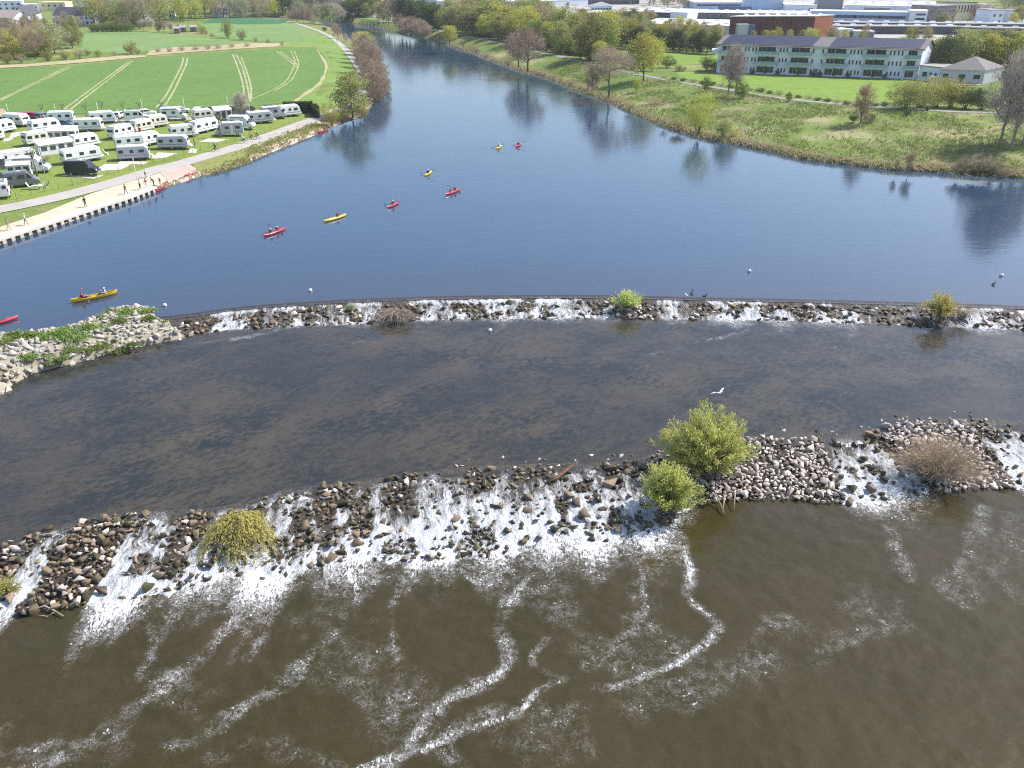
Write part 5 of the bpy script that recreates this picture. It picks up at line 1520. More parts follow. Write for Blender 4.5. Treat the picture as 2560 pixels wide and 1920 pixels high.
hall((1600, 83), (1824, 90), 42, 4.2, M_lgrey, M_rwhite, 'long low pale grey hall with a wide white roof left of the red brick building', lights=(6, 2))
hall((1560, 53), (1672, 57), 40, 5.2, M_dgrey, M_rwhite, 'white-roofed hall with a dark front behind the long grey hall', lights=(3, 2))
hall((1674, 57), (1717, 58), 36, 5.4, M_white, M_rwhite, 'blank bright white hall beside the dark-fronted one', door=False)
hall((1717, 53), (2060, 58), 26, 4.6, M_dgrey, M_rwhite, 'long hall with a saw row of white roof lights behind the red brick building', lights=(12, 2), windows=[(14, 3.2, 5, 1.6)])
hall((1476, 47), (1529, 47), 12, 7.2, M_blue, M_rgrey, 'two-storey pale blue office with a grey hipped roof', style='hip', rise=2, windows=[(7, 5.6, 1.3, 1.2), (7, 2.4, 1.3, 1.2)], cat='office building', name='office_building')
hall((1425, 53), (1500, 55), 30, 4.4, M_white, M_rwhite, 'low white hall left of the pale blue office', windows=[(3, 2.2, 2.5, 1.6)])
hall((1382, 54), (1424, 54), 24, 3.6, M_grey, M_rgrey, 'low grey shed left of the low white hall', door=False)
hall((1472, 12), (1598, 11), 40, 5.0, M_dgrey, M_rgrey, 'far dark-walled hall with a grey roof at the top edge', windows=[(8, 3.4, 4, 1.5)])
hall((1166, 24), (1470, 13), 46, 4.0, M_white, M_rwhite, 'very long white hall along the far edge of the woodland', lights=(14, 2))
hall((1012, 12), (1114, 12), 40, 3.6, M_lgrey, M_rgrey, 'far grey-roofed hall with rows of skylights above the poplars', lights=(12, 3))
hall((1118, 21), (1190, 20), 14, 8, M_white, M_rwhite, 'white office block right of the skylight hall', windows=[(8, 6.2, 2, 1.3), (8, 2.8, 2, 1.3)], cat='office building', name='office_building')
hall((1216, 7), (1298, 7), 24, 6, M_dblue, M_rgrey, 'far deep blue hall at the top edge', windows=[(6, 4.2, 4, 1.4)])
hall((822, 25), (878, 28), 20, 6.5, M_grey, M_rwhite, 'big white-roofed hall with a glassy grey front beyond the river bend', back=(909, 25), windows=[(5, 3.6, 4.5, 3)], glass=M_winb)
hall((912, 21), (944, 20), 16, 4.5, M_dblue, M_rwhite, 'small dark blue hall right of the one beyond the river bend', windows=[(3, 2.8, 3, 1.2)])
hall((960, 6), (1010, 6), 30, 6, M_white, M_rwhite, 'white hall at the top edge left of the skylight hall', windows=[(5, 4, 4, 1.2)])
hall((1735, 27), (1855, 27), 40, 5.2, M_blue, M_rwhite, 'long light blue hall at the top right', windows=[(8, 3.6, 4, 1.2)])
hall((1860, 27), (1955, 28), 34, 7.0, M_blue, M_rwhite, 'taller pale blue hall right of the long light blue one', door=False)
hall((1795, 31), (1878, 32), 4, 3.6, M_dblue, M_dblue, 'low deep blue box in front of the light blue halls', door=False)
hall((1766, 6), (1832, 6), 22, 8.5, M_white, M_blue, 'white tower hall behind the light blue ones at the top edge', door=False)
hall((1960, 30), (2040, 31), 30, 4.5, M_white, M_rwhite, 'white hall right of the pale blue one', lights=(4, 2))
hall((2040, 30), (2104, 31), 16, 8.2, M_grey, M_rgrey, 'blank grey block standing above the office row', door=False)
hall((2108, 32), (2345, 37), 60, 4.6, M_white, M_rwhite, 'huge white-roofed hall at the top right', lights=(5, 3))
hall((2160, 38), (2222, 39), 4, 4.4, M_grey, M_rgrey, 'small grey block before the huge white-roofed hall', door=False)
hall((2022, 60), (2268, 65), 12, 6.6, M_blue, M_rwhite, 'long pale blue office row with dark window bands', windows=[(11, 4.2, 5.4, 1.7)], cat='office building', name='office_building', glass=M_winb)
hall((2269, 66), (2312, 67), 13, 7.6, M_white, M_rwhite, 'white corner office with a grid of small windows', windows=[(4, 6.0, 1.4, 1.1, .35, .9), (4, 3.8, 1.4, 1.1, .35, .9)], cat='office building', name='office_building')
hall((2334, 62), (2384, 60), 16, 9.5, M_stone, M_rgrey, 'sooty brown old factory block at the top right', windows=[(5, 7.0, 1.2, 2), (5, 3.6, 1.2, 2)], cat='factory', name='old_factory')
hall((2385, 52), (2434, 50), 16, 9.5, M_cream, M_dgrey, 'cream-fronted old factory with tall windows at the top right', windows=[(6, 6.4, 1.4, 4)], cat='factory', name='old_factory')
hall((2450, 50), (2482, 50), 12, 8, M_cream, M_rgrey, 'narrow cream house right of the old factory', windows=[(3, 5.4, 1.2, 3)], cat='house', name='town_house')
hall((2470, 70), (2502, 69), 12, 8.5, M_white, M_rgrey, 'white two-storey house left of the small one at the top right', windows=[(2, 6, 1.4, 1.3), (2, 3, 1.4, 1.3)], cat='house', name='town_house')
hall((2518, 60), (2540, 60), 9, 7, M_white, M_rgrey, 'small bright white house at the top right edge', windows=[(2, 4.5, 1.2, 1.3)], cat='house', name='town_house')
hall((2076, 85), (2400, 87), 10, 3.4, M_dgrey, M_rgrey, 'front one of two long flat grey roofs behind the apartment house', lights=(8, 1), door=False)
hall((2085, 75), (2590, 80), 9, 3.4, M_dgrey, M_rgrey, 'rear one of two long flat grey roofs, reaching the right edge', lights=(13, 1), door=False)
hall((2400, 86), (2600, 90), 9, 3.0, M_dgrey, M_rgrey, 'short flat grey roof in front of the trees at the right edge', lights=(5, 1), door=False)
hall((2032, 93), (2092, 93), 10, 3.6, M_lgrey, M_lgrey, 'low pale concrete block beside the brick gable painted as sunlit', door=False)
hall((2092, 94), (2132, 94), 9, 3.4, M_white, M_white, 'small white block right of the low concrete one')
hall((2132, 96), (2184, 96), 9, 2.8, M_lgrey, M_lgrey, 'low grey shed right of the small white block')
# dark red brick building; sunlight on its gable side is put into the colour
o = hall((1820, 98), (2030, 98), 20, 9.6, M_redb, M_rwhite, 'dark red brick building with sunlight painted orange on its side wall behind the solar roof', back=(2076, 93), lights=(8, 1), windows=[(1, 3, 2, 2.2, .9, .97)], cat='factory', name='brick_building', door=False)
wl = [c for c in o.children if c.name.startswith('wall')][0]
wl.data.materials.append(M_redsun)
for p in wl.data.polygons:
    if p.normal[0] > .35 and abs(p.normal[2]) < .1: p.material_index = 1
hall((1842, 101), (1868, 101), 3, 6.4, M_lgrey, M_lgrey, 'pale grey stair block against the dark red brick wall', door=False)
hall((1869, 101), (1884, 101), 2.5, 6.0, M_dblue, M_dblue, 'narrow blue-grey block beside the pale stair block', door=False)
hall((1414, 90), (1496, 86), 14, 4, M_brownb, M_rwhite, 'low brown building with a white roof behind the woodland', windows=[(4, 2.2, 2, 1.4)])
# houses at the upper left
hall((-40, 30), (62, 28), 14, 6.6, M_white, M_rwhite, 'big flat-roofed white house block at the top left corner', windows=[(6, 4.6, 1.6, 1.3), (6, 2, 1.6, 1.3)], cat='house', name='terraced_house')
hall((62, 30), (100, 29), 12, 4.6, M_white, M_rwhite, 'low flat white house right of the big white block', windows=[(3, 2.8, 1.6, 1.3)], cat='house', name='terraced_house')
hall((100, 28), (166, 28), 12, 5.4, M_cream, M_cream, 'flat-roofed yellow house beside the white blocks', windows=[(4, 3.6, 1.4, 1.5)], cat='house', name='terraced_house')
hall((40, 66), (76, 68), 12, 5.6, M_white, M_rdark, 'white gabled house with a dark slate roof at the upper left', style='gable_front', rise=4, back=(108, 58), windows=[(2, 4.6, 1.1, 1.2, .25, .75), (2, 2, 1.1, 1.3, .2, .8)], cat='house', name='gabled_house')
hall((-20, 68), (36, 70), 12, 4.6, M_white, M_rpink, 'house with a pinkish tiled roof at the left edge', style='gable', rise=3.4, windows=[(3, 2.4, 1.2, 1.2)], cat='house', name='gabled_house')
for i in range(4):
    hall((138 + i * 25, 63 + i * .3), (163 + i * 25, 63.3 + i * .3), 11, 5.2, M_white, M_rdark, ('leftmost', 'second', 'third', 'rightmost')[i] + ' of four white row houses with dark roofs above the crop field', style='gable', rise=3.6, windows=[(2, 3.8, 1.3, 1.3), (2, 1.4, 1.6, 1.6)], cat='house', name='row_house', lights=(0, 0), group='row houses with dark roofs')
hall((338, 60), (362, 60), 9, 5.4, M_white, M_rgrey, 'small white house among the garden trees at the meadow', style='gable_front', rise=3, windows=[(2, 2.5, 1, 1.2)], cat='house', name='gabled_house')
hall((410, 42), (430, 42), 9, 5, M_white, M_rdark, 'white house with a dark roof in the wood at the top left', style='gable', rise=3, windows=[(2, 2.6, 1.2, 1.2)], cat='house', name='gabled_house')
hall((550, 44), (580, 43), 9, 4.6, M_white, M_rgrey, 'white house with a grey roof at the far edge of the meadow', style='gable', rise=3, windows=[(4, 2.4, 1.1, 1.4)], cat='house', name='gabled_house')
for i in range(5):
    hall((286 + i * 26, 17 - i * .5), (310 + i * 26, 17 - i * .5), 10, 5.5, M_white, M_rtile, ('first', 'second', 'third', 'fourth', 'fifth')[i] + ' from the left of the grey-roofed houses at the top edge', style='gable', rise=4, windows=[(2, 3.4, 1.3, 1.3)], cat='house', name='gabled_house', group='grey-roofed houses at the top edge')
hall((205, 16), (235, 15), 10, 5, M_white, M_rpink, 'pale pink-roofed house at the top edge between the woods', style='gable', rise=3.4, windows=[(2, 3, 1.3, 1.3)], cat='house', name='gabled_house')
for i, (x, y) in enumerate([(452, 81), (478, 80), (436, 84)]):
    hall((x, y), (x + 14, y - .3), 4, 2.2, M_brownb, M_rgrey, ('grey garden shed behind the meadow, middle of three', 'grey garden shed behind the meadow, rightmost of three', 'grey garden shed behind the meadow, leftmost of three')[i], style='gable', rise=.8, windows=[(1, 1.3, .8, .7, .1, .5)], cat='shed', name='garden_shed', group='garden sheds behind the meadow')

# the long white apartment house with solar roof
a, b = G(1790, 181), G(2292, 199)
z0 = a[2]
APL = math.hypot(b[0] - a[0], b[1] - a[1])
house = empty('apartment_house', ((a[0] + b[0]) / 2, (a[1] + b[1]) / 2, z0), math.atan2(b[1] - a[1], b[0] - a[0]))
tag(house, 'long white three-storey apartment house with balconies and solar panels on its roof', 'apartment house')
HH, HD, HR, SK = 8.6, 12.0, 2.1, .38
SH = lambda L_: [(x + SK * y, y, z) for x, y, z in L_]          # the end walls stand at a slant to the front
hx0, hx1 = -APL / 2, APL / 2
MB().add(SH([(hx0, 0, 0), (hx1, 0, 0), (hx1, HD, 0), (hx0, HD, 0), (hx0, 0, HH), (hx1, 0, HH), (hx1, HD, HH), (hx0, HD, HH), (hx0, HD / 2, HH + HR), (hx1, HD / 2, HH + HR)]),
         [(0, 1, 5, 4), (1, 2, 6, 9, 5), (2, 3, 7, 6), (3, 0, 4, 8, 7), (3, 2, 1, 0)]).build('wall', M_white, house)
rf = MB()
ov, sl = .7, HR / (HD / 2)
for ya, yb in ((-ov, HD / 2), (HD + ov, HD / 2)):
    vs = [(hx0 - ov, ya, HH - ov * sl + .06), (hx1 + ov, ya, HH - ov * sl + .06), (hx1 + ov, yb, HH + HR + .06), (hx0 - ov, yb, HH + HR + .06)]
    vs += [(v[0], v[1], v[2] + .25) for v in vs]
    rf.add(SH(vs), [(0, 1, 2, 3), (7, 6, 5, 4), (0, 4, 5, 1), (1, 5, 6, 2), (2, 6, 7, 3), (3, 7, 4, 0)])
roof = rf.build('roof', M_rtile, house)
for ua, ub in ((.015, .475), (.555, .985)):
    nxp = 13
    for i in range(nxp):
        mb = MB()
        xa = hx0 + APL * (ua + (ub - ua) * i / nxp) + .05
        xb = hx0 + APL * (ua + (ub - ua) * (i + 1) / nxp) - .05
        for j in range(4):
            y0_, y1_ = -.35 + j * 1.58, -.35 + (j + 1) * 1.58 - .06
            zz = lambda y: HH + .06 + .25 + y * sl + .10
            vs = [(xa, y0_, zz(y0_)), (xb, y0_, zz(y0_)), (xb, y1_, zz(y1_)), (xa, y1_, zz(y1_))]
            vs += [(v[0], v[1], v[2] - .07) for v in vs]
            mb.add(SH(vs), [(0, 1, 2, 3), (7, 6, 5, 4), (0, 4, 5, 1), (1, 5, 6, 2), (2, 6, 7, 3), (3, 7, 4, 0)])
        mb.build('solar_panel', M_solar, roof)
MB().tube([(hx0 - ov, -ov - .08, HH - ov * sl), (hx1 + ov, -ov - .08, HH - ov * sl)], .1, 6).build('gutter', M_alu, house)
for u in (.31, .735): MB().tube([(hx0 + APL * u, -.1, 0), (hx0 + APL * u, -.1, HH - .4)], .06, 6).build('downpipe', M_alu, house)
UB = [(.005, .125), (.195, .305), (.36, .475), (.535, .655), (.725, .845), (.925, .995)]
UN = [.140, .156, .178, .194, .318, .334, .350, .482, .528, .664, .680, .699, .715, .853, .871, .890, .908]
for fl_ in range(3):
    zf = 1.35 + fl_ * 2.95
    for u in UN: link('window', window_me(.62, 1.35), house, (hx0 + APL * u, -.005, zf))
    for ua, ub in UB:
        w_ = (ub - ua) * APL
        xm = hx0 + APL * (ua + ub) / 2
        short = ub > .99
        if short: link('window', window_me(2.6, 1.9, None, 3), house, (xm - .2, -.005, zf))
        else:
            for s_ in (-1, 1): link('window', window_me(2.4, 1.9, None, 2), house, (xm + s_ * w_ * .22, -.005, zf))
            link('balcony_door', _mats.setdefault('bd', MB().box((0, -.04, 0), (.8, .08, 2.1)).mesh('balcony_door', M_win)), house, (xm + .1, 0, zf - .08))
        if fl_ > 0:
            bw = w_ * .98
            z_ = fl_ * 2.95 - .1
            MB().box((0, -.75, 0), (bw, 1.5, .16)).build('balcony', M_white, house).location = (xm, -.004, z_)
            par = MB().box((0, -1.5, .6), (bw, .05, 1.0)).box((-bw / 2 + .02, -.76, .6), (.05, 1.44, 1.0)).box((bw / 2 - .02, -.76, .6), (.05, 1.44, 1.0))
            par.build('balcony_parapet', M_balc, house).location = (xm, -.004, z_)
        else: MB().box((0, -.7, .04), (w_, 1.4, .08)).build('terrace_slab', M_lgrey, house).location = (xm, -.01, 0)
MB().box((0, -.05, 1.05), (1.3, .1, 2.1)).build('door', M_door, house).location = (hx0 + APL * .505, 0, 0)
MB().box((hx0 - 1.1, 3.4, 0), (2.2, 4, 1.1)).build('balcony', M_white, house).location = (0, 0, 6.2)
for i, u in enumerate((.19, .315, .49, .53, .665, .84)):
    p = house.matrix_basis @ Vector((hx0 + APL * u, -1.6, 0))
    tree('dark_bush', GX(p[0], p[1]), 1.7, 'small dark shrub at the foot of the white apartment house', 'shrubs at the apartment house', .8)
# annexe: flat link and hipped pavilion
o = hall((2293, 200), (2345, 206), 10, 4.0, M_white, M_rgrey, 'single-storey white wing joining the apartment house to the pavilion', windows=[(1, 1.9, 1.6, 1.5, .2, .4), (1, 1.9, .9, 1.5, .5, .65), (1, 1.9, .9, 1.5, .72, .9)], cat='wing', name='annexe', door=False)
o = hall((2346, 207), (2455, 211), 14, 3.9, M_lgrey, M_rtile, 'grey pavilion with a hipped tiled roof at the end of the apartment house', style='hip', rise=3.3, back=(2500, 200), windows=[(1, 2.0, 1.7, 1.5, .05, .2), (1, 2.0, 2.0, 1.4, .42, .58), (1, 2.0, 2.0, 1.4, .76, .92)], cat='pavilion', name='pavilion', door=False)
MB().box((0, -.05, 1.1), (1.2, .1, 2.2)).build('door', M_dgrey, o)
MB().box((1.5, 4.5, 5.75), (1.6, 1.0, .14)).build('skylight', M_alu, o)
for x, y, l in ((2325, 206.5, 'left'), (2333, 207, 'middle'), (2342, 207.6, 'right')):
    p = G(x, y)
    t = empty('ventilation_box', p, .3)
    MB().box((0, 0, 1.0), (.8, .8, 1.9)).mesh
    MB().box((0, 0, .95), (.75, .75, 1.9)).build('casing', M_white, t, bevel=.06)
    MB().box((0, -.39, 1.2), (.5, .04, .8)).build('grille', M_dgrey, t)
    tag(t, l + ' one of three white ventilation boxes before the annexe', 'ventilation box')
# low street lamps on the right
def lamp(x, y, h, label):
    p = G(x, y)
    t = empty('street_lamp', p)
    MB().tube([(0, 0, 0), (0, 0, h)], [.07, .045], 8).build('post', M_alu, t, smooth=True)
    MB().tube([(0, 0, h), (.5, -.1, h + .08), (.9, -.15, h + .08)], .035, 6).build('arm', M_alu, t, smooth=True)
    MB().sphere((1.0, -.17, h + .06), (.34, .14, .09)).build('lamp_head', M_frame, t, smooth=True)
    return tag(t, label, 'street lamp')
lamp(1944, 92, 7, 'tall street lamp before the dark red brick wall')
lamp(1646, 173, 4.2, 'white street lamp between the bushes left of the lawn')
lamp(1702, 12, 9, 'tall floodlight mast at the far wood')
# fence and hedge along the lawn
def fence(name, pts, h, gap, label, colr, wires=3, r=.03):
    L = smooth_line(pts, 5)
    cum, acc = [0.0], 0
    for i in range(len(L) - 1):
        acc += (L[i + 1] - L[i]).length
        cum.append(acc)
    n = int(acc / gap)
    t = empty(name, L[0])
    pm = MB().tube([(0, 0, -.1), (0, 0, h)], r, 6).mesh('post', colr)
    Q = []
    for k in range(n + 1):
        d = acc * k / n
        i = max(j for j in range(len(cum)) if cum[j] <= d + 1e-6)
        i = min(i, len(L) - 2)
        p = L[i].lerp(L[i + 1], (d - cum[i]) / (cum[i + 1] - cum[i]))
        p = GX(p[0], p[1])
        Q.append(p - L[0])
        link('post', pm, t, p - L[0])
    w = MB()
    for j in range(wires): w.tube([q + Vector((0, 0, h * (j + 1) / wires - .05)) for q in Q], r * .3, 4)
    w.build('wire', colr, t)
    return tag(t, label, 'fence')
M_green = mat('green_steel', (.05, .10, .05), .5, .1, 2)
fence('mesh_fence', [G(x, y) for x, y in ((1640, 186), (1700, 199), (1780, 213), (1875, 227), (1960, 240), (2130, 255), (2260, 265))], 1.3, 3.2, 'low wire mesh fence between the lawn and the right path', M_alu, 4)
for i, (x, y) in enumerate([(1660 + k * 24, 196 + k * 3.45) for k in range(25)]):
    tree('dark_bush' if i % 3 else 'bare_bush', G(x, min(y, 266)), RND.uniform(.8, 1.3), 'low scrubby hedge plant along the mesh fence of the lawn', 'hedge along the right path', 1.7)
for x, y in ((1926, 234), (2066, 250)):
    p = G(x, y)
    t = empty('goal_stake', p)
    MB().tube([(0, 0, 0), (0, 0, 1.5)], .05).build('pole', M_frame, t)
    MB().tube([(0, 0, 1.4), (.7, .2, 0)], .04).build('brace', M_frame, t)
    tag(t, 'white braced fence stake, ' + ('left' if x < 2000 else 'right') + ' of the two beside the lawn', 'stake')
# bench and bin by the right path
p = G(2318, 277)
t = empty('litter_bin', p)
MB().tube([(0, 0, .1), (0, 0, .95)], [.28, .32], 10).build('bin', M_dgrey, t)
MB().tube([(0, 0, .95), (0, 0, 1.02), (0, 0, 1.12)], [.36, .34, .1], 10).build('lid', M_dgrey, t)
tag(t, 'dark litter bin beside the bench on the right path', 'bin')
t = empty('park_bench', G(2300, 280), .1)
for z, y in ((.45, 0), (.45, .2), (.8, .38)): MB().box((0, y, z), (1.8, .16, .05)).build('plank', mat('bench_wood', (.30, .22, .14), .8), t)
for x in (-.7, .7): MB().box((x, .15, .22), (.08, .45, .44)).build('leg', M_dgrey, t)
tag(t, 'wooden park bench at the edge of the right path', 'bench')

# ------------------------------------------------------------------ camp vehicles
M_cwhite = mat('caravan_white', (.82, .83, .83), .35, .03, .4, .5)
M_cgrey = mat('caravan_silver', (.46, .48, .51), .35, .04, .4, .5)
M_cdark = mat('van_anthracite', (.022, .025, .032), .3, .08, .6, .5)
M_csilver = mat('van_silver_grey', (.20, .21, .225), .3, .05, .6, .5, 0, .4)
M_cblue = mat('car_blue_grey', (.16, .20, .26), .3, .05, .6, .5)
M_cred = mat('car_red', (.40, .03, .04), .3, .05, .6, .5)
M_tyre = mat('tyre_rubber', (.02, .02, .02), .8, .1, 3)
M_rim = mat('wheel_rim', (.45, .46, .47), .35, .05, 3, .5, 0, .7)
M_cwin = glass_mat('caravan_window', (.018, .022, .028), .1)
M_stripe = mat('grey_stripe', (.18, .19, .20), .4, .05, 1)
M_lamp = mat('headlight', (.75, .76, .76), .15, .03, 1, .6)
M_tail = mat('tail_light', (.4, .02, .02), .3, .03, 1, .5)
M_canvas = mat('awning_canvas', (.74, .74, .72), .8, .05, .6, .2)
M_canvasg = mat('awning_grey_canvas', (.30, .31, .33), .8, .08, .6, .2)
M_film = glass_mat('awning_film', (.05, .055, .06), .25)

def wheel(parent, x, y, r=.33, w=.2):
    t = MB().disc((0, 0, 0), r, w, 'y', 16).build('wheel', M_tyre, parent, bevel=.03)
    t.location = (x, y, r)
    MB().disc((0, 0, 0), r * .58, w + .04, 'y', 12).build('rim', M_rim, t)
def win(parent, c, d, name='window', m=None):
    o_ = MB().box((0, 0, 0), d).build(name, m or M_cwin, parent, bevel=.02, seg=1)
    o_.location = c
    return o_
def make_caravan(L, style, side=None):
    """touring caravan, drawbar towards +x"""
    t = empty('caravan')
    H, W, h = 2.62, 2.3, L / 2
    prof = dict(new=[(-h, .5), (-h - .02, 1.0), (-h + .08, 2.2), (-h + .35, H), (h - .75, H), (h - .2, 2.15), (h + .06, 1.15), (h - .05, .5)],
                old=[(-h + .12, .48), (-h, 1.3), (-h + .3, 2.3), (-h + .6, H - .08), (0, H), (h - .6, H - .08), (h - .2, 2.25), (h, 1.3), (h - .15, .48)],
                box=[(-h, .5), (-h, 2.45), (-h + .2, H), (h - .35, H), (h - .12, 2.3), (h, 1.2), (h, .5)])[style]
    MB().prism(prof, -W / 2, W / 2).build('body', side or M_cwhite, t, bevel=.11, seg=3, angle=.6, smooth=False)
    roof_ = MB().prism([(-h + .25, H - .02), (-h + .3, H + .05), (h - .7, H + .05), (h - .62, H - .02)], -W / 2 + .12, W / 2 - .12).build('roof', M_cwhite, t)
    for x in (-L * .22, L * .2): MB().box((x, 0, H + .1), (.55, .55, .12), 0, 0, (.8, .8)).build('roof_hatch', M_cgrey, roof_)
    xs = [(-h * .72, .95), (-h * .05, .75), (h * .55, 1.1)] if style != 'old' else [(-h * .62, 1.1), (-h * .02, .8), (h * .52, 1.1)]
    for s_ in (-1, 1):
        for x, w in xs:
            if s_ == 1 and x > -h * .3 and x < h * .3: continue
            win(t, (x, s_ * (W / 2 + .012), 1.72), (w, .05, .55))
    d = MB().box((0, 0, 0), (.62, .04, 1.75)).build('door', M_frame, t, bevel=.02, seg=1)
    d.location = (h * .1, W / 2 + .01, 1.42)
    win(d, (0, .02, .35), (.4, .03, .55))
    win(t, (h - .17 if style != 'box' else h - .07, 0, 1.75), (.24, 1.6, .5), 'front_window')
    win(t, (-h - .02 + (.06 if style == 'old' else 0), 0, 1.75), (.2, 1.5, .5), 'rear_window')
    for s_ in (-1, 1):
        st = MB().box((0, s_ * (W / 2 + .006), 1.02), (L * .9, .02, .10)).build('stripe', M_stripe, t)
        wheel(t, -.15, s_ * (W / 2 - .16))
        MB().box((-h - .0, s_ * .85, .85), (.1, .28, .22)).build('tail_light', M_tail, t)
    MB().box((0, 0, .42), (L * .94, W * .8, .16)).build('chassis', M_stripe, t)
    db = MB().tube([(h - .2, -.7, .42), (h + .95, 0, .42)], .05).tube([(h - .2, .7, .42), (h + .95, 0, .42)], .05)
    db.tube([(h + .9, 0, .42), (h + 1.15, 0, .45)], .06).tube([(h + .8, .12, 0), (h + .8, .12, .8)], .035)
    db = db.build('drawbar', M_rim, t)
    MB().box((h + .32, 0, .62), (.5, 1.1, .34)).build('gas_locker', M_cwhite, t, bevel=.05)
    for x in (-h * .85, h * .85):
        for s_ in (-1, 1): MB().tube([(x, s_ * .9, 0), (x, s_ * .9, .45)], .04).build('corner_steady', M_rim, t)
    return t
def make_motorhome(side=None, rear_win=True):
    """motorhome, cab towards +x"""
    t = empty('motorhome')
    L, W, H = 6.8, 2.25, 2.85
    h = L / 2
    MB().prism([(-h, .55), (-h, 2.7), (-h + .15, H), (h - 2.0, H), (h - 1.35, 2.35), (h - 1.3, .55)], -W / 2, W / 2).build('body', side or M_cwhite, t, bevel=.09, seg=2, angle=.6)
    cab = MB().prism([(h - 1.42, .5), (h - 1.42, 2.3), (h - 1.25, 2.25), (h - .55, 1.35), (h + .05, 1.12), (h + .18, .75), (h + .15, .42)], -W / 2 + .1, W / 2 - .1).build('cab', side or M_cwhite, t, bevel=.1, seg=2, angle=.5)
    ws = MB().add([(h - 1.2, -.85, 2.24), (h - 1.2, .85, 2.24), (h - .53, .9, 1.42), (h - .53, -.9, 1.42), (h - 1.24, -.85, 2.2), (h - 1.24, .85, 2.2), (h - .57, .9, 1.38), (h - .57, -.9, 1.38)], [(0, 1, 2, 3), (7, 6, 5, 4), (0, 4, 5, 1), (1, 5, 6, 2), (2, 6, 7, 3), (3, 7, 4, 0)])
    ws.build('windscreen', M_cwin, t)
    for s_ in (-1, 1):
        win(t, (h - 1.0, s_ * (W / 2 - .09), 1.7), (.55, .05, .5), 'cab_window')
        win(t, (-h * .62, s_ * (W / 2 + .012), 1.85), (1.1, .05, .55))
        win(t, (h * .12, s_ * (W / 2 + .012), 1.85), (1.0, .05, .55))
        wheel(t, h - .75, s_ * (W / 2 - .2), .35)
        wheel(t, -h * .55, s_ * (W / 2 - .16), .35)
        MB().box((h + .1, s_ * .78, .88), (.12, .3, .2)).build('headlight', M_lamp, t)
        MB().box((h - .8, s_ * (W / 2 + .12), 1.62), (.12, .2, .32)).build('mirror', M_stripe, t)
        MB().box((0, s_ * (W / 2 + .006), .95), (L * .62, .02, .12)).build('stripe', M_stripe, t).location = (-.9, 0, 0)
    win(t, (-h - .01, 0, 1.9), (.05, 1.2, .5), 'rear_window')
    r_ = MB().box((-.7, 0, H + .03), (L * .62, W * .8, .06)).build('roof', M_cwhite, t)
    for x in (-1.9, .1): MB().box((x, 0, H + .12), (.7, .6, .14), 0, 0, (.8, .8)).build('roof_hatch', M_cgrey, r_)
    MB().box((-.6, -W / 2 - .06, 2.6), (3.6, .14, .16)).build('awning_roll', M_stripe, t)
    d = MB().box((0, 0, 0), (.6, .04, 1.8)).build('door', M_frame, t)
    d.location = (-h * .2, W / 2 + .01, 1.5)
    MB().box((h + .16, 0, .55), (.1, 1.7, .2)).build('bumper', M_stripe, t)
    return t
def make_van(paint, name='camper_van'):
    """panel van, bonnet towards +x"""
    t = empty(name)
    L, W, H = 5.9, 2.0, 2.55
    h = L / 2
    prof = [(-h, .4), (-h - .02, 1.2), (-h + .08, 2.45), (-h + .25, H), (h - 2.0, H), (h - 1.75, 2.45), (h - .8, 1.42), (h - .1, 1.15), (h + .05, .8), (h + .02, .4)]
    MB().prism(prof, -W / 2, W / 2).build('body', paint, t, bevel=.12, seg=3, angle=.45)
    MB().add([(h - 1.66, -.8, 2.42), (h - 1.66, .8, 2.42), (h - .82, .86, 1.52), (h - .82, -.86, 1.52), (h - 1.72, -.8, 2.38), (h - 1.72, .8, 2.38), (h - .88, .86, 1.48), (h - .88, -.86, 1.48)], [(0, 1, 2, 3), (7, 6, 5, 4), (0, 4, 5, 1), (1, 5, 6, 2), (2, 6, 7, 3), (3, 7, 4, 0)]).build('windscreen', M_cwin, t)
    for s_ in (-1, 1):
        y = s_ * (W / 2 + .012)
        MB().prism([(h - 1.95, 1.42), (h - 1.95, 2.1), (h - 1.62, 2.1), (h - 1.02, 1.46)], y - .02, y + .02).build('cab_window', M_cwin, t)
        win(t, (h - 2.9, y, 1.78), (1.15, .05, .6))
        win(t, (-h + 1.0, y, 1.78), (1.1, .05, .5))
        wheel(t, h - .95, s_ * (W / 2 - .12), .35, .22)
        wheel(t, -h + 1.15, s_ * (W / 2 - .12), .35, .22)
        MB().box((h - .1, s_ * .74, 1.0), (.2, .32, .26)).build('headlight', M_lamp, t)
        MB().box((-h - .02, s_ * .9, 1.3), (.06, .14, .55)).build('tail_light', M_tail, t)
        MB().box((h - 1.25, s_ * (W / 2 + .12), 1.55), (.12, .2, .34)).build('mirror', M_stripe, t)
        win(t, (-h + .0, s_ * .45, 1.85), (.14, .6, .55), 'rear_window')
    MB().box((h + .05, 0, .55), (.1, 1.75, .26)).build('bumper', M_stripe, t)
    MB().box((h + .11, 0, .62), (.02, .5, .11)).build('number_plate', M_frame, t)
    r_ = MB().box((-.5, 0, H + .02), (3.4, 1.4, .05)).build('roof_rail', M_stripe, t)
    MB().box((-.2, 0, H + .08), (.7, .7, .14), 0, 0, (.8, .8)).build('roof_hatch', M_cgrey, t)
    return t
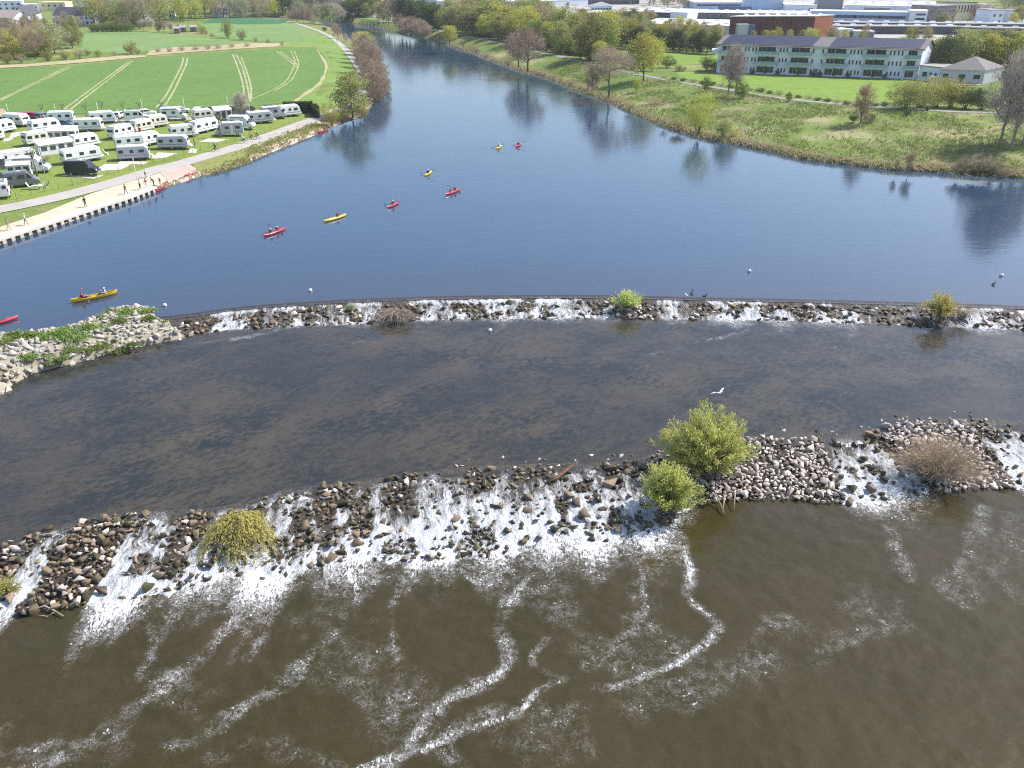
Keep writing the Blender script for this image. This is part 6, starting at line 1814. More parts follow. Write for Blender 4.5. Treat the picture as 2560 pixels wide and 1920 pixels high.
def make_car(paint):
    """hatchback, bonnet towards +x"""
    t = empty('parked_car')
    L, W = 4.3, 1.75
    h = L / 2
    MB().prism([(-h + .05, .28), (-h, .75), (-h + .12, 1.0), (h - 1.25, .98), (h - .25, .82), (h, .6), (h - .02, .28)], -W / 2, W / 2).build('body', paint, t, bevel=.12, seg=3, angle=.4)
    MB().prism([(-h + .1, .95), (-h + .38, 1.42), (-h + .8, 1.52), (-.1, 1.52), (.4, 1.4), (h - 1.1, .95)], -W / 2 + .14, W / 2 - .14).build('roof', paint, t, bevel=.1, seg=2, angle=.3)
    for s_ in (-1, 1):
        y = s_ * (W / 2 - .125)
        MB().prism([(-h + .42, 1.02), (-h + .62, 1.4), (-.1, 1.42), (.3, 1.34), (h - 1.3, 1.02)], y - .02, y + .02).build('side_window', M_cwin, t)
        wheel(t, h - .8, s_ * (W / 2 - .1), .31)
        wheel(t, -h + .8, s_ * (W / 2 - .1), .31)
        MB().box((h - .12, s_ * .62, .68), (.2, .34, .16)).build('headlight', M_lamp, t)
        MB().box((-h + .04, s_ * .66, .85), (.1, .28, .2)).build('tail_light', M_tail, t)
        MB().box((.55, s_ * (W / 2 + .08), 1.0), (.14, .18, .12)).build('mirror', paint, t)
    MB().add([(.36, -.62, 1.44), (.36, .62, 1.44), (h - 1.12, .68, 1.0), (h - 1.12, -.68, 1.0), (.3, -.62, 1.4), (.3, .62, 1.4), (h - 1.18, .68, .96), (h - 1.18, -.68, .96)], [(0, 1, 2, 3), (7, 6, 5, 4), (0, 4, 5, 1), (1, 5, 6, 2), (2, 6, 7, 3), (3, 7, 4, 0)]).build('windscreen', M_cwin, t)
    MB().add([(-h + .30, -.6, 1.40), (-h + .30, .6, 1.40), (-h + .06, .64, 1.02), (-h + .06, -.64, 1.02), (-h + .36, -.6, 1.40), (-h + .36, .6, 1.40), (-h + .12, .64, 1.02), (-h + .12, -.64, 1.02)], [(0, 1, 2, 3), (7, 6, 5, 4), (0, 4, 5, 1), (1, 5, 6, 2), (2, 6, 7, 3), (3, 7, 4, 0)]).build('rear_window', M_cwin, t)
    MB().box((-h, 0, .6), (.04, .5, .11)).build('number_plate', M_frame, t)
    return t
def make_awning(L, D, canvas=None):
    """tent extension: local x along its front, y depth; windows of dark film"""
    t = empty('awning')
    c = canvas or M_canvas
    MB().add([(-L / 2, -D / 2, 0), (L / 2, -D / 2, 0), (L / 2, D / 2, 0), (-L / 2, D / 2, 0), (-L / 2, -D / 2, 1.95), (L / 2, -D / 2, 1.95), (L / 2, D / 2, 2.5), (-L / 2, D / 2, 2.5)],
             [(0, 1, 5, 4), (1, 2, 6, 5), (2, 3, 7, 6), (3, 0, 4, 7)]).build('wall', c, t)
    MB().add([(-L / 2 - .12, -D / 2 - .15, 1.93), (L / 2 + .12, -D / 2 - .15, 1.93), (L / 2 + .12, D / 2, 2.53), (-L / 2 - .12, D / 2, 2.53), (-L / 2 - .12, -D / 2 - .15, 2.0), (L / 2 + .12, -D / 2 - .15, 2.0), (L / 2 + .12, D / 2, 2.6), (-L / 2 - .12, D / 2, 2.6)],
             [(3, 2, 1, 0), (4, 5, 6, 7), (0, 1, 5, 4), (1, 2, 6, 5), (2, 3, 7, 6), (3, 0, 4, 7)]).build('roof', M_canvas, t)
    n = max(2, int(L / 1.4))
    for i in range(n):
        w = MB().box((0, 0, 0), (L / n * .66, .03, .8 if i != n // 2 else 1.6)).build('window' if i != n // 2 else 'door', M_film, t)
        w.location = (-L / 2 + L * (i + .5) / n, -D / 2 - .012, 1.25 if i != n // 2 else .9)
    w = MB().box((0, 0, 0), (.03, D * .6, .8)).build('window', M_film, t)
    w.location = (L / 2 + .012, 0, 1.25)
    return t
PROTO = {}
def proto(k):
    if k not in PROTO:
        PROTO[k] = {'cnew': lambda: make_caravan(6.2, 'new'), 'cold': lambda: make_caravan(5.6, 'old', mat('caravan_cream', (.72, .69, .60), .4, .05, .5, .5)), 'cbox': lambda: make_caravan(6.6, 'box'), 'csilver': lambda: make_caravan(6.6, 'new', M_cgrey), 'mh': lambda: make_motorhome(), 'mhs': lambda: make_motorhome(M_cgrey),
                    'vdark': lambda: make_van(M_cdark), 'vgrey': lambda: make_van(M_csilver), 'vwhite': lambda: make_van(M_cwhite, 'delivery_van'), 'carw': lambda: make_car(M_cwhite), 'cark': lambda: make_car(M_cdark), 'carg': lambda: make_car(M_csilver), 'carr': lambda: make_car(M_cred), 'carb': lambda: make_car(M_cblue),
                    'aw4': lambda: make_awning(4.5, 2.4), 'aw6': lambda: make_awning(6.0, 2.6), 'awg': lambda: make_awning(3.0, 2.4, M_canvasg)}[k]()
    return PROTO[k]
PL = dict(cnew=6.2, cold=5.6, cbox=6.6, csilver=6.6, mh=6.8, mhs=6.8, vdark=5.9, vgrey=5.9, vwhite=5.9, carw=4.3, cark=4.3, carg=4.3, carr=4.3, carb=4.3, aw4=4.5, aw6=6, awg=3)
PW = dict(aw4=2.4, aw6=2.6, awg=2.4)
def park(k, e1, e2, label, cat, group=None, flip=False, fit=True):
    """stand a vehicle so that its near long side reaches from photo pixel e1 to e2"""
    a, b = G(*e1), G(*e2)
    d = b - a
    L = math.hypot(d[0], d[1])
    rz = math.atan2(d[1], d[0])
    nrm = Vector((-d[1], d[0], 0)).normalized()
    if nrm[1] < 0: nrm = -nrm
    c = (a + b) / 2 + nrm * (PW.get(k, 2.2) / 2)
    s_ = min(1.25, max(.82, L / PL[k])) if fit else 1.0
    return stamp(proto(k), GX(c[0], c[1]) + Vector((0, 0, .05)), rz + (math.pi if flip else 0), (s_, 1, 1) if not k.startswith('aw') else (s_, 1, 1), label, cat, group)
CG = 'caravans on the camp site'
for k, e1, e2, l in [
    ('cnew', (10, 315), (60, 319), 'white caravan before the earth heap at the top left of the camp'), ('cnew', (-8, 338), (37, 330), 'white caravan at the left edge, third row from the field'), ('cold', (-22, 358), (8, 351), 'white caravan cut by the left edge beside a gravel pitch'),
    ('cbox', (126, 311), (184, 309), 'white caravan with an open awning beside the road, next to the silver car'), ('cnew', (84, 336), (155, 326), 'white caravan with a dark open porch left of the striped one'), ('cbox', (186, 331), (256, 329), 'long white caravan with red striped window blinds'),
    ('cold', (75, 367), (121, 360), 'short white caravan with one dark window behind the long awning'), ('cnew', (193, 375), (248, 366), 'white caravan behind the black van, touching the long awning'), ('cbox', (165, 414), (258, 401), 'large white caravan with three windows directly behind the black van'),
    ('cbox', (4, 420), (97, 408), 'large white caravan with grey porch behind the tree at the left'), ('cnew', (226, 313), (292, 308), 'white caravan by the camp road next to the panel van'), ('cold', (375, 323), (422, 316), 'white caravan with pinkish roof edge in the upper middle of the camp'),
    ('cold', (341, 336), (387, 327), 'white caravan behind the pole with the red flag'), ('cnew', (289, 351), (338, 340), 'white caravan with a row of small windows left of the red flag'), ('cnew', (352, 371), (403, 361), 'white caravan between the red flag pole and the silver caravan'),
    ('cbox', (296, 377), (360, 371), 'tall white caravan with a large dark side window, middle of the front rows'), ('csilver', (295, 404), (376, 402), 'silver-sided caravan nearest to the riverside path'), ('csilver', (395, 375), (472, 376), 'silver-sided caravan with steps, right of the middle in the front row'),
    ('cnew', (437, 348), (486, 344), 'white caravan with a red towel on its side'), ('cnew', (492, 339), (550, 325), 'long white caravan between the two pollarded trees'), ('cold', (488, 306), (535, 302), 'white caravan with rounded roof behind the long one between the trees'),
    ('csilver', (622, 312), (686, 309), 'silver caravan with a dark waist stripe right of the blossoming tree'), ('cnew', (706, 294), (750, 292), 'white caravan standing last, in front of the hedge')]:
    park(k, e1, e2, l, 'caravan', CG)
for k, e1, e2, l, fl_ in [('mh', (27, 437), (122, 434), 'white motorhome with a dark open side awning beside the pollarded tree', False), ('mh', (405, 303), (462, 302), 'white motorhome with dark windows by the camp road', False), ('mh', (576, 323), (627, 327), 'white motorhome behind the silver one near the path', False),
                        ('mhs', (539, 342), (611, 343), 'silver-sided motorhome behind the near pollarded tree, cab to the left', True), ('mhs', (668, 300), (709, 299), 'motorhome with a dark grey side and rolled awning left of the last caravan', False)]:
    park(k, e1, e2, l, 'motorhome', 'motorhomes on the camp site', fl_)
park('aw6', (120, 353), (192, 351), 'white awning tent with dark windows in the middle of the left caravans', 'awning', 'awnings')
park('aw6', (104, 391), (190, 379), 'long white awning tent with a strip of windows behind the bare bush', 'awning', 'awnings')
park('awg', (-14, 428), (14, 424), 'grey awning porch at the left edge', 'awning', 'awnings')
park('aw4', (540, 299), (582, 296), 'pale awning tent with a pitched roof in front of the dark blue van', 'awning', 'awnings')
park('aw4', (30, 443), (72, 441), 'open brown-shaded awning before the white motorhome', 'awning', 'awnings')
park('vdark', (163, 440), (243, 444), 'black camper van facing right on the camp lawn', 'camper van')
park('vgrey', (14, 474), (103, 466), 'silver-grey camper van beside the camp table at the left', 'camper van')
park('vgrey', (578, 294), (625, 292), 'blue-grey van behind the blossoming tree', 'camper van')
park('vwhite', (315, 307), (368, 304), 'white panel van facing right by the camp road', 'van')
stamp(proto('vwhite'), G(10, 490) + Vector((0, 0, .05)), math.radians(118), None, 'white van cut by the left edge, seen from behind', 'van')
for k, x, y, rz, l in [('carw', 497, 283, 95, 'white hatchback leftmost of the row parked along the field'), ('cark', 521, 283, 80, 'black car second from the left in the row along the field'), ('carg', 547, 280, 85, 'grey car third from the left in the row along the field'), ('cark', 576, 280, 80, 'dark car fourth from the left behind a pole along the field'),
                     ('cark', 624, 280, 85, 'black off-roader right of the blossoming tree along the field'), ('cark', 673, 277, 85, 'black car standing alone before the hedge along the field'), ('carw', 303, 294, 85, 'white car left of the panel van, rear towards the camp'), ('carw', 369, 289, 30, 'white car behind the panel van'),
                     ('carg', 421, 281, 10, 'grey car showing only its roof behind the motorhome by the road'), ('carw', 453, 282, 20, 'white car right of the grey roof behind the motorhome'), ('carr', 84, 297, 10, 'red car by the earth heap at the left'), ('carr', 62, 298, 20, 'darker red car half hidden beside the other red car'), ('carg', 112, 297, 75, 'grey car right of the two red cars'),
                     ('carb', 168, 317, -8, 'silver-blue car before the caravan with the open awning')]:
    stamp(proto(k), G(x, y) + Vector((0, 0, .04)), math.radians(rz), None, l, 'car', 'cars at the camp site')

# poles, pollarded trees and the blossoming tree of the camp
def pole(x, y, hpx, label, flag=None):
    p = G(x, y)
    h = hpx / ppm(p) * 1.02
    t = empty('flagpole', p)
    MB().tube([(0, 0, 0), (0, 0, h)], [.06, .035], 8).build('pole', M_frame, t, smooth=True)
    MB().sphere((0, 0, h + .04), .07, 8, 6).build('finial', M_frame, t)
    MB().tube([(0, 0, -.05), (0, 0, .25)], .1, 8).build('socket', M_alu, t)
    if flag:
        mb = MB()
        V = [(.04 + .5 * i / 6, .06 * math.sin(i * 1.3), h * flag[1] - (j * .8 + .12 * i / 6)) for j in range(2) for i in range(7)]
        mb.add(V, [(i, i + 1, i + 8, i + 7) for i in range(6)])
        mb.build('flag', mat('red_flag', (.5, .04, .06), .8), t)
    return tag(t, label, 'pole', 'white poles on the camp site')
for x, y, h, l, fl_ in [(26, 300, 38, 'white pole leftmost at the back of the camp', None), (144, 300, 37, 'white pole behind the caravan by the silver car', None), (250, 300, 42, 'white pole behind the caravan next to the panel van', None), (300, 306, 30, 'short white pole left of the panel van', None), (361, 296, 44, 'white pole behind the panel van', None), (465, 292, 44, 'white pole right of the motorhome by the road', None),
                      (573, 282, 40, 'white pole behind the awning near the dark cars', None), (626, 292, 30, 'white sign post with a cross-bar right of the blossoming tree', None), (348, 336, 38, 'white pole with a red flag among the middle caravans', ('r', .45)), (115, 446, 72, 'tall white pole beside the pollarded tree at the left', None), (343, 449, 50, 'white pole at the riverside path above the canoe landing', None), (113, 306, 28, 'short white pole before the caravan by the silver car', None)]:
    pole(x, y, h, l, fl_)
def pollard(x, y, hpx, label, seed, r=.16):
    p = G(x, y)
    h = hpx / ppm(p)
    rs = np.random.RandomState(seed)
    t = empty('pollarded_tree', p)
    MB().tube([(0, 0, -.1), (.05, 0, h * .4), (0, .04, h * .78)], [r, r * .75, r * .55], 8).build('trunk', M_greybark if r > .1 else M_bark, t, smooth=True)
    segs = []
    for i in range(6):
        az = i * 1.05 + rs.uniform(-.3, .3)
        e = np.array([math.cos(az) * h * .14, math.sin(az) * h * .14, h * rs.uniform(.85, 1)])
        segs.append(((0, .04, h * rs.uniform(.6, .78)), e, r * .42, r * .34))
        for j in range(9): segs.append((e, e + rs.normal(0, 1, 3) * np.array([.16, .16, .1]) * h * .45 + np.array([0, 0, .04 * h]), .014, .006))
    V, F = tubes_np(segs, 4)
    link('crown', np_mesh('crown', V, F, M_bark), t)
    return tag(t, label, 'tree', 'pollarded trees on the camp site')
for i, (x, y, h, l, r) in enumerate([(94, 444, 72, 'pale pollarded tree in front of the white motorhome at the left', .2), (487, 366, 60, 'pollarded tree with props left of the long caravan', .12), (553, 344, 58, 'thick forked pollarded tree in front of the silver-sided motorhome', .26), (110, 300, 36, 'thin young pollarded tree behind the grey car', .07), (163, 303, 42, 'thin young pollarded tree by the caravan next to the silver car', .07), (219, 304, 42, 'young pollarded tree on a stake at the camp road', .08),
                                     (260, 296, 40, 'thin young pollarded tree behind the roof by the panel van', .07), (311, 294, 34, 'thin young pollarded tree beside the white car at the field', .07), (353, 294, 36, 'thin young pollarded tree touching the white pole at the field', .07), (408, 290, 34, 'thin young pollarded tree behind the motorhome by the road', .07), (326, 296, 24, 'small leafy pollard left of the panel van', .07)]):
    pollard(x, y, h, l, 60 + i, r)
tpx('blossom', 607, 298, 62, 'white blossoming tree rising above the camp vans', name='blossoming_tree', width=.85)
tpx('bare_bush', 117, 402, 15, 'small brown bare bush in front of the long awning', width=.9)
# earth heap at the field corner
sheet('earth_heap', [G(x, y) for x, y in ((-40, 300), (0, 306), (14, 303), (20, 292), (8, 281), (-40, 279))], pave_mat('bare_earth', (.36, .24, .16), (.46, .33, .24)), .1, 1.2, lambda X, Y: hgrid(X, Y) + .3 + fbm(X * .4, Y * .4) * 1.6)
fence('wire_fence', [G(x, y) for x, y in ((-60, 530), (0, 506), (50, 497), (103, 483), (150, 472), (196, 461), (236, 450), (300, 431), (355, 417), (420, 402), (470, 387), (540, 366), (600, 351), (660, 334), (720, 315), (765, 300))], 1.1, 2.6, 'green wire fence on thin posts between camp lawn and riverside path', M_green, 4, .03)
# lounge chairs, table, bicycles rack at the camp
def table_set(x, y):
    t = empty('camping_table', G(x, y), .3)
    MB().box((0, 0, .7), (1.5, .8, .05)).build('tabletop', M_frame, t)
    for a in (-.6, .6):
        MB().tube([(a - .2, -.35, 0), (a + .2, .35, .68)], .02).tube([(a - .2, .35, 0), (a + .2, -.35, .68)], .02).build('leg', M_alu, t)
    tag(t, 'white folding table on the lawn beside the silver-grey camper van', 'table')
table_set(94, 474)
def deckchair(x, y, rz, label, m):
    t = empty('deck_chair', G(x, y), rz)
    MB().box((0, 0, .42), (.5, .5, .05)).build('seat', m, t)
    MB().add([(-.25, -.25, .44), (-.25, .25, .44), (-.6, .25, 1.15), (-.6, -.25, 1.15), (-.21, -.25, .42), (-.21, .25, .42), (-.56, .25, 1.13), (-.56, -.25, 1.13)], [(0, 1, 2, 3), (7, 6, 5, 4), (0, 4, 5, 1), (1, 5, 6, 2), (2, 6, 7, 3), (3, 7, 4, 0)]).build('backrest', m, t)
    for s_ in (-.24, .24): MB().tube([(-.3, s_, 0), (.25, s_, .42)], .015).tube([(.3, s_, 0), (-.25, s_, .42)], .015).build('leg', M_alu, t)
    tag(t, label, 'chair')
deckchair(78, 473, .2, 'white reclining chair left of the folding table', M_frame)
deckchair(117, 470, 3.3, 'dark folding chair right of the folding table', M_dgrey)
deckchair(106, 470, 3.0, 'white chair behind the folding table', M_frame)
deckchair(268, 387, .4, 'white sun lounger on the lawn left of the front caravans', M_frame)

# ------------------------------------------------------------------ quay, boats, buoys
q0 = [at(x, y, WU) for x, y in ((-260, 700), (-120, 652), (0, 612), (115, 574), (229, 536), (320, 506), (392, 478))]
qw = empty('quay_wall', q0[0])
tag(qw, 'low concrete quay on a row of pale piles along the canoe landing', 'quay wall')
L = smooth_line(q0, 4)
cap = MB()
for i in range(len(L) - 1):
    a, b = L[i] - q0[0], L[i + 1] - q0[0]
    d = (b - a).normalized()
    n_ = Vector((-d[1], d[0], 0))
    vs = []
    for z in (.52, .82):
        vs += [a - n_ * .25 + Vector((0, 0, z)), b - n_ * .25 + Vector((0, 0, z)), b + n_ * 1.4 + Vector((0, 0, z)), a + n_ * 1.4 + Vector((0, 0, z))]
    cap.add(vs, [(3, 2, 1, 0), (4, 5, 6, 7), (0, 1, 5, 4), (1, 2, 6, 5), (2, 3, 7, 6), (3, 0, 4, 7)])
cap.build('cap', pave_mat('quay_concrete', (.48, .44, .39), (.60, .56, .5), scale=2), qw)
bk = MB()
for i in range(len(L) - 1):
    a, b = L[i] - q0[0], L[i + 1] - q0[0]
    n_ = Vector((-(b - a)[1], (b - a)[0], 0)).normalized() * .35
    bk.add([a + n_ + Vector((0, 0, -.5)), b + n_ + Vector((0, 0, -.5)), b + n_ + Vector((0, 0, .52)), a + n_ + Vector((0, 0, .52))], [(0, 1, 2, 3)])
bk.build('sheet_wall', mat('dark_quay_steel', (.17, .125, .09), .8, .2, 1), qw)
acc, nxt = 0, 0
pm = MB().box((0, 0, 0), (.62, .5, 1.1)).mesh('pile', pave_mat('pile_concrete', (.40, .35, .29), (.54, .49, .42)), bevel=.03)
for i in range(len(L) - 1):
    a, b = L[i], L[i + 1]
    seg = (b - a).length
    while nxt < acc + seg:
        p = a.lerp(b, (nxt - acc) / seg) - q0[0]
        link('pile', pm, qw, p + Vector((0, .0, -.03)), math.atan2(b[1] - a[1], b[0] - a[0]))
        nxt += 1.45
    acc += seg

M_bred = mat('red_hull', (.52, .03, .05), .3, .05, 1.2, .5)
M_byel = mat('yellow_hull', (.72, .48, .02), .3, .05, 1.2, .5)
M_bin = mat('boat_inside', (.30, .22, .17), .6, .1, 1)
M_binr = mat('red_boat_inside', (.62, .50, .48), .6, .1, 1)
def boat_me(L, W, H, hull, kind):
    """hull lofted from ribs; kayaks are decked with cockpits, canoes are open"""
    n = 17
    V, F, mi = [], [], []
    R = 9
    for i in range(n):
        u = -1 + 2 * i / (n - 1)
        w = W / 2 * max(.02, (1 - abs(u) ** 2.2)) ** .75
        sheer = H * (1 + .45 * abs(u) ** 3)
        keel = -.08 + .14 * abs(u) ** 4
        for k in range(R):
            a = math.pi * k / (R - 1)
            V.append((u * L / 2, -math.cos(a) * w, keel + (sheer - keel) * (1 - math.sin(a) ** .8)))
    for i in range(n - 1):
        for k in range(R - 1): F.append((i * R + k, i * R + k + 1, (i + 1) * R + k + 1, (i + 1) * R + k))
    mb = MB().add(V, F, 0)
    if kind == 'kayak':                      # deck with a ridge
        D, FD = [], []
        for i in range(n):
            a, b = V[i * R], V[i * R + R - 1]
            D += [a, ((a[0] + b[0]) / 2, 0, a[2] + .09 * (1 - abs(-1 + 2 * i / (n - 1)))), b]
        for i in range(n - 1):
            for k in range(2): FD.append((i * 3 + k, (i + 1) * 3 + k, (i + 1) * 3 + k + 1, i * 3 + k + 1))
        mb.add(D, FD, 0)
    return mb.mesh('hull', [hull], smooth=True)
def make_boat(L, W, H, hull, kind, seats, name):
    t = empty(name)
    link('hull', boat_me(L, W, H, hull, kind), t)
    if kind == 'kayak':
        for x in seats:
            pts = [(x + .42 * math.cos(a), .24 * math.sin(a), H + .06) for a in np.linspace(0, 2 * math.pi, 15)]
            MB().tube(pts, .025, 5, caps=False).build('cockpit_rim', M_dgrey, t)
            f = MB().add([(x + .4 * math.cos(a), .22 * math.sin(a), H + .075) for a in np.linspace(0, 2 * math.pi, 15)[:-1]], [tuple(range(14))]).build('cockpit', M_dgrey, t)
    else:
        nn = 13
        for s_ in (-1, 1):
            pts = [(u * L / 2, s_ * W / 2 * max(.02, (1 - abs(u) ** 2.2)) ** .75, H * (1 + .45 * abs(u) ** 3)) for u in np.linspace(-1, 1, nn)]
            MB().tube(pts, .03, 5).build('gunwale', hull, t)
        fl_ = []
        us = np.linspace(-.86, .86, 11)
        for u in us:
            w = W / 2 * (1 - abs(u) ** 2.2) ** .75 * .82
            fl_ += [(u * L / 2, -w, .08), (u * L / 2, w, .08)]
        MB().add(fl_, [(2 * i, 2 * i + 2, 2 * i + 3, 2 * i + 1) for i in range(10)]).build('floor', M_binr if hull is M_bred else M_bin, t)
        for x in seats: MB().box((x, 0, H * .8), (.26, W * .82, .04)).build('seat', M_bin, t)
        for x in (-L * .12,): MB().box((x, 0, H * .95), (.06, W * .96, .05)).build('thwart', M_bin, t)
    return t
BP = {}
def boat(k, e1, e2, label, cat, z=WU, group=None):
    a, b = at(*e1, z), at(*e2, z)
    d = b - a
    L = math.hypot(d[0], d[1])
    spec = dict(k2r=(4.6, .8, .26, M_bred, 'kayak', (-.75, .6), 'kayak'), k1r=(3.6, .72, .25, M_bred, 'kayak', (-.1,), 'kayak'), k2y=(4.6, .8, .26, M_byel, 'kayak', (.5,), 'kayak'), k1y=(3.4, .72, .25, M_byel, 'kayak', (-.1,), 'kayak'), cy=(5.2, .9, .34, M_byel, 'canoe', (-1.3, 1.2), 'canoe'), cr=(4.9, .9, .36, M_bred, 'canoe', (-1.2, 1.2), 'canoe'))[k]
    if k not in BP: BP[k] = make_boat(*spec)
    o_ = stamp(BP[k], (a + b) / 2 + Vector((0, 0, .03)), math.atan2(d[1], d[0]), None, label, cat, group)
    return o_, (a + b) / 2, math.atan2(d[1], d[0]), spec[5]

# ------------------------------------------------------------------ people
def cloth(name, c): return mat('cloth_' + name, c, .9, .08, 4, .1)
CL = dict(red=cloth('red', (.45, .03, .04)), black=cloth('black', (.02, .02, .024)), blue=cloth('blue', (.10, .22, .40)), white=cloth('white', (.7, .7, .68)), grey=cloth('grey', (.2, .2, .21)), navy=cloth('navy', (.03, .045, .09)), orange=cloth('orange', (.75, .16, .04)), beige=cloth('beige', (.45, .38, .28)), jeans=cloth('jeans', (.10, .14, .22)), lblue=cloth('light_blue', (.45, .6, .72)), maroon=cloth('maroon', (.22, .03, .05)))
M_skin = mat('skin', (.52, .33, .24), .6, .06, 5, .3)
M_hair = mat('hair', (.05, .032, .02), .8, .15, 8, .2)
M_shoe = mat('shoes', (.06, .055, .05), .7, .1, 5)
def V3(*a): return Vector(a)
def person(loc, rz, pose, shirt, legs, label, hat=None, scale=1.0, vest=None):
    """one continuous skinned figure facing +x"""
    J = {}
    if pose == 'sit':
        J.update(pel=V3(0, 0, .12), che=V3(-.06, 0, .45), nek=V3(-.04, 0, .63), hed=V3(-.01, 0, .76), top=V3(0, 0, .86))
        for s_, c in ((1, 'l'), (-1, 'r')):
            J['hip' + c], J['kne' + c], J['ank' + c], J['toe' + c] = V3(.06, .1 * s_, .10), V3(.46, .14 * s_, .24), V3(.84, .1 * s_, .05), V3(.9, .1 * s_, .16)
            J['sho' + c] = V3(-.05, .19 * s_, .56)
            J['elb' + c], J['wri' + c] = V3(.1, .3 * s_, .36), V3(.36, (.32 if s_ > 0 else .26) * s_, .40 if s_ > 0 else .46)
    elif pose == 'cycle':
        J.update(pel=V3(-.1, 0, .98), che=V3(.1, 0, 1.3), nek=V3(.2, 0, 1.46), hed=V3(.28, 0, 1.58), top=V3(.3, 0, 1.68))
        for s_, c in ((1, 'l'), (-1, 'r')):
            J['hip' + c] = V3(-.08, .1 * s_, .95)
            J['kne' + c], J['ank' + c] = (V3(.28, .11 * s_, .72), V3(.1, .11 * s_, .36)) if s_ > 0 else (V3(.2, .11 * s_, .56), V3(.02, .11 * s_, .18))
            J['toe' + c] = J['ank' + c] + V3(.16, 0, -.05)
            J['sho' + c], J['elb' + c], J['wri' + c] = V3(.16, .19 * s_, 1.4), V3(.32, .24 * s_, 1.18), V3(.52, .22 * s_, 1.05)
    else:
        w = .16 if pose == 'walk' else .03
        bend = .28 if pose == 'bend' else 0
        J.update(pel=V3(0, 0, .93), che=V3(.02 + bend * .6, 0, 1.26 - bend * .15), nek=V3(.03 + bend, 0, 1.46 - bend * .3), hed=V3(.06 + bend * 1.2, 0, 1.6 - bend * .4), top=V3(.06 + bend * 1.3, 0, 1.7 - bend * .4))
        for s_, c in ((1, 'l'), (-1, 'r')):
            J['hip' + c], J['kne' + c], J['ank' + c] = V3(0, .1 * s_, .9), V3(w * s_ * .7 + .03, .11 * s_, .48), V3(w * s_ * 1.6 - .02, .11 * s_, .08)
            J['toe' + c] = J['ank' + c] + V3(.16, 0, -.04)
            J['sho' + c] = V3(.02 + bend * .9, .2 * s_, 1.4 - bend * .28)
            J['elb' + c] = J['sho' + c] + V3(.02 - w * s_ * .6, .08 * s_, -.28)
            J['wri' + c] = J['elb' + c] + V3(.12 - w * s_ * .5, .0, -.22)
    R = dict(pel=(.15, .12), che=(.15, .12), nek=(.055, .055), hed=(.095, .085), top=(.07, .065), hip=(.09, .09), kne=(.058, .058), ank=(.042, .042), toe=(.038, .03), sho=(.06, .06), elb=(.045, .045), wri=(.03, .03))
    E = [('pel', 'che'), ('che', 'nek'), ('nek', 'hed'), ('hed', 'top')]
    for c in 'lr': E += [('pel', 'hip' + c), ('hip' + c, 'kne' + c), ('kne' + c, 'ank' + c), ('ank' + c, 'toe' + c), ('che', 'sho' + c), ('sho' + c, 'elb' + c), ('elb' + c, 'wri' + c)]
    J['nos'] = J['hed'] + V3(.10, 0, .0)
    R['nos'] = (.02, .02)
    E.append(('hed', 'nos'))
    for c, s_ in (('l', 1), ('r', -1)):
        J['ear' + c] = J['hed'] + V3(0, .095 * s_, .0)
        E.append(('hed', 'ear' + c))
    R['ear'] = (.022, .016)
    names = list(J)
    me = bpy.data.meshes.new('skeleton')
    me.from_pydata([J[k] for k in names], [(names.index(a), names.index(b)) for a, b in E], [])
    tmp = bpy.data.objects.new('skeleton', me)
    COL.objects.link(tmp)
    md = tmp.modifiers.new('skin', 'SKIN')
    for i, k in enumerate(names):
        r = R[k if k in R else k[:3]]
        me.skin_vertices[0].data[i].radius = r
        me.skin_vertices[0].data[i].use_root = (k == 'pel')
    sb = tmp.modifiers.new('sub', 'SUBSURF')
    sb.levels = 1
    dg = bpy.context.evaluated_depsgraph_get()
    body = bpy.data.meshes.new_from_object(tmp.evaluated_get(dg))
    bpy.data.objects.remove(tmp)
    body.name = 'body'
    body.materials.clear()
    for m in (M_skin, CL[shirt], CL[legs], M_shoe, M_hair): body.materials.append(m)
    segm = dict(pel=2, che=1, nek=0, hed=0, top=4, hip=2, kne=2, ank=3, toe=3, sho=1, elb=1, wri=0, nos=0, ear=0)
    P_ = np.array([tuple(J[k]) for k in names])
    M_ = [segm[k if k in segm else k[:3]] for k in names]
    mids = [((J[a] + J[b]) / 2, segm[b if b in segm else b[:3]] if not (a == 'pel' and b == 'che') else 1) for a, b in E]
    P_ = np.vstack([P_, [tuple(m[0]) for m in mids]])
    M_ += [m[1] if m[1] != 3 else 2 for m in mids]
    for f in body.polygons:
        d = np.linalg.norm(P_ - np.array(f.center), axis=1)
        f.material_index = M_[int(d.argmin())]
        f.use_smooth = True
    # hands: palm and five fingers grown onto each wrist
    bm = bmesh.new()
    bm.from_mesh(body)
    hm = MB()
    for c, s_ in (('l', 1), ('r', -1)):
        d = (J['wri' + c] - J['elb' + c]).normalized()
        side = d.cross(V3(0, 0, 1)).normalized() if abs(d[2]) < .95 else V3(1, 0, 0)
        up = side.cross(d)
        w_ = J['wri' + c]
        hm.tube([w_ - d * .02, w_ + d * .04, w_ + d * .09], [.028, .038, .032], 6)
        for i, ln in enumerate((.07, .08, .076, .06)):
            b_ = w_ + d * .085 + side * (.03 - .02 * i)
            hm.tube([b_, b_ + d * ln * .5 - up * .008, b_ + d * ln * .8 - up * .03], [.009, .0085, .007], 5)
        b_ = w_ + d * .03 + side * .034
        hm.tube([b_, b_ + side * .03 + d * .025, b_ + side * .035 + d * .055 - up * .015], [.011, .010, .008], 5)
    hme = hm.mesh('hands', M_skin)
    bm.from_mesh(hme)
    bm.to_mesh(body)
    bm.free()
    bpy.data.meshes.remove(hme)
    t = empty('person', loc, rz)
    t.scale = (scale,) * 3
    link('body', body, t)
    hd = J['hed']
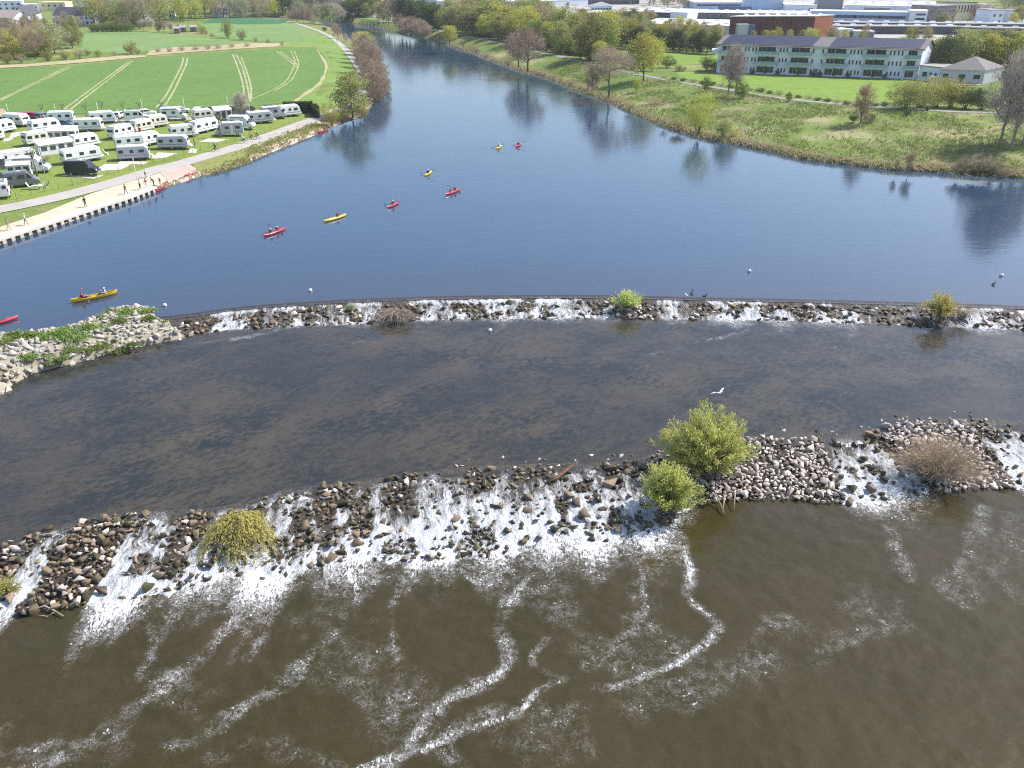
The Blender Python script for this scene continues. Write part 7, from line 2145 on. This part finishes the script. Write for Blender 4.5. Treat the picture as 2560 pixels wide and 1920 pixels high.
    if hat:
        MB().sphere(hd + V3(-.005, 0, .05), (.115, .105, .085), 10, 6).tube([hd + V3(.02, 0, .05), hd + V3(.02, 0, .062)], .15, 12).build('hat', CL[hat], t, smooth=True)
    else: MB().sphere(hd + V3(-.03, 0, .04), (.10, .098, .09), 10, 6).build('hair', M_hair, t, smooth=True)
    if vest:
        p_ = J['che']
        MB().tube([J['pel'].lerp(p_, .35), p_.lerp(J['pel'], .1), J['nek'].lerp(p_, .35)], [.17, .19, .14], 10).build('life_vest', CL[vest], t, bevel=.02, smooth=True)
    return tag(t, label, 'person')
def paddle(loc, rz, label, blade, tilt=.35):
    t = empty('paddle', loc, rz)
    a, b = V3(.34, -1.05, .46 - tilt), V3(.34, 1.05, .46 + tilt)
    MB().tube([a, b], .016, 6).build('shaft', M_dgrey, t)
    for p_, s_ in ((a, -1), (b, 1)): MB().sphere(p_ + (b - a).normalized() * s_ * .2, (.09, .24, .05), 8, 6).build('blade', blade, t)
    return tag(t, label, 'paddle')
M_bladeR = mat('red_paddle', (.6, .08, .07), .5, .05, 1)
M_bladeK = mat('black_paddle', (.02, .02, .025), .5, .05, 1)
def crew(b, who, bname, zoff=.1):
    o_, c, rz, seats = b
    f = Vector((math.cos(rz), math.sin(rz), 0))
    for x, (shirt, hat, desc, blade, face) in zip(seats, who):
        q = c + f * x + Vector((0, 0, zoff))
        r = rz + (0 if face > 0 else math.pi)
        person(q, r, 'sit', shirt, 'navy', desc, hat, 1, 'maroon' if shirt == 'red' else None)
        paddle(q, r, f"{'red' if blade is M_bladeR else 'black'} paddle of the {'bow' if x < 0 and len(seats) > 1 else 'stern' if len(seats) > 1 else 'lone'} paddler in the {bname}", blade, RND.choice((-.4, .35)))
BG = 'boats on the river'
crew(boat('k2r', (661, 593), (712, 574), 'red double kayak nearest of the string of kayaks', 'kayak', group=BG), [('red', 'white', 'person with a white hat seated at the front in the nearest red double kayak', M_bladeR, -1), ('red', 'white', 'person with a pointed white hat seated at the back in the nearest red double kayak', M_bladeK, -1)], 'nearest red double kayak')
crew(boat('k2y', (815, 555), (861, 541), 'yellow kayak ahead of the nearest red one', 'kayak', group=BG), [('red', None, 'dark-haired person in a red vest in the yellow kayak ahead of the nearest red one', M_bladeR, -1)], 'yellow kayak ahead of the nearest red one')
crew(boat('k1r', (967, 522), (999, 507), 'red single kayak in the middle of the river', 'kayak', group=BG), [('maroon', 'white', 'person with a white cap in the red single kayak in the middle of the river', M_bladeK, -1)], 'red single kayak in the middle')
crew(boat('k2r', (1113, 490), (1152, 474), 'red double kayak further upstream, rightmost of the middle group', 'kayak', group=BG), [('orange', None, 'person in orange at the front in the upstream red double kayak', M_bladeR, -1), ('black', None, 'person in black at the back in the upstream red double kayak', M_bladeK, -1)], 'upstream red double kayak')
crew(boat('k1y', (1059, 443), (1082, 429), 'yellow single kayak just upstream of the red double one', 'kayak', group=BG), [('black', 'white', 'person in black with a pale hat in the upstream yellow kayak', M_bladeK, -1)], 'upstream yellow kayak')
crew(boat('k1y', (1239, 375), (1255, 365), 'pale yellow kayak at the far left of the two farthest boats', 'kayak', group=BG), [('white', 'white', 'person in white in the farthest yellow kayak', M_bladeK, -1)], 'farthest yellow kayak')
crew(boat('k1r', (1287, 370), (1305, 360), 'red kayak, right one of the two farthest boats', 'kayak', group=BG), [('red', None, 'person in red in the farthest red kayak', M_bladeK, 1)], 'farthest red kayak')
crew(boat('cy', (185, 757), (288, 735), 'long yellow canoe beside the tip of the stone spit', 'canoe', group=BG), [('red', None, 'person in a red vest in the bow seat of the yellow canoe', M_bladeR, 1), ('lblue', 'white', 'person in a light blue shirt and sun hat at the stern of the yellow canoe', M_bladeK, -1)], 'long yellow canoe', .22)
boat('k2r', (-52, 822), (33, 800), 'red kayak cut by the left edge above the stone spit', 'kayak', group=BG)
boat('cr', (311, 507), (341, 487), 'red canoe lying at the quay, left one of three', 'canoe', group='red canoes at the landing')
boat('cr', (389, 481), (416, 463), 'red canoe at the end of the quay, middle one of three', 'canoe', group='red canoes at the landing')
boat('cr', (463, 445), (495, 430), 'red canoe drawn up on the paved slip, right one of three', 'canoe', z=WU + .25, group='red canoes at the landing')
boat('cr', (798, 334), (816, 324), 'pale flat boat moored at the upstream end of the stone ramp', 'boat')
# people on land
for x, y, rz, pose, sh, lg, hat, l in [(23, 577, .4, 'walk', 'grey', 'beige', None, 'person in grey walking on the sandy bank, leftmost'), (66, 564, .3, 'walk', 'white', 'grey', 'white', 'person in white with a sun hat walking on the sandy bank'), (215, 519, 2.8, 'stand', 'black', 'navy', None, 'person in black standing alone on the sandy bank'),
                                      (316, 487, 2.9, 'walk', 'black', 'grey', None, 'person in a black jacket walking above the left red canoe'), (352, 475, 3.0, 'stand', 'beige', 'black', None, 'person in beige and black trousers in the group at the quay'), (367, 472, 2.6, 'stand', 'red', 'lblue', None, 'person in a red vest and light trousers in the group at the quay'),
                                      (386, 467, 3.2, 'bend', 'black', 'navy', None, 'person in dark clothes bending forward at the end of the quay'), (401, 462, -1.2, 'stand', 'red', 'red', None, 'small person in red beside the middle red canoe'), (365, 446, 1.5, 'bend', 'white', 'grey', 'white', 'person in white crouching by the path above the quay'),
                                      (834, 94, 1.6, 'walk', 'black', 'navy', None, 'person in dark clothes far away on the slab path'), (843, 106, 1.6, 'walk', 'grey', 'navy', None, 'person in grey walking nearer on the far slab path')]:
    person(G(x, y) + Vector((0, 0, .06 if x > 830 else .1)), rz, pose, sh, lg, l, hat, .72 if 'small person' in l else 1.0)
def make_bike():
    t = empty('bicycle')
    for x in (-.52, .52):
        w = MB().tube([(.34 * math.cos(a), 0, .34 * math.sin(a)) for a in np.linspace(0, 2 * math.pi, 19)], .02, 5, caps=False).build('wheel', M_tyre, t)
        w.location = (x, 0, .34)
        s_ = MB()
        for a in np.linspace(0, math.pi, 6)[:-1]: s_.tube([(.33 * math.cos(a), 0, .33 * math.sin(a)), (-.33 * math.cos(a), 0, -.33 * math.sin(a))], .004, 3)
        s_.build('spokes', M_rim, w)
    f = MB()
    for a, b in (((-.52, 0, .34), (0, 0, .3)), ((0, 0, .3), (-.18, 0, .82)), ((-.52, 0, .34), (-.16, 0, .76)), ((-.16, 0, .76), (.36, 0, .8)), ((0, 0, .3), (.38, 0, .72)), ((.34, 0, .9), (.52, 0, .34))): f.tube([a, b], .018, 6)
    f.build('frame', M_dgrey, t)
    MB().tube([(.34, 0, .88), (.34, 0, 1.02)], .015).tube([(.44, -.26, 1.03), (.34, 0, 1.03), (.44, .26, 1.03)], .014).build('handlebar', M_rim, t)
    MB().sphere((-.19, 0, .86), (.14, .08, .04), 8, 5).build('saddle', M_tyre, t)
    MB().disc((0, 0, .3), .09, .03).tube([(0, -.13, .2), (0, -.06, .3), (0, .06, .3), (0, .13, .4)], .012).build('crank', M_rim, t)
    return t
BIKE = make_bike()
pr = math.radians
for x, y, sh, lg, hat, l in [(540, 380, 'black', 'black', None, 'cyclist in black, nearest on the riverside path'), (611, 360, 'white', 'navy', 'white', 'cyclist in white, second on the riverside path'), (630, 351, 'orange', 'black', None, 'cyclist in an orange jacket on the riverside path'), (645, 350, 'black', 'grey', 'white', 'cyclist in black with a pale helmet, farthest on the riverside path')]:
    p = G(x, y) + Vector((0, 0, .11))
    rz = math.atan2(-1, -2.2) + math.pi * 0
    stamp(BIKE, p, rz, None, 'bicycle ridden by the ' + l, 'bicycle', 'bicycles on the riverside path')
    person(p + Vector((0, 0, .02)), rz, 'cycle', sh, lg, 'person: ' + l, hat)
# buoys and birds
M_buoy = mat('buoy_white', (.78, .77, .74), .4, .08, 2, .5)
for x, y, z, l in [(776, 728, WU, 'white buoy above the left part of the upper weir'), (412, 765, WU, 'white buoy at the tip of the stone spit'), (1873, 679, WU, 'white buoy above the weir right of the middle'), (2503, 690, WU, 'white buoy near the right edge'), (1225, 828, WM, 'white buoy drifting below the upper weir')]:
    t = empty('buoy', at(x, y, z))
    MB().sphere((0, 0, .12), .24, 14, 9).build('float', M_buoy, t, smooth=True)
    MB().tube([(0, 0, .34), (0, 0, .44)], .05, 8).build('eye', M_dgrey, t)
    tag(t, l, 'buoy', 'white buoys')
def bird(loc, rz, label, m, s_=1.0, fly=False, beak=(.4, .25, .05)):
    t = empty('bird', loc, rz)
    t.scale = (s_,) * 3
    V = MB()
    pts = [(-.32, 0, .20), (-.18, 0, .22), (0, 0, .24), (.14, 0, .30), (.2, 0, .42), (.25, 0, .50), (.33, 0, .50)]
    V.tube(pts, [.02, .08, .12, .09, .045, .05, .02], 8)
    V.build('body', m, t, smooth=True)
    MB().tube([(.32, 0, .5), (.41, 0, .485)], [.018, .006], 5).build('beak', mat('beak', beak, .6), t)
    if fly:
        for q in (-1, 1): MB().add([(.1, q * .08, .3), (-.1, q * .08, .29), (-.2, q * .5, .46), (0, q * .45, .48), (-.25, q * .9, .40), (.1, q * .08, .33), (-.1, q * .08, .32), (-.2, q * .5, .48), (0, q * .45, .5), (-.25, q * .9, .41)], [(0, 1, 2, 3), (3, 2, 4), (5, 8, 7, 6), (8, 9, 7), (0, 3, 8, 5), (1, 6, 7, 2), (3, 4, 9, 8), (2, 7, 9, 4)]).build('wing', m, t)
    else:
        for q in (-1, 1):
            MB().sphere((-.05, q * .1, .25), (.2, .035, .08), 8, 6).build('wing', m, t)
            MB().tube([(0, q * .05, .16), (.02, q * .05, 0)], .012, 5).build('leg', mat('bird_leg', (.25, .14, .05), .7), t)
    return tag(t, label, 'bird')
M_bd = mat('dark_plumage', (.03, .03, .032), .7, .1, 4)
M_bw = mat('white_plumage', (.72, .72, .7), .7, .05, 4)
bird(at(1729, 742, 2.1), 1.2, 'dark bird standing on a stone of the upper weir', M_bd, 1.5)
bird(at(1762, 745, 1.9), .4, 'second dark bird on the upper weir right of the other', M_bd, 1.1)
bird(at(1715, 742, 1.9), 2.2, 'white bird on the upper weir left of the dark one', M_bw, .9)
bird(at(1798, 990, 1.6), -.9, 'white gull flying low over the shallows', M_bw, 1.1, True)
bird(G(1795, 330), 2.6, 'black cormorant standing at the right waterline', M_bd, 1.9)
bird(at(2483, 714, WU - .1), .3, 'dark duck swimming near the right edge', M_bd, 1.0)

# ------------------------------------------------------------------ thin spring haze over the valley
hz = MB().box((0, 1900, 55), (5200, 4300, 118)).build('haze', None)
hz.data.materials.clear()
m, t, out = nt_mat('haze_air')
vol = t.nodes.new('ShaderNodeVolumePrincipled')
vol.inputs['Color'].default_value = (.86, .92, 1, 1)
vol.inputs['Density'].default_value = .00012
vol.inputs['Anisotropy'].default_value = .2
t.links.new(vol.outputs[0], out.inputs['Volume'])
hz.data.materials.append(m)
tag(hz, 'thin pale spring haze over the valley', 'haze', None, 'stuff')
SC.cycles.volume_bounces = 0
